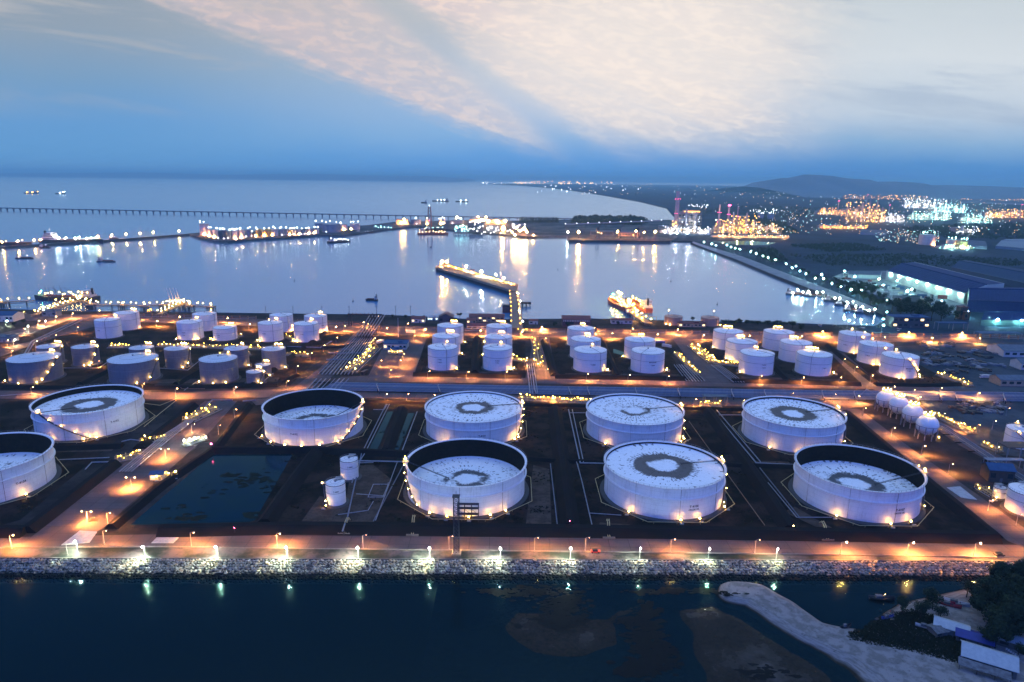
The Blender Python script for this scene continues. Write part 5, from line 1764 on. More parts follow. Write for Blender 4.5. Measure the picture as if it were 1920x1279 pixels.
for i, (x, y, r, c, lb) in enumerate(((1085, 447, 2.2, 'port', 'brightest amber floodlight on the coal quay'), (1158, 446, 1.5, 'port', 'second bright amber floodlight on the quay'), (1192, 445, 1.0, 'port', 'third amber floodlight on the quay'), (1228, 446, 1.35, 'port', 'fourth amber floodlight near the power station'),
                                      (1064, 447, .8, 'port_white', 'white floodlight at the left end of the coal quay'), (1268, 450, .7, 'port_white', 'cold floodlight at the quay corner by the power station'), (905, 434, 1.1, 'port', 'amber floodlight before the big dark port block'), (893, 434, 1.0, 'port', 'second amber floodlight before the big dark port block'),
                                      (968, 438, 1.0, 'port', 'left amber floodlight of the amber berth'), (983, 438, 1.0, 'port', 'right amber floodlight of the amber berth'), (868, 434, .8, 'port_white', 'white floodlight right of the dredger'), (1207, 448, .6, 'port', 'small amber floodlight at the quay edge'),
                                      (857, 416, .9, 'port', 'amber light high behind the port blocks'), (896, 415, .9, 'port', 'amber light over the amber hall'), (912, 416, .9, 'port', 'second amber light over the amber hall'))):
    t = thing('floodlight_mast', lb, 'floodlight', G(x, y, 1.3), 'floodlights of the port')
    MB().tube([(0, 0, 0), (0, 0, 18)], .35, 5).build('pole', TRIM, t)
    MB().box(-1.2, 1.2, -.4, .4, 17.6, 18.4).build('head', TRIM, t)
    bulb(c, t, (0, -.8, 17.4), r)
# coal quay edge and cranes
prism_land([(1066, 446.5), (1260, 449.5), (1256, 452), (1066, 450.5)], 3.0, 'quay', QUAY)
for i, (x, h, lb) in enumerate(((1120, 46, 'left dark luffing crane on the coal quay'), (1160, 40, 'middle dark crane on the coal quay'), (1195, 44, 'right dark crane on the coal quay'))):
    t = thing('quay_crane', lb, 'crane', G(x, 447, 3), 'cranes on the coal quay')
    mb = MB()
    for sx in (-5, 5):
        for sy in (-5, 5):
            mb.tube([(sx, sy, 0), (sx * .4, sy * .4, h * .5)], .8, 5)
    mb.build('gantry', TRIM, t)
    MB().box(-4, 4, -4, 4, h * .5, h * .66).build('cab', TRIM, t)
    MB().tube([(0, 0, h * .6), (14, -6, h)], .8, 5).build('jib', TRIM, t)
# conveyor
a, b = G(1060, 421, 16), G(1240, 414, 22)
t = thing('conveyor', 'long pale sloping conveyor bridge above the coal quay', 'conveyor', a)
d = b - a
MB().tube([(0, 0, 0), tuple(d)], 2.0, 4).build('gallery', COOLB, t)
for k in range(6):
    f = k / 5
    MB().box(d.x * f - .8, d.x * f + .8, d.y * f - .8, d.y * f + .8, -16, d.z * f).build('trestle', TRIM, t)
for k in range(10):
    f = k / 9
    bulb('far_white', t, (d.x * f, d.y * f - 4, d.z * f + 3), .9)


# ------------------------------------------------------------------ ships
HULLD = plain('hull_dark', (.02, .022, .03), rough=.5)
HULLR = plain('hull_red', (.26, .06, .04), rough=.6)
SUPER = plain('ship_white', (.62, .60, .56), rough=.5)
DECKR = plain('deck_red', (.16, .05, .04), rough=.7)


def ship(p, L, B, D, rz, label, hull=None, lamps=8, lc='warm', lr=.5, superh=10, cat='tanker', group=None, funnel=True, z=None, cranes=0, greens=0):
    """local +x is the bow"""
    t = thing('ship', label, cat, (p.x, p.y, SEA_Z if z is None else z), group, rz)
    hull = hull or HULLD
    sec = []
    N = 15
    for i in range(N):
        f = i / (N - 1)
        x = -L / 2 + L * f
        bw = 1.0
        if f > .72:
            bw = max(.02, 1 - ((f - .72) / .28) ** 2.0)
        if f < .12:
            bw = .72 + .28 * (f / .12)
        dk = D * (1 + (.28 if f > .85 else 0) + (.18 if f < .2 else 0))
        sec.append((x, B / 2 * bw, dk))
    vs, fs = [], []
    for x, bw, dk in sec:
        vs += [(x - (0 if x < L * .3 else 1.2), -bw * .82, -1.5), (x, -bw, dk * .35), (x, -bw, dk), (x, bw, dk), (x, bw, dk * .35), (x - (0 if x < L * .3 else 1.2), bw * .82, -1.5)]
    for i in range(N - 1):
        for j in range(5):
            fs.append((i * 6 + j, i * 6 + j + 1, (i + 1) * 6 + j + 1, (i + 1) * 6 + j)[::-1])
    fs += [tuple(range(6)), tuple(range((N - 1) * 6, N * 6))[::-1]]
    MB().add(vs, fs).build('hull', hull, t)
    # tiers of the superstructure
    xs = -L * .34
    z0 = D * 1.05
    h = superh / 3
    for k, (lx, wy) in enumerate(((L * .20, B * .92), (L * .16, B * .8), (L * .11, B * .98))):
        MB().box(xs - lx / 2, xs + lx / 2, -wy / 2, wy / 2, z0 + h * k, z0 + h * (k + 1) - .25).build('deckhouse', SUPER, t)
        mb = MB()
        for s_ in (-1, 1):
            mb.box(xs - lx * .44, xs + lx * .44, s_ * wy / 2 - .04, s_ * wy / 2 + .04, z0 + h * k + h * .45, z0 + h * k + h * .72)
        mb.box(xs + lx / 2 - .04, xs + lx / 2 + .05, -wy * .44, wy * .44, z0 + h * k + h * .45, z0 + h * k + h * .72)
        mb.build('windows', GLASS, t)
    if funnel:
        MB().lathe([(B * .11, z0 + superh * .4), (B * .10, z0 + superh * 1.3), (.01, z0 + superh * 1.3)], 10, (xs - L * .08, 0)).build('funnel', HULLD, t)
    MB().tube([(xs, 0, z0 + superh - .3), (xs, 0, z0 + superh * 1.7)], .22, 5).tube([(xs, -B * .2, z0 + superh * 1.4), (xs, B * .2, z0 + superh * 1.4)], .14, 4).build('mast', SUPER, t)
    mb = MB().box(-L * .22, L * .38, -.3, .3, D, D + 1.6)
    for k in range(5):
        mb.tube([(-L * .2 + k * L * .13, -B * .4, D + .5), (-L * .2 + k * L * .13, B * .4, D + .5)], .2, 5)
    mb.build('deck_pipes', DECKR, t)
    for k in range(cranes):
        x = -L * .05 + k * L * .2
        MB().tube([(x, 0, D), (x, 0, D + superh)], .3, 5).tube([(x, 0, D + superh), (x + 5, 3, D + superh * 1.4)], .2, 5).build('derrick', TRIM, t)
    rn = random.Random(int(L * 10 + p.x))
    for k in range(lamps):
        if k % 3 == 0:
            q = (xs + rn.uniform(-.09, .12) * L, rn.choice((-1, 1)) * B * .5, z0 + superh * rn.uniform(.2, 1.0))
        else:
            q = (-L * .25 + L * .66 * k / lamps, rn.uniform(-.35, .35) * B, D + rn.uniform(2, 6))
        bulb(lc, t, q, lr * rn.uniform(.7, 1.2))
    for k in range(greens):
        bulb('big_green', t, (L * .42 if k == 0 else -L * .48, -B * .3, D + 6), .55)
    return t


ship(G(125, 563, SEA_Z), 86, 14, 5, rad(178), 'dark-hulled lit tanker moored at the left jetty, its bow to the left', lamps=20, lc='warm', lr=.5, superh=9, cranes=2, greens=1)
ship(G(1158, 574, SEA_Z), 74, 13, 4.5, rad(101), 'left of the two amber-lit tankers at the short jetty, green lights on its side', hull=HULLR, lamps=14, lc='amber', lr=.32, superh=9, greens=2, group='amber-lit tankers')
ship(G(1199, 577, SEA_Z), 76, 13, 4.8, rad(98), 'right of the two amber-lit tankers at the short jetty, with the white mast', hull=HULLR, lamps=14, lc='amber', lr=.32, superh=10, greens=0, group='amber-lit tankers')
ship(G(136, 455, SEA_Z), 150, 24, 7, rad(0), 'long dark ship with cold deck lights by the breakwater', lamps=9, lc='port_white', lr=.55, superh=16, greens=1, group='ships by the breakwater')
ship(G(14, 460, SEA_Z), 110, 20, 6, rad(3), 'dark ship cut by the left edge beside the breakwater', lamps=6, lc='far_warm', lr=.9, superh=12, group='ships by the breakwater')
ship(G(636, 455, SEA_Z), 62, 14, 4, rad(40), 'small workboat covered in cold lights off the island', lamps=18, lc='far_white', lr=1.0, superh=9, cat='workboat')
ship(G(812, 440, SEA_Z), 90, 22, 5, rad(4), 'lit dredger with a tall red lattice tower before the port', hull=HULLR, lamps=20, lc='far_warm', lr=1.1, superh=12, cat='dredger', cranes=2)
t = thing('drilling_tower', 'tall red lattice tower rising from the lit dredger', 'lattice tower', G(806, 440, 2))
mb = MB()
for sx in (-1, 1):
    for sy in (-1, 1):
        mb.tube([(sx * 7, sy * 7, 0), (sx * 3, sy * 3, 78)], .8, 4)
for k in range(9):
    w0 = 7 - 4 * k / 9
    w1 = 7 - 4 * (k + 1) / 9
    z0, z1 = k * 78 / 9, (k + 1) * 78 / 9
    mb.tube([(-w0, -w0, z0), (w1, -w1, z1)], .5, 4).tube([(w0, -w0, z0), (-w1, -w1, z1)], .5, 4)
mb.build('lattice', plain('red_lattice', (.22, .05, .06)), t)
bulb('far_white', t, (0, 0, 81), 1.0)
bulb('far_red', t, (0, -4, 40), 1.0)
ship(G(816, 433, SEA_Z), 70, 16, 5, rad(0), 'dark barge berthed behind the lit dredger', lamps=8, lc='far_cyan', lr=1.0, superh=8, cat='barge')
ship(G(818, 463, SEA_Z) if False else G(808, 464, SEA_Z), 4, 2, 1, 0, 'tiny dark skiff on the bay left of the buoys', lamps=0, superh=2, cat='boat', funnel=False)


def tug(p, rz, label, L=24, lamps=2, group='tugs and small boats on the bay', lc='far_white'):
    return ship(p, L, L * .3, 1.8, rz, label, lamps=lamps, lc=lc, lr=.4, superh=5.5, cat='tugboat', group=group)


tug(G(47, 485, SEA_Z), rad(0), 'dark tug with a white deckhouse, the left of the two under way', 34)
tug(G(200, 491, SEA_Z), rad(0), 'dark tug trailing a faint wake, the right of the two under way', 34)
tug(G(697, 564, SEA_Z), rad(175), 'small black boat alone in the middle of the bay', 17, 0)
tug(G(85, 465, SEA_Z), rad(0), 'small dark boat just below the breakwater', 24)
tug(G(214, 448, SEA_Z), rad(0), 'tiny boat moored against the breakwater', 24)
tug(G(685, 437, SEA_Z), rad(5), 'dark ferry-like boat moored at the island narrows', 60, 9)
for i, (x, y, L_) in enumerate(((1496, 553, 34), (1532, 556, 36), (1566, 565, 30), (1590, 573, 34), (1606, 584, 32), (1630, 588, 34))):
    tug(G(x, y, SEA_Z), rad(-18), nth(i, 6) + ' of the six tugs moored along the right quay', L_, 3, 'tugs moored along the right quay', 'white')
for i, (x, y, L_) in enumerate(((826, 378, 120), (866, 379, 90), (58, 363, 130), (113, 364, 90), (795, 381, 40))):
    ship(G(x, y, SEA_Z), L_, L_ * .18, 6, rad(170), ('far ship with a tall dark mast beyond the bridge', 'second far ship beyond the bridge', 'far ship shining orange at the left', 'far ship with white lights at the left', 'tiny far boat left of the masted ship')[i], lamps=(3, 2, 6, 4, 0)[i], lc='far_gold' if i == 2 else 'far_white', lr=4.0 if i < 4 else 1, superh=14, cat='ship', group='far ships')
BUOY = plain('buoy_dark', (.02, .02, .025))
for i, (x, y) in enumerate(((582, 468), (552, 527), (881, 469), (1067, 473), (1183, 483), (1258, 528), (1345, 571), (1046, 506), (662, 565), (164, 474))):
    t = thing('buoy', ('dark buoy off the lit workboat', 'dark buoy in the bright left of the bay', 'dark buoy above the long pier', 'dark buoy beside the broadest amber reflection', 'dark buoy between two amber reflections', 'dark buoy right of the amber tankers', 'dark buoy near the right shore', 'dark buoy left of the broadest amber reflection', 'tiny buoy left of the lone black boat', 'tiny buoy right of the left tugs')[i], 'buoy', G(x, y, SEA_Z), 'buoys on the bay')
    MB().lathe([(.01, -.5), (1.1, -.4), (1.1, .5), (.35, .8), (.15, 3.2), (.01, 3.3)], 8).build('float', BUOY, t)
    MB().octa((0, 0, 3.7), .45).build('topmark', BUOY, t)

# ------------------------------------------------------------------ jetties
DECK = plain('jetty_deck', (.24, .20, .15), rough=.85)
PILE = plain('jetty_pile', (.05, .05, .055), rough=.9)


def jetty(pts, wd, label, z=3.2, nl=10, lc='warm', lr=.5, every=14.0, group='jetties', pile_r=.55, lh=3.4):
    P_ = [G(p[0], p[1], z) for p in pts]
    c = P_[0]
    t = thing('jetty', label, 'jetty', (c.x, c.y, 0), group)
    MB().ridge([(p.x - c.x, p.y - c.y) for p in P_], wd, wd, .9, z - .9).build('deck', DECK, t)
    rl = MB()
    tot = sum((b - a).length for a, b in zip(P_, P_[1:]))
    npile = min(60, max(2, int(tot / every)))

    def along(s):
        for a, b in zip(P_, P_[1:]):
            l = (b - a).length
            if s <= l or b is P_[-1]:
                d = (b - a).normalized()
                return a + d * s - c, Vector((-d.y, d.x, 0))
            s -= l
    for k in range(npile):
        p, nrm = along(tot * (k + .5) / npile)
        mb = MB()
        for s_ in (-1, 1):
            q = p + nrm * s_ * wd * .38
            mb.tube([(q.x, q.y, -9), (q.x, q.y, z - .9)], pile_r, 6)
        q0, q1 = p + nrm * wd * .5, p - nrm * wd * .5
        mb.tube([(q0.x, q0.y, z - 1.3), (q1.x, q1.y, z - 1.3)], .5, 4)
        mb.build('pile_bent', PILE, t)
    for s_ in (-1, 1):
        L_ = []
        for a, b in zip(P_, P_[1:]):
            d = (b - a).normalized()
            n_ = Vector((-d.y, d.x, 0)) * s_ * wd * .46
            L_ += [a - c + n_ + Vector((0, 0, 1.1)), b - c + n_ + Vector((0, 0, 1.1))]
        rl.tube(L_, .09, 4)
    rl.build('handrail', YEL, t)
    pl = MB()
    for o_ in (-.2, .05, .25):
        L_ = []
        for a, b in zip(P_, P_[1:]):
            d = (b - a).normalized()
            n_ = Vector((-d.y, d.x, 0)) * o_ * wd
            L_ += [a - c + n_ + Vector((0, 0, .5)), b - c + n_ + Vector((0, 0, .5))]
        pl.tube(L_, .22, 5)
    pl.build('pipes', GREY, t)
    for k in range(nl):
        p, nrm = along(tot * (k + .5) / nl)
        q = p + nrm * wd * (.45 if k % 2 else -.45)
        bulb(lc, t, (q.x, q.y, z + lh), lr)
        MB().box(q.x - .08, q.x + .08, q.y - .08, q.y + .08, z, z + lh).build('lamp_post', TRIM, t)
    return t


def dolphin(p, label, n=4):
    t = thing('mooring_dolphin', label, 'mooring dolphin', (p.x, p.y, 0), 'mooring dolphins')
    MB().box(-4.5, 4.5, -3.5, 3.5, 2.2, 3.6).build('cap', DECK, t)
    for x in (-3.4, -1.1, 1.1, 3.4):
        mb = MB().tube([(x * 1.2, -3, -9), (x, -2.4, 2.2)], .5, 6).tube([(x * 1.2, 3, -9), (x, 2.4, 2.2)], .5, 6)
        mb.build('pile', PILE, t)
    bulb('warm', t, (0, 0, 6), .5)
    MB().box(-.1, .1, -.1, .1, 3.6, 6).build('lamp_post', TRIM, t)
    return t


jetty([(64, 590), (102, 577), (138, 566), (152, 563)], 7, 'left trestle climbing from the shore to the tanker berth', nl=18)
jetty([(98, 567), (152, 563), (180, 571)], 5, 'berth walkway alongside the moored tanker at the left', nl=10)
jetty([(-30, 566), (30, 565), (66, 563)], 3, 'thin walkway at the left edge leading to the tanker berth', nl=5)
jetty([(180, 571), (228, 572), (275, 573), (302, 571)], 2.6, 'thin lamplit walkway between the two left jetties', nl=10, pile_r=.35, every=60)
jetty([(296, 590), (320, 578), (346, 567)], 7, 'right trestle of the left pair climbing to its loading platform', nl=14)
jetty([(302, 571), (346, 567), (352, 572)], 6, 'loading platform with white loading arms at the second left jetty', nl=10)
jetty([(352, 572), (400, 575)], 2.6, 'thin walkway right of the second loading platform', nl=4, pile_r=.35, every=60)
for i, (x, y, lb) in enumerate(((170, 576, 'dolphin right of the left tanker'), (230, 577, 'left dolphin under the thin middle walkway'), (272, 579, 'right dolphin under the thin middle walkway'), (306, 577, 'dolphin left of the second loading platform'), (356, 578, 'dolphin right of the second loading platform'), (397, 580, 'last dolphin at the walkway end'), (4, 572, 'dolphin at the left edge'))):
    dolphin(G(x, y, 0), 'mooring ' + lb)
for i, (x, y) in enumerate(((319, 571), (325, 571), (331, 570), (336, 570))):
    t = thing('loading_arm', nth(i, 4) + ' of the four loading arms on the second left platform', 'loading arm', G(x, y, 3.2), 'loading arms')
    MB().tube([(0, 0, 0), (0, 0, 9)], .55, 6).tube([(0, 0, 9), (-2.5, 0, 20)], [.45, .25], 5).tube([(0, 0, 9), (1.5, 2, 4)], .35, 5).build('arm', SUPER, t)
    bulb('warm', t, (0, -1, 4), .55)
for i, (x, y) in enumerate(((92, 566), (98, 566), (108, 565), (120, 564))):
    t = thing('loading_arm', nth(i, 4) + ' of the four loading arms before the left tanker', 'loading arm', G(x, y, 3.2), 'loading arms')
    MB().tube([(0, 0, 0), (0, 0, 8)], .5, 6).tube([(0, 0, 8), (-3, 0, 19)], [.4, .22], 5).build('arm', TRIM, t)
manifold((34, 592), (48, 589), 5, 5, 'lamp-topped valve rack at the root of the left trestle', seed=61)
manifold((276, 588), (288, 585), 5, 6, 'lamp-topped valve rack left of the second trestle root', seed=62)

# the long pier in the middle
P_ = [G(x, y, 4.2) for x, y in ((816, 501), (832, 493.5), (972, 533), (968, 547))]
c = P_[0]
t = thing('long_pier', 'long amber-lit concrete pier lying across the middle of the bay', 'pier', (c.x, c.y, 0), 'jetties')
MB().prism([(p.x - c.x, p.y - c.y) for p in P_], 1.0, 4.2).build('deck', DECK, t)
MB().prism([((p.x - c.x) * .985 + 1, (p.y - c.y) * .985 - .3) for p in P_], -8, .98).build('caisson', PILE, t)
A_0, A_1 = G(826, 497.5, 4.2) - c, G(966, 539, 4.2) - c
for k in range(34):
    f = (k + .5) / 34
    q = A_0.lerp(A_1, f)
    bulb('gold' if k % 4 else 'amber', t, (q.x, q.y + (5 if k % 2 else -4), 8.0), .50 if k % 4 else .42)
mb = MB()
for o_ in (3, 5, 7, 9):
    mb.tube([(A_0.x + 12, A_0.y + o_, 5), (A_1.x, A_1.y + o_, 5)], .4, 5)
mb.build('pipes', RUSTP, t)
mb = MB()
for k in range(60):
    q = A_0.lerp(A_1, k / 59)
    mb.box(q.x - .1, q.x + .1, q.y - 8, q.y - 7.8, 4.2, 5.4)
mb.build('railing', STEEL, t)
for k in range(9):
    f = (k + .5) / 9
    q = A_0.lerp(A_1, f)
    MB().box(q.x - 1, q.x + 1, q.y - 9.5, q.y - 8.2, -2, 3.6).build('fender', TRIM, t)
for i, (x, y, r, cc, lb) in enumerate(((829, 499, 1.25, 'port', 'bright amber floodlight at the far left tip of the long pier'), (838, 500, .8, 'port', 'second amber floodlight near the tip of the long pier'), (874, 509, .55, 'port_white', 'white floodlight beside the pier hose tower'), (903, 519, .95, 'port_white', 'brightest white floodlight at the middle of the pier'), (930, 525, .4, 'port_white', 'small white floodlight on the pier'), (945, 531, .35, 'port_white', 'small white light near the inner end of the pier'))):
    u = thing('floodlight_mast', lb, 'floodlight', G(x, y, 4.2), 'floodlights on the long pier')
    MB().tube([(0, 0, 0), (0, 0, 9)], .25, 5).build('pole', STEEL, u)
    MB().box(-.9, .9, -.3, .3, 8.9, 9.4).build('head', STEEL, u)
    bulb(cc, u, (0, -.5, 8.6), r)
    spot(u, (0, -.5, 7.2), (1, .5, .16) if cc == 'port' else (.9, 1, .9), 60000 * r, 165, 1.0)
for i, (x, y) in enumerate(((868, 508), (872, 509), (880, 511), (940, 529))):
    u = thing('loading_arm', nth(i, 4) + ' of the white loading arms on the long pier', 'loading arm', G(x, y, 4.2), 'loading arms')
    MB().tube([(0, 0, 0), (0, 0, 10)], .7, 6).tube([(0, 0, 10), (3.5, 1, 6)], .5, 5).tube([(0, 0, 10), (-1.5, 0, 13)], .45, 5).build('arm', SUPER, u)
house(G(838, 501, 4.2), 9, 6, 5, 'lit hut near the tip of the long pier', 'flat', wall=MATS['warm_wall'], nwin=3, lit=2)
house(G(886, 513, 4.2), 7, 5, 6, 'white control hut halfway along the long pier', 'flat', nwin=3, lit=1)
jetty([(962, 548), (966, 580), (967, 615)], 11, 'amber-lit trestle from the shore to the long pier', z=4, nl=16, lc='gold', lr=.5)
jetty([(972, 548), (975, 580), (978, 620)], 3, 'narrow white pipe bridge beside the trestle', z=6, nl=4, lc='white', lr=.2)
t = thing('mooring_block', 'square dark mooring block left of the trestle', 'mooring block', G(951, 585, SEA_Z))
MB().box(-6, 6, -5, 5, -2, 8).build('block', plain('mooring_rust', (.16, .08, .07)), t)
MB().box(-6.3, 6.3, -5.3, 5.3, 8, 8.7).build('cap', PILE, t)
t = thing('mooring_block', 'low dark mooring platform right of the trestle', 'mooring block', G(983, 573, SEA_Z))
MB().box(-9, 9, -4, 4, 2.5, 4.5).build('deck', PILE, t)
for x in (-7.5, -2.5, 2.5, 7.5):
    MB().tube([(x, -3, -6), (x, -3, 2.5)], .5, 5).build('pile', PILE, t)
jetty([(977, 566), (990, 567)], 1.6, 'thin footbridge to the low mooring platform', z=3, nl=0)
# short jetty with the two tankers
jetty([(1216, 606), (1192, 590), (1176, 574), (1166, 560)], 9, 'short jetty glowing amber between the two tankers', z=3.4, nl=18, lc='amber', lr=.34)
for i, (x, y, r) in enumerate(((1159, 556, .85), (1164, 559, .9), (1178, 571, .8), (1187, 580, .8), (1181, 575, .6), (1193, 592, .5))):
    u = thing('floodlight_mast', nth(i, 6, 'tip') + ' of the six amber floodlights along the tanker jetty', 'floodlight', G(x, y + 3, 3.4), 'amber floodlights on the tanker jetty')
    MB().tube([(0, 0, 0), (0, 0, 9)], .25, 5).build('pole', STEEL, u)
    MB().box(-.9, .9, -.3, .3, 8.9, 9.4).build('head', STEEL, u)
    bulb('amber', u, (0, -.5, 8.6), r)
    spot(u, (0, -.5, 8.0 + r * 0), (1, .46, .08), 120000, 165, 1.0)
    spot(u, (0, -1.6, 7.0), (1, .46, .08), 90000, 170, 1.0, (rad(75), 0))
house(G(1180, 586, 3.4), 8, 6, 5, 'white lit cabin on the tanker jetty', 'flat', nwin=3, lit=2)
u = thing('pipe_gate', 'thin maroon pipe frame standing on the shore right of the tanker jetty', 'pipe frame', G(1208, 601, .1))
MB().tube([(-14, 0, 0), (-14, 0, 5), (14, 0, 5), (14, 0, 0)], .35, 5).build('frame', RUSTP, u)

# ------------------------------------------------------------------ the long bridge
A, B = G(-160, 387, 9), G(1110, 411, 9)
d = B - A
t = thing('sea_bridge', 'very long low bridge on many piers crossing the sea behind the island', 'bridge', (A.x, A.y, 0))
MB().tube([(0, 0, 9), (d.x, d.y, 9)], 2.0, 4).build('deck', plain('bridge_dark', (.10, .13, .17)), t)
pm = MB().box(-1.5, 1.5, -3, 3, -9, 7).box(-3.5, 3.5, -4, 4, 5.6, 7.6).mesh('pier', MATS['bridge_dark'])
for k in range(96):
    f = (k + .5) / 96
    put('pier', pm, t, (d.x * f, d.y * f, 0))


# ================================================================== TREES
LEAF = []
for k, c in enumerate(((.010, .022, .012), (.016, .032, .018), (.024, .042, .022))):
    LEAF.append(plain('foliage_%d' % k, c, tuple(v * .6 for v in c), .8, scale=1.2))
BARK = plain('bark', (.04, .03, .025), rough=.9)


def crown_mesh(kind_, seed, n):
    """leaf clumps scattered through an uneven crown; unit height, base at 0"""
    rn = random.Random(seed)
    lobes = []
    if kind_ == 'round':
        for k in range(9):
            a, r = rn.uniform(0, 6.28), rn.uniform(.05, .30)
            lobes.append((r * math.cos(a), r * math.sin(a), rn.uniform(.42, .82), rn.uniform(.13, .24)))
    else:
        for k in range(11):
            z = .2 + .75 * k / 10
            lobes.append((rn.uniform(-.06, .06), rn.uniform(-.06, .06), z, .20 * (1.05 - z) + .035))
    vs, fs = [], []
    for k in range(n):
        lx, ly, lz, lr = rn.choice(lobes)
        u = Vector((rn.gauss(0, 1), rn.gauss(0, 1), rn.gauss(0, 1))).normalized() * lr * rn.uniform(.55, 1.08)
        c = Vector((lx, ly, lz)) + u
        s_ = rn.uniform(.014, .034)
        nrm = (u.normalized() + Vector((rn.uniform(-.7, .7), rn.uniform(-.7, .7), rn.uniform(-.4, .9)))).normalized()
        x = nrm.cross(Vector((0, 0, 1)) if abs(nrm.z) < .9 else Vector((1, 0, 0))).normalized()
        y = nrm.cross(x)
        o = len(vs)
        m_ = 5
        for j in range(m_):
            t = 2 * math.pi * j / m_ + rn.uniform(-.3, .3)
            vs.append(tuple(c + (x * math.cos(t) * rn.uniform(.7, 1.3) + y * math.sin(t) * rn.uniform(.6, 1.1)) * s_))
        fs.append(tuple(range(o, o + m_)))
    me = bpy.data.meshes.new('crown')
    me.from_pydata(vs, [], fs)
    for m_ in LEAF:
        me.materials.append(m_)
    me.polygons.foreach_set('material_index', [rn.choice((0, 0, 1, 1, 2)) for _ in fs])
    me.update()
    return me


CROWNS = {'round': [crown_mesh('round', s_, 1500) for s_ in range(4)], 'tall': [crown_mesh('tall', s_ + 20, 900) for s_ in range(3)], 'big': [crown_mesh('round', s_ + 40, 5200) for s_ in range(3)]}


def trunk_mesh(tall, seed):
    rn = random.Random(seed)
    mb = MB().tube([(0, 0, -.02), (.01, 0, .25), (-.01, .01, .55), (0, 0, .8)], [.030, .022, .016, .006], 6)
    for k in range(6):
        a = rn.uniform(0, 6.28)
        z = rn.uniform(.3, .55)
        r = .08 if tall else rn.uniform(.18, .30)
        mb.tube([(0, 0, z), (r * .6 * math.cos(a), r * .6 * math.sin(a), z + .12), (r * math.cos(a), r * math.sin(a), z + .22)], [.012, .008, .003], 5)
    return mb.mesh('trunk', BARK)


TRUNKS = {'round': [trunk_mesh(False, k) for k in range(3)], 'tall': [trunk_mesh(True, 9)], 'big': [trunk_mesh(False, 5)]}


def tree(p, h, label, kind_='round', group=None, seed=0, wide=1.0):
    rn = random.Random(seed)
    t = thing('tree', label, 'tree', (p.x, p.y, p.z), group, rn.uniform(0, 6.28))
    put('crown', rn.choice(CROWNS[kind_]), t, None, (h * wide, h * wide * rn.uniform(.85, 1.1), h))
    put('trunk', rn.choice(TRUNKS[kind_]), t, None, h)
    return t


# trees along the right quay
QT = [(1484, 500, 9), (1492, 504, 10), (1505, 512, 10), (1516, 518, 11), (1530, 526, 10), (1546, 532, 12), (1558, 538, 12), (1572, 545, 13), (1588, 552, 14), (1604, 560, 15), (1618, 566, 16), (1632, 572, 16), (1645, 580, 17), (1612, 548, 14), (1636, 556, 16), (1650, 566, 15)]
for i, (x, y, h) in enumerate(QT):
    tree(G(x, y, 0), h, nth(i, 16, 'left') + ' of the dark trees lining the right quay', group='trees lining the right quay', seed=i, wide=1.05)
MT = [(1672, 585, 20), (1688, 596, 24), (1706, 600, 22), (1726, 604, 25), (1746, 602, 24), (1764, 603, 20), (1700, 580, 17), (1722, 586, 18), (1716, 570, 13), (1740, 575, 14), (1760, 582, 15), (1664, 606, 12), (1775, 590, 14), (1790, 600, 13)]
for i, (x, y, h) in enumerate(MT):
    tree(G(x, y, 0), h, nth(i, 14, 'left') + ' in the dark clump of trees below the floodlit yard', group='clump of trees below the floodlit yard', seed=40 + i, wide=1.1)
ST = [(1298, 600, 5), (1385, 605, 6), (1400, 606, 5), (1420, 606, 4), (1441, 607, 5), (1462, 607, 5), (1040, 612, 6), (1066, 613, 6), (1159, 609, 5), (852, 604, 7), (1486, 614, 8), (1503, 621, 9), (27, 611, 6), (45, 605, 5), (862, 594, 6), (735, 594, 4), (760, 595, 4), (775, 595, 4), (795, 596, 4)]
for i, (x, y, h) in enumerate(ST):
    tree(G(x, y + 2, 0), h * 1.1, nth(i, 19, 'left').replace('leftmost', 'first') + ' of the small dark bushes listed along the terminal shore', group='small dark bushes along the terminal shore', seed=80 + i, wide=1.2)
# row of slim trees on the far strip
for i in range(26):
    x = 975 + i * 2.85
    tree(G(x, 418, 1), 20 + (i * 7) % 5, nth(i, 26) + ' in the row of slim dark trees on the port strip', 'tall', 'row of slim trees on the port strip', 120 + i, .9)
# woods: masses nobody could count
wr = random.Random(77)


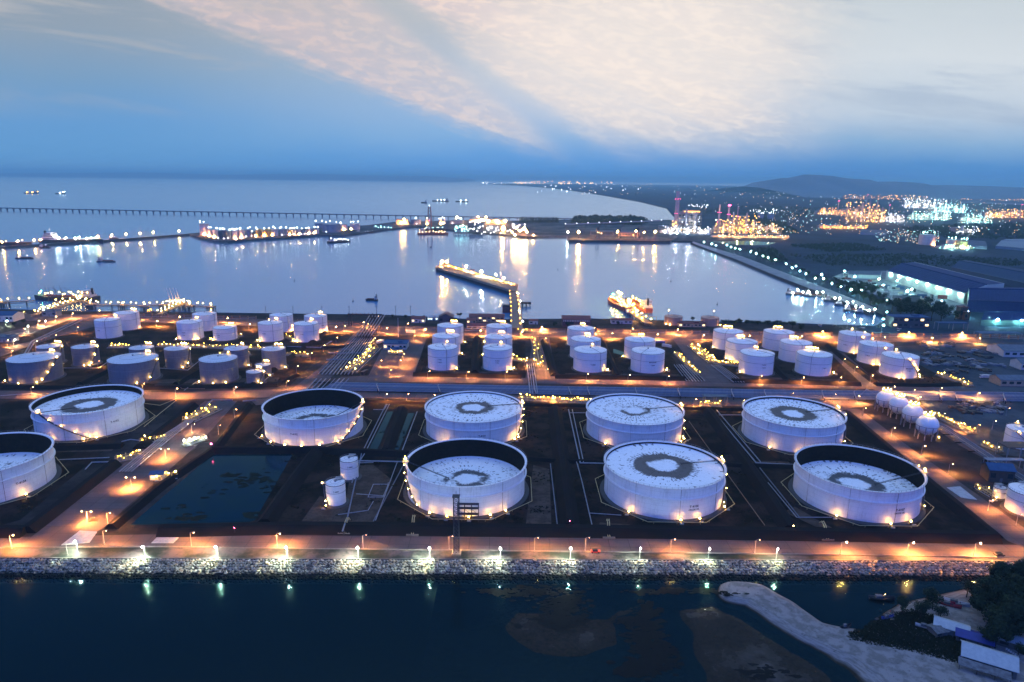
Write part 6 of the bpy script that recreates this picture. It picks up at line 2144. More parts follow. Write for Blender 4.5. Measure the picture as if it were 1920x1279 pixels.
def woods(L, label, h0, h1, n, nm='woodland', sq=1.0):
    """a wood: many clumps of leaf-like faces inside a photo polygon"""
    pts = P2(L)
    xs, ys = [p[0] for p in pts], [p[1] for p in pts]

    def inside(x, y):
        c = False
        for i in range(len(pts)):
            (x0, y0), (x1, y1) = pts[i], pts[i - 1]
            if (y0 > y) != (y1 > y) and x < (x1 - x0) * (y - y0) / (y1 - y0) + x0:
                c = not c
        return c
    vs, fs = [], []
    k = 0
    guard = 0
    while k < n and guard < n * 40:
        guard += 1
        x, y = wr.uniform(min(xs), max(xs)), wr.uniform(min(ys), max(ys))
        if not inside(x, y):
            continue
        k += 1
        h = wr.uniform(h0, h1)
        for q in range(14):
            a = wr.uniform(0, 6.28)
            r = wr.uniform(0, .55) * h * sq
            c = Vector((x + r * math.cos(a), y + r * math.sin(a), h * wr.uniform(.25, 1.0) * (1 - .3 * r / h)))
            s_ = h * wr.uniform(.10, .24)
            o = len(vs)
            tilt = Vector((wr.gauss(0, .6), -.5 + wr.gauss(0, .5), .8)).normalized()
            ux = tilt.cross(Vector((0, 1, 0))).normalized()
            uy = tilt.cross(ux)
            for j in range(6):
                t_ = 6.283 * j / 6
                vs.append(tuple(c + (ux * math.cos(t_) + uy * math.sin(t_)) * s_ * wr.uniform(.6, 1.25)))
            fs.append(tuple(range(o, o + 6)))
    me = bpy.data.meshes.new(nm)
    me.from_pydata(vs, [], fs)
    for m_ in LEAF:
        me.materials.append(m_)
    me.polygons.foreach_set('material_index', [wr.choice((0, 1, 1, 2)) for _ in fs])
    me.update()
    return tag(kind(put(nm, me), 'stuff'), label, 'wood')


woods([(1068, 421), (1080, 412), (1200, 412), (1215, 420), (1190, 424)], 'dark wood behind the coal quay on the port strip', 14, 22, 420)
woods([(1355, 424), (1420, 406), (1470, 424), (1500, 440), (1380, 440)], 'dark wood behind the amber-lit plant', 10, 18, 400)
woods([(1130, 364), (1260, 372), (1920, 372), (1960, 354), (1000, 348)], 'far dark belts of trees across the plain', 8, 16, 2600)
woods([(1270, 398), (1420, 386), (1560, 392), (1500, 410), (1290, 404)], 'dark scrub between the far shore and the plants', 6, 12, 700)
woods([(1690, 430), (1960, 420), (1960, 452), (1720, 448)], 'dark wood beyond the lit tank farm at the right', 8, 16, 700)
woods([(1480, 462), (1600, 458), (1660, 470), (1560, 474)], 'low dark scrub on the open ground beyond the quay', 4, 8, 500)
woods([(1480, 480), (1700, 478), (1900, 488), (1960, 500), (1720, 500), (1560, 500)], 'dark low scrub above the big shed roofs', 3, 7, 900)
woods([(1395, 470), (1450, 466), (1480, 492), (1450, 494)], 'scrub beside the start of the right quay', 4, 9, 200)
woods([(1350, 604.5), (1490, 608), (1490, 610), (1350, 606.5)], 'low line of shrubs along the shore left of the quay', 2, 4.5, 120)
woods([(1560, 526), (1620, 536), (1650, 545), (1600, 548)], 'shrubs inside the floodlit yard fence', 4, 8, 160)

# ================================================================== RIGHT QUAY AND FLOODLIT YARD
QROAD = plain('quay_road', (.26, .27, .27), (.18, .19, .20), .85, scale=.05, world=True)
sheet('quay_road', P2([(1300, 453), (1312, 457), (1395, 482), (1465, 509), (1560, 545), (1648, 580), (1630, 584), (1540, 549), (1448, 514), (1380, 486), (1310, 461), (1298, 455)]), .12, QROAD)
tag(MB().ridge(P2([(1296, 455), (1310, 461), (1380, 487), (1448, 515), (1540, 551), (1634, 587)]), 2, 7, 3.6, -3.4).build('quay_wall', QUAY), 'dark stone edge of the long right quay', 'quay wall')
# oxbow lagoon behind the quay
pond([(1330, 453), (1400, 451.5), (1455, 455), (1440, 460), (1380, 459)], .1, 'lagoon')
sheet('yard_paving', P2([(1560, 520), (1590, 508), (1660, 508), (1830, 560), (1800, 590), (1700, 575), (1640, 552)]), .12, plain('yard_paving_mat', (.20, .23, .23), (.12, .14, .15), .8, scale=.04, world=True))
QL = [(1318, 456), (1333, 460), (1341, 463), (1361, 463), (1369, 466), (1377, 468), (1386, 471), (1405, 475), (1416, 479), (1428, 483), (1438, 487), (1452, 491), (1472, 499)]
for i, (x, y) in enumerate(QL):
    street_lamp(G(x, y + 5, .1), nth(i, 13) + ' of the cold lamps along the far part of the quay', 'cold lamps along the far quay', h=10, colr='big_cyan', r=.46, arm=1.5)
YL = [(1483, 503, .7), (1490, 500, .55), (1497, 510, .6), (1509, 515, .55), (1526, 524, .7), (1541, 524, .6), (1538, 516, 1.25), (1557, 534, .8), (1581, 509, .9), (1574, 540, .7), (1593, 546, .8), (1600, 520, 1.15), (1611, 555, .8), (1612, 547, .6), (1634, 559, .8), (1645, 525, 1.15), (1653, 537, .9), (1659, 567, .85), (1679, 528, .8), (1698, 548, 1.7), (1706, 545, 1.3),
      (1659, 590, .7), (1762, 568, .8), (1588, 607, .8), (1652, 604, .8), (1652, 616, 1.0)]
for i, (x, y, r) in enumerate(YL):
    street_lamp(G(x, y + 8, .1), nth(i, 26) + ' of the cyan-white floodlights around the shipyard', 'cyan-white floodlights around the yard', h=9, colr='big_cyan', r=r * .75, arm=1.5)
for i, (x, y, r) in enumerate(((1811, 588, 1.6), (1850, 601, 1.2), (1866, 604, 1.5), (1911, 605, 1.4))):
    street_lamp(G(x, y + 9, .1), nth(i, 4) + ' of the four starry cold floodlights before the blue shed', 'starry cold floodlights before the blue shed', h=9, colr='big_cyan', r=r * .8, arm=1.5)
BLUES = plain('deep_blue_sheet', (.010, .032, .115), (.008, .026, .09), .8, scale=.08)
PALEW = plain('pale_shed_wall', (.55, .58, .52), (.45, .48, .44), scale=.1)


def shed(c4, h, rh, label, wall, roof, ridge_frac=.5, group='big sheds at the right'):
    """long shed over a photo quadrilateral (near-left, near-right, far-right, far-left)"""
    Q = [G(x, y, 0) for x, y in c4]
    c = Q[0]
    q = [(p.x - c.x, p.y - c.y) for p in Q]
    t = thing('shed', label, 'shed', (c.x, c.y, 0), group)
    MB().prism(q, 0, h).build('wall', wall, t)
    r0 = Vector(q[0]).lerp(Vector(q[3]), ridge_frac)
    r1 = Vector(q[1]).lerp(Vector(q[2]), ridge_frac)
    n0 = (Vector(q[0]) - Vector(q[3])).normalized() * 1.2
    vs = []
    for a_, z in ((Vector(q[0]) + n0, h - .2), (Vector(q[1]) + n0, h - .2), (r1, h + rh), (r0, h + rh), (Vector(q[2]) - n0, h - .2), (Vector(q[3]) - n0, h - .2)):
        vs.append((a_.x, a_.y, z))
    mb = MB().add(vs, [(0, 1, 2, 3), (3, 2, 4, 5)])
    mb.add([(x, y, z - .3) for x, y, z in vs], [(3, 2, 1, 0), (5, 4, 2, 3)])
    mb.build('roof', roof, t)
    MB().add([(q[0][0], q[0][1], h), (q[3][0], q[3][1], h), (r0.x, r0.y, h + rh - .35), (q[1][0], q[1][1], h), (q[2][0], q[2][1], h), (r1.x, r1.y, h + rh - .35)], [(0, 2, 1), (3, 4, 5)]).build('gable', wall, t)
    # ribs and roof vents
    mb = MB()
    a0, a1 = Vector(q[0]) + n0, Vector(q[1]) + n0
    for k in range(26):
        f = (k + .5) / 26
        p0 = a0.lerp(a1, f)
        p1 = r0.lerp(r1, f)
        mb.tube([(p0.x, p0.y, h - .1), (p1.x, p1.y, h + rh + .08)], .22, 4)
    mb.tube([(r0.x, r0.y, h + rh + .2), (r1.x, r1.y, h + rh + .2)], .9, 5)
    mb.build('roof_ribs', roof, t)
    return t, q, h


t, q, h = shed([(1660, 524), (1806, 570), (1880, 550), (1712, 506)], 15, 5, 'big shed with a floodlit cream wall facing the yard', PALEW, BLUES)
for k in range(8):
    f = (k + .55) / 8
    p = Vector(q[0]).lerp(Vector(q[1]), f)
    bulb('big_cyan', t, (p.x - 1.5, p.y - 2.4, h - 3), .8, 'wall_lamp')
    MB().box(p.x - 1.6, p.x - 1.4, p.y - 2.4, p.y + .4, h - 2.7, h - 2.5).build('bracket', TRIM, t)
shed([(1782, 512), (1975, 556), (1990, 530), (1808, 498)], 11, 5, 'long ribbed blue shed behind the floodlit one', plain('blue_grey_wall', (.06, .10, .15)), plain('blue_ribbed', (.02, .05, .105), (.016, .04, .085), .8, scale=.1))
shed([(1812, 585), (1990, 592), (1990, 560), (1812, 560)], 16, 6, 'tall deep blue shed at the right edge behind the starry floodlights', plain('deep_blue_wall', (.02, .04, .13)), BLUES)
shed([(1838, 612), (1990, 614), (1990, 600), (1846, 598)], 8, 5, 'lower blue-roofed shed in front of the tall deep blue one', plain('teal_wall', (.05, .12, .14)), BLUES)
shed([(1688, 574), (1724, 577), (1722, 566), (1692, 564)], 8, 3, 'dark teal shed in the middle of the floodlit yard', plain('teal_dark', (.03, .07, .07)), plain('teal_roof', (.04, .08, .08)))
shed([(1590, 522), (1650, 523), (1652, 517), (1592, 515)], 7, 2, 'long pale low shed along the far side of the yard', PALEW, ROOFG)
shed([(1772, 462), (1850, 468), (1846, 458), (1780, 453)], 8, 3, 'grey shed far behind near the lit tank cluster', COOLB, ROOFG)
shed([(1866, 466), (1990, 476), (1990, 452), (1885, 453)], 7, 5, 'wide pale roof far at the right edge', COOLB, plain('pale_far_roof', (.18, .24, .28)))
shed([(1612, 440), (1662, 442), (1660, 436), (1616, 434)], 7, 3, 'pale long shed in the plain left of centre right', COOLB, ROOFG)
shed([(1862, 514), (1888, 516), (1886, 508), (1864, 506)], 6, 0.5, 'small pale block standing beyond the ribbed shed', PALEW, ROOFG)
shed([(1800, 380), (1960, 386), (1960, 378), (1810, 375)], 10, 4, 'pale long roof among the farthest lights', COOLB, ROOFG)
house(G(1801, 598, .1), 9, 8, 15, 'tall dark brown stack-like tower beside the floodlit shed', 'flat', wall=plain('brown_tower', (.07, .045, .04)), nwin=2)
house(G(1810, 600, .1), 6, 5, 10, 'rust-brown tank house beside the dark tower', 'flat', wall=plain('rust_tower', (.16, .08, .05)), nwin=2)
canopy(G(1782, 618, .1), 34, 8, 8, 'long dark canopy frame beside the shore road at the right', ROOFB)
canopy(G(1870, 632, .1), 46, 10, 5, 'long low blue canopy at the right end of the shore road', ROOFB)
# containers, trucks and plant in the yard
yr = random.Random(9)
YC = [plain('yard_item_%d' % k, c) for k, c in enumerate(((.40, .42, .40), (.28, .06, .05), (.06, .12, .20), (.20, .22, .22), (.05, .05, .055), (.45, .42, .30)))]
for i in range(64):
    f, g = yr.random(), yr.random()
    x = 1575 + 200 * f
    y = 517 + 50 * f + (g - .25) * 24
    p = G(x, y, .14)
    t = thing('container', 'container or machine, one of many crowded on the floodlit shipyard', 'container', p, 'containers crowded in the floodlit yard', rad(-17 + yr.choice((0, 90, 0))))
    l_, hh = yr.choice((6, 6, 12)), yr.choice((2.6, 2.6, 5.2))
    MB().box(-l_ / 2, l_ / 2, -1.25, 1.25, 0, hh).build('box', yr.choice(YC), t)
    MB().box(-l_ / 2 - .05, -l_ / 2 + .02, -1.1, 1.1, .1, hh - .2).build('door', TRIM, t)
for i in range(14):
    p = G(1530 + yr.uniform(0, 170), 606 + yr.uniform(2, 18), .12)
    vehicle(p, yr.uniform(0, 3), nth(i, 14) + ' of the small vehicles near the dark block behind the shore road', yr.choice(('white', 'dark', 'blue')), 'car', group='small vehicles behind the shore road')

# transmission posts along the near shore
for i, x in enumerate((499, 550, 604, 655, 706, 742, 770)):
    t = thing('utility_pole', nth(i, 7) + ' of the slim dark utility poles along the shore', 'utility pole', G(x, 592 - (x - 700) * .004, 0), 'utility poles along the shore')
    MB().tube([(0, 0, 0), (0, 0, 12)], .22, 5).build('pole', TRIM, t)
    MB().box(-1.2, 1.2, -.1, .1, 10.6, 10.85).build('crossarm', TRIM, t)

# ================================================================== POWER STATION AND REFINERIES
STACK = plain('stack_concrete', (.42, .38, .40), (.32, .30, .31), .9, scale=.05)


def chimney(x, yt, yb, w0, w1, label, reds=(.35, .72), top=False):
    b = G(x, yb, 0)
    zz = zdepth(b)
    H = (yb - yt) * zz / FPX * .97
    t = thing('chimney', label, 'chimney', (b.x, b.y, 0), 'chimneys of the power plants')
    r0, r1 = w0 * zz / FPX / 2, w1 * zz / FPX / 2
    MB().lathe([(r0, 0), (r1, H * .97), (r1 * 1.12, H * .975), (r1 * 1.12, H), (r1 * .8, H), (r1 * .8, H - 4)], 20).build('stack', STACK, t, True)
    for f in reds:
        r = r0 + (r1 - r0) * f
        mb = MB()
        arc_tank_ring(mb, r * .98, r + 2, H * f, H * f + 1.0, 20)
        mb.build('gallery', TRIM, t)
        for a in (-1, 0, 1):
            bulb('far_red', t, pol(r + 2, a * 1.2, H * f + 2), .8)
    if top:
        for a in (-.8, 0, .8):
            bulb('far_red', t, pol(r1 * 1.2, a, H + 1), 2.0)
    return t


chimney(1267, 358, 430, 9.5, 6, 'tallest grey chimney with rings of red lamps, left of the power station', (.40, .78))
chimney(1346, 383, 436, 4, 3, 'slim left chimney of the amber-lit plant', (.35, .7))
chimney(1363.5, 385, 436, 4.5, 3.5, 'middle chimney of the amber-lit plant, glowing red at its top', (.4, .65), True)
chimney(1380, 387, 436, 2.6, 2, 'thin right chimney of the amber-lit plant', (.6,))

PALEP = plain('plant_wall', (.30, .31, .34), scale=.05)
AMBERP = plain('plant_frame', (.40, .30, .22), scale=.1)


PLANTL = {}


def plant(x0, x1, yt, yb, label, n, lc='far_gold', seed=0, columns=3, group='process plants', lr=1.2, depth=60, stepped=True):
    """open steel process structure: decks on posts, columns, drums and many lamps"""
    a, b = G(x0, yb, 0), G(x1, yb, 0)
    zz = zdepth(a)
    wx = b.x - a.x
    H = (yb - yt) * zz / FPX * .97
    t = thing('process_plant', label, 'process plant', (a.x, a.y, 0), group)
    rn = random.Random(seed)
    nb = max(3, int(wx / 26))
    mb = MB()
    db = MB()
    for k in range(nb):
        h = H * (rn.uniform(.35, 1.0) if stepped else 1.0)
        xa, xb = wx * k / nb + .5, wx * (k + 1) / nb - .5
        lv = max(2, int(h / 7))
        y1 = depth * rn.uniform(.3, .6)
        for l in range(lv + 1):
            db.box(xa, xb, 0, y1, h * l / lv, h * l / lv + .9)
        for x in (xa, (xa + xb) / 2, xb - .8):
            for y in (0, y1 - .8):
                mb.box(x, x + .8, y, y + .8, 0, h)
        for l in range(lv):
            if rn.random() < .6:
                db.box(xa + 2, xa + (xb - xa) * rn.uniform(.4, .9), y1 * .3, y1 * .9, h * l / lv + .9, h * (l + .8) / lv)
    mb.build('frame', AMBERP, t)
    db.build('decks', PALEP, t)
    for k in range(columns):
        x, r, h = wx * (k + rn.uniform(.2, .8)) / columns, rn.uniform(2, 5), H * rn.uniform(.7, 1.25)
        MB().lathe([(r, 0), (r, h * .9), (r * .6, h * .93), (.01, h)], 14, (x, -6)).build('column', PALEP, t, True)
    pm = MB()
    for k in range(5):
        z = H * (.12 + .14 * k)
        pm.tube([(0, -3 - k, z), (wx, -3 - k, z)], .8, 5)
    pm.build('pipe_rack', AMBERP, t)
    if n > 14 and zz < 5000:  # added fill lights hung before the frames to brighten them
        nl_ = max(1, min(5, int(wx / 40)))
        for k in range(nl_):
            key = lc + str(int(zz / 900))
            if key not in PLANTL:
                l = bpy.data.lights.new('plant_fill', 'POINT')
                l.color = {'far_gold': (1, .42, .12), 'far_warm': (1, .5, .22), 'far_white': (.9, .95, 1), 'far_cyan': (.5, 1, .88)}[lc]
                l.energy = 100000 * (zz / 2000) ** 1.2
                l.shadow_soft_size = 1.2
                PLANTL[key] = l
            o = bpy.data.objects.new('plant_fill', PLANTL[key])
            COL.objects.link(o)
            o.parent = t
            o.location = (wx * (k + .5) / nl_, -22, H * .35)
    for k in range(min(98, n)):
        x = rn.uniform(0, 1) * wx
        z = H * rn.random() ** 1.3
        bulb(lc if rn.random() < .8 else rn.choice(('far_white', 'far_warm')), t, (x, -4 - rn.uniform(0, 8), 2 + z), lr * rn.uniform(.6, 1.3))
    return t


plant(1270, 1312, 397, 434, 'tall grey boiler house of the power station with an amber-lit top', 26, 'far_white', 1, 2, depth=40, stepped=False, lr=0.75)
t = thing('lit_penthouse', 'amber-lit louvred penthouse on top of the grey boiler house', 'penthouse', G(1280, 434, 0) + Vector((0, 0, 58)))
MB().box(0, 52, 0, 20, 0, 9).build('wall', WARMB, t)
for k in range(9):
    bulb('far_gold', t, (3 + k * 5.7, -1.5, 5), 1.5)
plant(1238, 1330, 424, 438, 'long low row of white-lit pipework along the foot of the power station', 80, 'far_white', 2, 5, lr=0.83)
plant(1258, 1276, 413, 430, 'amber-lit ductwork at the foot of the tallest chimney', 18, 'far_gold', 3, 2)
plant(1338, 1368, 412, 437, 'amber-lit block at the left of the glowing plant', 26, 'far_gold', 4, 3)
plant(1366, 1416, 404, 438, 'big amber-glowing boiler plant covered in lamps', 98, 'far_gold', 5, 3, lr=1.05)
plant(1416, 1462, 420, 438, 'lower pinkish-lit plant right of the big amber one', 40, 'far_warm', 6, 4)
plant(1336, 1470, 440, 445, 'long row of low lamps in front of the amber plant', 60, 'far_warm', 7, 0, lr=0.75)
for i, x in enumerate((1421, 1440)):
    port_tank(x, x + 12, 402, 414, 1, ('left', 'right')[i] + ' pale domed silo behind the amber plant', nl=3, dome=True, group='pale silos')
plant(1532, 1584, 390, 402, 'amber process plant left of the largest far refinery', 60, 'far_gold', 8, 3, lr=1.05)
plant(1582, 1650, 379, 416, 'largest far refinery glowing amber with stepped towers', 98, 'far_gold', 9, 6, lr=1.36)
plant(1536, 1616, 422, 428, 'long straight strip of amber lamps on a low far terminal', 40, 'far_gold', 10, 0, lr=1.05)
plant(1580, 1700, 364, 373, 'distant long refinery with amber lights on the horizon side', 98, 'far_gold', 11, 8, lr=2.11)
plant(1690, 1760, 372, 390, 'distant cold-and-amber refinery with slim columns', 90, 'far_white', 12, 8, lr=1.49)
plant(1745, 1800, 380, 398, 'distant cyan-lit refinery with flare-like columns', 90, 'far_cyan', 13, 7, lr=1.36)
plant(1700, 1770, 396, 412, 'cyan-white lit plant in the middle of the right plain', 90, 'far_cyan', 14, 5, lr=1.12)
plant(1800, 1850, 400, 418, 'cold-lit low plant right of the cyan-white plant', 60, 'far_cyan', 15, 3, lr=1.12)
plant(1846, 1905, 392, 408, 'amber mound-shaped plant at the right edge', 80, 'far_gold', 16, 3, lr=1.24)
plant(1800, 1960, 372, 378, 'long far strip of amber and white lights at the right edge', 80, 'far_gold', 17, 3, lr=1.86)
plant(1655, 1690, 400, 416, 'grey block with few lights between the refineries', 16, 'far_white', 18, 2, lr=0.99)
plant(1790, 1830, 424, 440, 'cluster of cold lamps on a low plant at the right', 40, 'far_white', 19, 2, lr=0.93)
port_tank(1731, 1759, 441, 460, 0, 'big pale lit tank standing alone on the right plain', nl=7, lc='far_cyan', group='tank cluster on the right plain')
port_tank(1779, 1796, 450, 463, 0, 'pale tank in the lit cluster right of the big lone tank', nl=5, lc='far_cyan', group='tank cluster on the right plain')
port_tank(1798, 1818, 453, 466, 2, 'yellowish tank at the right of the lit cluster', nl=5, lc='far_cyan', group='tank cluster on the right plain')
plant(1758, 1816, 460, 466, 'low green-white lit pipework around the pale tank cluster', 40, 'far_cyan', 21, 2, lr=0.98)
for i, x in enumerate((1570, 1624, 1666, 1911)):
    chimney(x, (376, 365, 384, 383)[i], (402, 384, 402, 410)[i], 2, 1.4, ('slim far chimney left of the largest refinery', 'slim far chimney with a red tip above the largest refinery', 'slim chimney right of the largest refinery', 'slim far chimney near the right edge')[i], (.95,))

# ------------------------------------------------------------------ lights of the plain: far too many to count
cr = random.Random(4)


def city(nm, colr, label, n, seeds, r0):
    c_, s_ = LAMPS[colr]
    mb = MB()
    for k in range(n):
        x0, x1, y0, y1 = cr.choice(seeds)
        x, y = cr.uniform(x0, x1), cr.uniform(y0, y1)
        p = G(x, y, 6)
        if p.y > 45000:
            continue
        mb.octa((p.x, p.y, cr.uniform(5, 12)), r0 * p.y / 1000.0 * cr.uniform(.6, 1.5))
    return tag(kind(mb.build(nm, glow('glow_' + nm, c_, s_ * .6), None), 'stuff'), label, 'city lights')


PL = [(1070, 1920, 342, 352), (1070, 1920, 344, 366), (1300, 1920, 352, 372), (1280, 1920, 360, 400), (1480, 1920, 352, 420), (1400, 1560, 395, 440), (1550, 1920, 395, 440), (1640, 1760, 434, 456), (1700, 1920, 355, 400)]
city('street_lights', 'far_warm', 'countless warm lights scattered over the far plain', 480, PL, .27)
city('white_lights', 'far_white', 'countless white lights scattered over the far plain', 480, PL, .25)
city('cyan_lights', 'far_cyan', 'countless cyan lights scattered over the right plain', 280, PL[4:], .27)
city('coast_lights', 'far_warm', 'warm lights strung along the far curving coast', 90, [(965, 1150, 341.5, 345), (1000, 1110, 339.5, 341)], .9)
city('spit_lights', 'far_white', 'tiny white lights on the far spit', 50, [(902, 1000, 341.5, 344.5), (1000, 1200, 345, 362)], .55)
city('row_lights', 'far_white', 'straight row of white lights beside the amber plant', 60, [(1402, 1480, 393, 399), (1290, 1330, 384, 390), (1600, 1660, 358, 360)], .42)
o = None

# ------------------------------------------------------------------ hills
def hills(pts, nm, depth_, matc):
    """a rounded ridge: crest heights along X at a given distance"""
    vs, fs = [], []
    n = len(pts)
    for j, (dy_, f) in enumerate(((-.22, 0), (-.14, .45), (-.06, .85), (0, 1.0), (.10, .7), (.2, 0))):
        for i, (x, y, h) in enumerate(pts):
            vs.append((x, y * (1 + dy_), -4 + (h + 4) * f * (1 + .12 * math.sin(i * 2.1 + j))))
    for j in range(5):
        for i in range(n - 1):
            fs.append((j * n + i, j * n + i + 1, (j + 1) * n + i + 1, (j + 1) * n + i))
    return kind(MB().add(vs, fs).build(nm, matc, smooth=True), 'structure')


HILLM = plain('hill_wood_hazed', (.06, .13, .19), scale=.002, world=True)  # blue haze put into the hill colour itself
D = 9500.0
prof = [(1395, 350), (1440, 346), (1455, 338), (1470, 334), (1490, 333), (1508, 330.5), (1525, 328), (1540, 330), (1560, 333), (1590, 335), (1620, 341), (1650, 343), (1680, 341), (1720, 345), (1780, 349), (1900, 351)]
pts = []
for x, y in prof:
    d = C3 @ Vector(((x - 960) / FPX, (639.5 - y) / FPX, -1))
    k = D / d.y
    pts.append((d.x * k, D, max(2, CAM_H + d.z * k)))
hills(pts, 'hills', D, HILLM)
D = 34000.0
prof = [(0, 328), (120, 327), (260, 327), (340, 328), (430, 330), (520, 330), (600, 329), (700, 331), (800, 334), (880, 338)]
pts = []
for x, y in prof:
    d = C3 @ Vector(((x - 960) / FPX, (639.5 - y + 3) / FPX, -1))
    k = D / d.y
    pts.append((d.x * k, D, max(2, CAM_H + d.z * k)))
hills(pts, 'hills', D, HILLM)

# ================================================================== THE BEACH AND VILLAGE IN FRONT
def seg_d(p, a, b):
    ax, ay = a
    bx, by = b
    t_ = max(0, min(1, ((p[0] - ax) * (bx - ax) + (p[1] - ay) * (by - ay)) / ((bx - ax) ** 2 + (by - ay) ** 2 + 1e-9)))
    return math.hypot(p[0] - ax - t_ * (bx - ax), p[1] - ay - t_ * (by - ay)), t_


SPIT = P2([(1385, 1108), (1425, 1116), (1470, 1152), (1530, 1186), (1600, 1214), (1690, 1250), (1800, 1320)], -3)
SPIT_W = [8.5, 9.5, 10, 10.5, 14, 20, 30]
VILL = P2([(1610, 1190), (1650, 1155), (1690, 1128), (1740, 1120), (1840, 1095), (1990, 1060), (2100, 1300), (1780, 1320), (1700, 1245)], -3)
FLAT1 = P2([(915, 1170), (945, 1122), (1080, 1126), (1150, 1116), (1236, 1118), (1240, 1150), (1196, 1175), (1205, 1225), (1110, 1256), (990, 1246), (940, 1215)], -3)
FLAT2 = P2([(1246, 1122), (1345, 1114), (1410, 1146), (1490, 1196), (1580, 1250), (1640, 1310), (1290, 1320), (1268, 1220), (1240, 1160)], -3)


def poly_d(p, L):
    """signed distance, positive inside"""
    ins = False
    dm = 1e9
    for i in range(len(L)):
        a, b = L[i - 1], L[i]
        dm = min(dm, seg_d(p, a, b)[0])
        if (b[1] > p[1]) != (a[1] > p[1]) and p[0] < (a[0] - b[0]) * (p[1] - b[1]) / (a[1] - b[1]) + b[0]:
            ins = not ins
    return dm if ins else -dm


def sstep(x, a, b):
    t_ = max(0.0, min(1.0, (x - a) / (b - a)))
    return t_ * t_ * (3 - 2 * t_)


gx0, gx1, gy0, gy1, st_ = -30.0, 230.0, 165.0, 253.0, 1.0
nx, ny = int((gx1 - gx0) / st_) + 1, int((gy1 - gy0) / st_) + 1
vs, fs = [], []
for j in range(ny):
    y = gy0 + j * st_
    for i in range(nx):
        x = gx0 + i * st_
        n1 = mnoise.noise(Vector((x * .06, y * .06, 1.3)))
        n2 = mnoise.noise(Vector((x * .22, y * .22, 4.3)))
        p = (x + n1 * 3, y + n1 * 2)
        z = -6.4
        f1 = poly_d(p, FLAT1)
        z = max(z, -6.4 + 2.90 * sstep(f1, -18, 12) + .22 * n1 + .05 * n2)
        f2 = poly_d(p, FLAT2)
        z = max(z, -6.4 + 3.0 * sstep(f2, -16, 12) + .22 * n1 + .06 * n2)
        dm, tt, kk = 1e9, 0, 0
        for k in range(len(SPIT) - 1):
            dd, t_ = seg_d(p, SPIT[k], SPIT[k + 1])
            wv = SPIT_W[k] + (SPIT_W[k + 1] - SPIT_W[k]) * t_
            if dd / wv < dm:
                dm = dd / wv
        z = max(z, -6.4 + 4.7 * sstep(1.6 - dm, 0, 1.1) + .12 * n2)
        vv = poly_d(p, VILL)
        z = max(z, -6.4 + 4.7 * sstep(vv, -10, 7) + .12 * n1 + .06 * n2)
        vs.append((x, y, z))
for j in range(ny - 1):
    for i in range(nx - 1):
        fs.append((j * nx + i, j * nx + i + 1, (j + 1) * nx + i + 1, (j + 1) * nx + i))
m, t, b = base_mat('beach_sand', .8)
p = wpos(t)
x_, y_, z_ = t.sep(p)
n_a = t.noise(p, .09, 6, .65)
n_b = t.noise(p, .7, 5, .7)
n_c = t.noise(t.xyz(t.m('MULTIPLY', x_, .25), t.m('MULTIPLY', y_, .25), t.m('MULTIPLY', z_, 6)), 1.0, 4, .6)
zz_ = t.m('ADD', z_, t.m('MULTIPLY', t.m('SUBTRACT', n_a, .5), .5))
dry = t.mix(t.step(n_c, .42, .6), (.22, .21, .21, 1), (.14, .135, .13, 1))
wet = t.mix(t.step(n_b, .4, .65), (.019, .0135, .0105, 1), (.009, .0072, .0064, 1))
c = t.mix(t.step(zz_, -3.45, -2.7), wet, dry)
c = t.mix(t.step(zz_, -3.7, -5.2), c, (.0012, .005, .011, 1))     # dimming by water depth, put into the sand colour
# weed, dung and drift lying on the sand
c = t.mix(t.m('MULTIPLY', t.step(n_b, .60, .70), t.m('MULTIPLY', t.step(z_, -2.9, -2.3), .75)), c, (.03, .032, .03, 1))
t.l.new(c, b.inputs['Base Color'])
t.l.new(t.ramp(t.step(zz_, -3.5, -2.9), [(0, (.18, .18, .18, 1)), (1, (.85, .85, .85, 1))]), b.inputs['Roughness'])
bn = t.new('ShaderNodeBump')
bn.inputs['Strength'].default_value = .6
bn.inputs['Distance'].default_value = .25
t.l.new(n_b, bn.inputs['Height'])
t.l.new(bn.outputs[0], b.inputs['Normal'])
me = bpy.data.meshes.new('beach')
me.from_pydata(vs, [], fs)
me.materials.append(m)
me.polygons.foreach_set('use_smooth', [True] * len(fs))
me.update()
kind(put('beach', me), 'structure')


def ground_z(x, y):
    i = min(nx - 1, max(0, int(round((x - gx0) / st_))))
    j = min(ny - 1, max(0, int(round((y - gy0) / st_))))
    return vs[j * nx + i][2]


def GB(px, py):
    p = G(px, py, -2)
    for _ in range(3):
        p = G(px, py, ground_z(p.x, p.y))
    return p


# black weed beds lying on the flats
gr = random.Random(31)
mb = MB()
for px, py, n, sx, sy in ((1000, 1117, 160, 75, 7), (1060, 1135, 240, 42, 16), (1050, 1165, 190, 34, 14), (1180, 1165, 60, 26, 8), (1215, 1150, 120, 20, 16), (1210, 1200, 330, 30, 30), (1235, 1240, 300, 30, 22), (1195, 1262, 200, 32, 16), (1250, 1116, 120, 60, 4), (1330, 1113, 60, 50, 3), (1430, 1262, 70, 50, 12), (930, 1117, 60, 25, 4), (970, 1175, 6, 4, 3)):
    for k in range(n):
        p = GB(px + gr.gauss(0, sx * .55), py + gr.gauss(0, sy * .55))
        z = max(p.z, SEA_Z) + gr.uniform(.02, .10)
        r = gr.uniform(.25, 1.1)
        a = gr.uniform(0, 3.1)
        m_ = 7
        mb.add([(p.x + r * gr.uniform(.6, 1.5) * math.cos(6.283 * j / m_) * 1.5, p.y + r * gr.uniform(.5, 1.2) * math.sin(6.283 * j / m_), z) for j in range(m_)], [tuple(range(m_))])
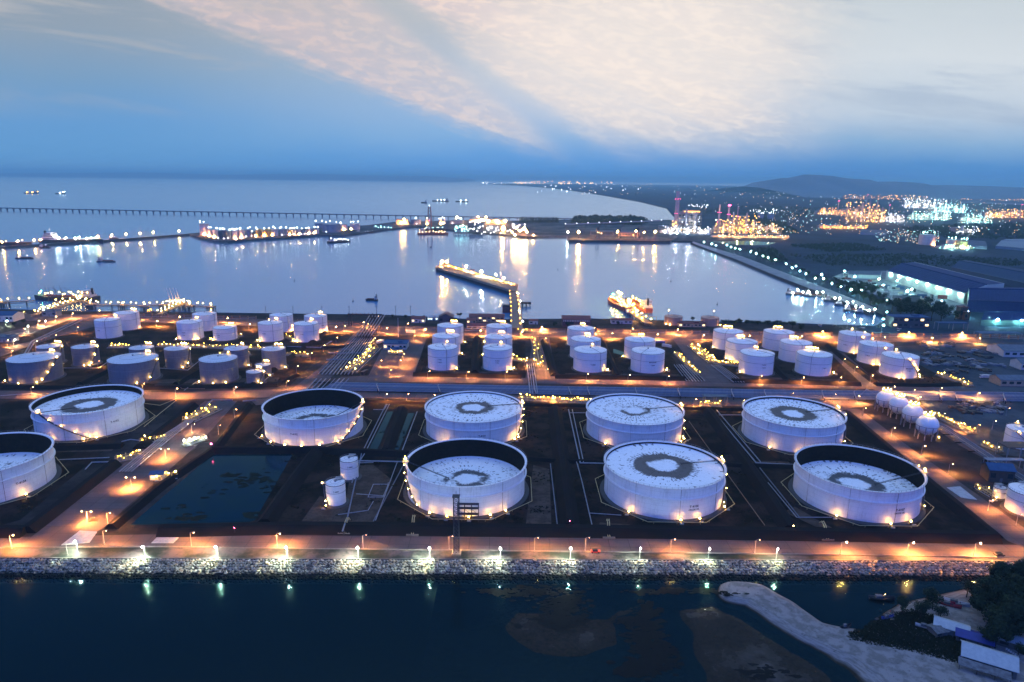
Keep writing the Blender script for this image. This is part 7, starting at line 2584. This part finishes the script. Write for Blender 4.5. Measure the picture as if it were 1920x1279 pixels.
tag(kind(mb.build('seaweed', plain('black_weed', (.006, .007, .008), rough=.75)), 'stuff'), 'black seaweed beds over the wet sand flats in front', 'seaweed')
# grass on the village ground
mb = MB()
GA_ = P2([(1600, 1196), (1655, 1158), (1720, 1150), (1800, 1180), (1830, 1200), (1790, 1238), (1700, 1215), (1640, 1205)], -2)
k = 0
while k < 15000:
    x, y = gr.uniform(80, 200), gr.uniform(200, 245)
    if poly_d((x, y), GA_) < gr.uniform(-2.5, 1.5):
        continue
    k += 1
    z = ground_z(x, y)
    h, a, wd = gr.uniform(.15, .6), gr.uniform(0, 6.28), gr.uniform(.25, .6)
    mb.add([(x - wd * math.cos(a), y - wd * math.sin(a), z - .05), (x + wd * math.cos(a), y + wd * math.sin(a), z - .05), (x + gr.uniform(-.6, .6), y + gr.uniform(-.2, .9), z + h)], [(0, 1, 2)])
tag(kind(mb.build('grass', plain('grass_blades', (.008, .014, .007), (.011, .012, .006), .85, scale=.3, world=True)), 'stuff'), 'dark rough grass covering the ground before the village huts', 'grass')

# the wood and single trees of the village
BT = [(1855, 1165, 19), (1885, 1170, 20), (1915, 1165, 21), (1870, 1195, 17), (1900, 1200, 18), (1935, 1195, 20), (1845, 1140, 16), (1880, 1130, 17), (1920, 1130, 19), (1865, 1215, 13)]
for i, (x, y, h) in enumerate(BT):
    p = GB(x, y)
    tree(p, h, nth(i, 10).replace('leftmost', 'first') + ' of the big black-green trees crowding the lower right corner', 'big', 'big dark trees at the lower right', 200 + i, 1.0)
for i, (x, y, h, lb) in enumerate(((1692, 1148, 7, 'dark bushy tree left in the trio behind the grass'), (1725, 1160, 8, 'dark bushy tree in front in the trio behind the grass'), (1748, 1142, 9, 'dark bushy tree right in the trio behind the grass'), (1812, 1120, 8, 'small dark tree at the water left of the big trees'),
                                   (1862, 1206, 7, 'small tree left of the farther pale roofs'), (1842, 1200, 5, 'small bush behind the blue tarpaulin roof'), (1762, 1162, 6, 'small dark tree beside the lit hut'), (1908, 1232, 6, 'dark bush at the right edge beside the chairs'))):
    tree(GB(x, y), h, lb, 'round', 'dark trees among the village huts', 230 + i, 1.1)


def hut(px, py, wx, dy_, h, label, rmat, rz, rh=1.4, lit=0, ridge='x', wall=None, lw=None):
    p = GB(px, py)
    return house(p, wx, dy_, h, label, rh=rh, rmat=rmat, rz=rz, lit=lit, nwin=3, wall=wall or plain('hut_wall', (.10, .10, .10)), ridge=ridge, name='hut', cat='hut', group='village huts', lw=lw or LITC)


SHEET1 = plain('hut_sheet_pale', (.34, .38, .40), (.26, .30, .33), .5, scale=.8)
SHEET2 = plain('hut_sheet_rusty', (.16, .17, .18), (.07, .07, .075), .7, scale=.9)
TARP = plain('blue_tarpaulin', (.02, .035, .20), rough=.6)
hut(1851, 1244, 15.5, 9, 3.2, 'largest hut with a two-tone sheet roof, its right end open and lit', SHEET1, rad(-31), 2.4)
p = GB(1845, 1246)
t = thing('lean_to', 'rusty dark lean-to roof along the front of the largest hut', 'lean-to', p, None, rad(-31))
MB().add([(-8, -7.6, 1.9), (7, -7.6, 1.9), (7, -4.6, 3.0), (-8, -4.6, 3.0), (-8, -7.6, 1.75), (7, -7.6, 1.75), (7, -4.6, 2.85), (-8, -4.6, 2.85)], [(0, 1, 2, 3), (7, 6, 5, 4), (0, 4, 5, 1), (1, 5, 6, 2), (2, 6, 7, 3), (3, 7, 4, 0)]).build('roof', SHEET2, t)
for x in (-7.5, -2.5, 2.5, 6.7):
    MB().box(x - .08, x + .08, -7.45, -7.3, 0, 1.8).build('post', BARK, t)
p = GB(1884, 1258)
t = thing('hut_lamp', 'cold lamp lighting the open end of the largest hut', 'lamp', p + Vector((0, 0, 0)))
MB().tube([(0, 0, 0), (0, 0, 2.5)], .06, 5).build('post', STEEL, t)
bulb('cyan', t, (0, 0, 2.6), .14)
hut(1782, 1184, 10.5, 6, 2.8, 'pale-roofed hut with a lit doorway between the bushes and the big trees', SHEET1, rad(-33), 1.5, lit=2)
p = GB(1788, 1190)
t = thing('hut_lamp', 'greenish lamp at the doorway of the pale-roofed hut', 'lamp', p)
MB().tube([(0, 0, 0), (0, 0, 2.2)], .06, 5).build('post', STEEL, t)
bulb('cyan', t, (0, 0, 2.3), .12)
hut(1763, 1186, 8, 4.5, 2.2, 'low dark hut with one pale roof strip in front of the bushes', SHEET2, rad(14), .8)
hut(1825, 1202, 11, 6, 2.4, 'hut roofed with a deep blue tarpaulin', TARP, rad(-30), 1.2)
hut(1878, 1195, 9, 5, 2.6, 'small blue-grey hut behind the tarpaulin roof', plain('blue_slate_roof', (.04, .07, .16)), rad(-32), 1.2)
hut(1908, 1212, 13, 6, 2.8, 'pale-roofed long hut at the right edge above the chairs', SHEET1, rad(-32), 1.3)
p = GB(1806, 1236)
t = thing('tarpaulin', 'small blue tarpaulin heap at the left end of the largest hut', 'tarpaulin', p)
MB().ball((0, 0, .4), 1.3, 10, 6, .7).build('sheet', TARP, t)
for i in range(6):
    p = GB(1887 + i * 4.2, 1220 + i * 2.6)
    t = thing('chair', nth(i, 6) + ' of the white plastic chairs in the line before the right huts', 'chair', p, 'white plastic chairs', rad(-30))
    MB().box(-.25, .25, -.25, .25, .40, .46).build('seat', SUPER, t)
    MB().box(-.25, .25, .21, .27, .46, .95).build('backrest', SUPER, t)
    for x in (-.22, .22):
        for y in (-.22, .22):
            MB().box(x - .03, x + .03, y - .03, y + .03, 0, .40).build('leg', SUPER, t)


def skiff(px, py, L, rz, label, c, lamp=None):
    p = GB(px, py)
    t = thing('fishing_boat', label, 'fishing boat', (p.x, p.y, max(p.z, SEA_Z + .1)), 'fishing boats at the village shore', rz)
    hm = plain('boat_' + c, {'red': (.28, .03, .05), 'white': (.45, .45, .46), 'blue': (.04, .07, .28), 'dark': (.03, .03, .035)}[c], rough=.5)
    N = 9
    v, f_ = [], []
    for i in range(N):
        f = i / (N - 1)
        bw = L * .13 * math.sin(math.pi * min(.96, .18 + f * .80)) ** .7
        dk = .75 + .7 * abs(f - .4) ** 1.8 * 3
        x = -L / 2 + L * f
        v += [(x, -bw * .4, -.1), (x, -bw, dk), (x, -bw * .85, dk), (x, -bw * .4, .25), (x, bw * .4, .25), (x, bw * .85, dk), (x, bw, dk), (x, bw * .4, -.1)]
    for i in range(N - 1):
        for j in range(8):
            f_.append((i * 8 + j, i * 8 + (j + 1) % 8, (i + 1) * 8 + (j + 1) % 8, (i + 1) * 8 + j)[::-1])
    f_ += [tuple(range(8)), tuple(range((N - 1) * 8, N * 8))[::-1]]
    MB().add(v, f_).build('hull', hm, t)
    MB().box(-L * .25, L * .02, -L * .08, L * .08, .7, 1.7).build('canopy', SHEET2, t)
    MB().box(L * .1, L * .14, -L * .1, L * .1, .6, .75).build('thwart', BARK, t)
    if lamp:
        bulb(lamp, t, (L * .1, 0, 2.2), .12)
        MB().tube([(L * .1, 0, .5), (L * .1, 0, 2.1)], .05, 4).build('mast', STEEL, t)
    return t


skiff(1652, 1132, 10, rad(-4), 'dark fishing boat with a small red lamp in the shallows', 'dark', 'sodium')
skiff(1794, 1132, 9, rad(-30), 'white and red boat drawn up at the waterline, nearest the trees', 'white')
skiff(1780, 1136, 8, rad(-32), 'red fishing boat on the shore left of the white one', 'red')
skiff(1768, 1130, 8, rad(-30), 'dark red boat farthest left in the drawn-up row', 'red')
skiff(1736, 1178, 7, rad(-25), 'white boat lying on the sand before the low dark hut', 'white')
skiff(1664, 1160, 5, rad(10), 'small blue boat on the pale clearing behind the grass', 'blue')
skiff(1586, 1177, 5, rad(20), 'small dark boat at the foot of the sand spit', 'dark')
for i in range(9):
    p = GB(1650 + gr.uniform(-12, 34), 1152 + gr.uniform(-8, 14))
    t = thing('crate', 'fishing crate, one of several littering the pale clearing behind the grass', 'crate', p, 'fishing crates on the clearing', gr.uniform(0, 3))
    MB().box(-.6, .6, -.4, .4, 0, .6).build('box', YC[i % 6], t)
    MB().box(-.65, .65, -.45, .45, .6, .68).build('lid', TRIM, t)

# ================================================================== THE AIR
HAZE = True
if HAZE:
    hm = bpy.data.materials.new('haze_air')
    hm.use_nodes = True
    hm.node_tree.nodes.clear()
    t = NT(hm.node_tree)
    pv = t.new('ShaderNodeVolumePrincipled')
    pv.inputs['Color'].default_value = (.54, 1.0, 1.0, 1)
    pv.inputs['Density'].default_value = 0.00006
    pv.inputs['Anisotropy'].default_value = 0.0
    t.l.new(pv.outputs[0], t.new('ShaderNodeOutputMaterial').inputs['Volume'])
    o = kind(MB().box(-61000, 61000, -310, 62500, -9.5, 335).build('haze', hm), 'stuff')
    tag(o, 'thin blue evening haze over the bay and the far plain', 'haze')
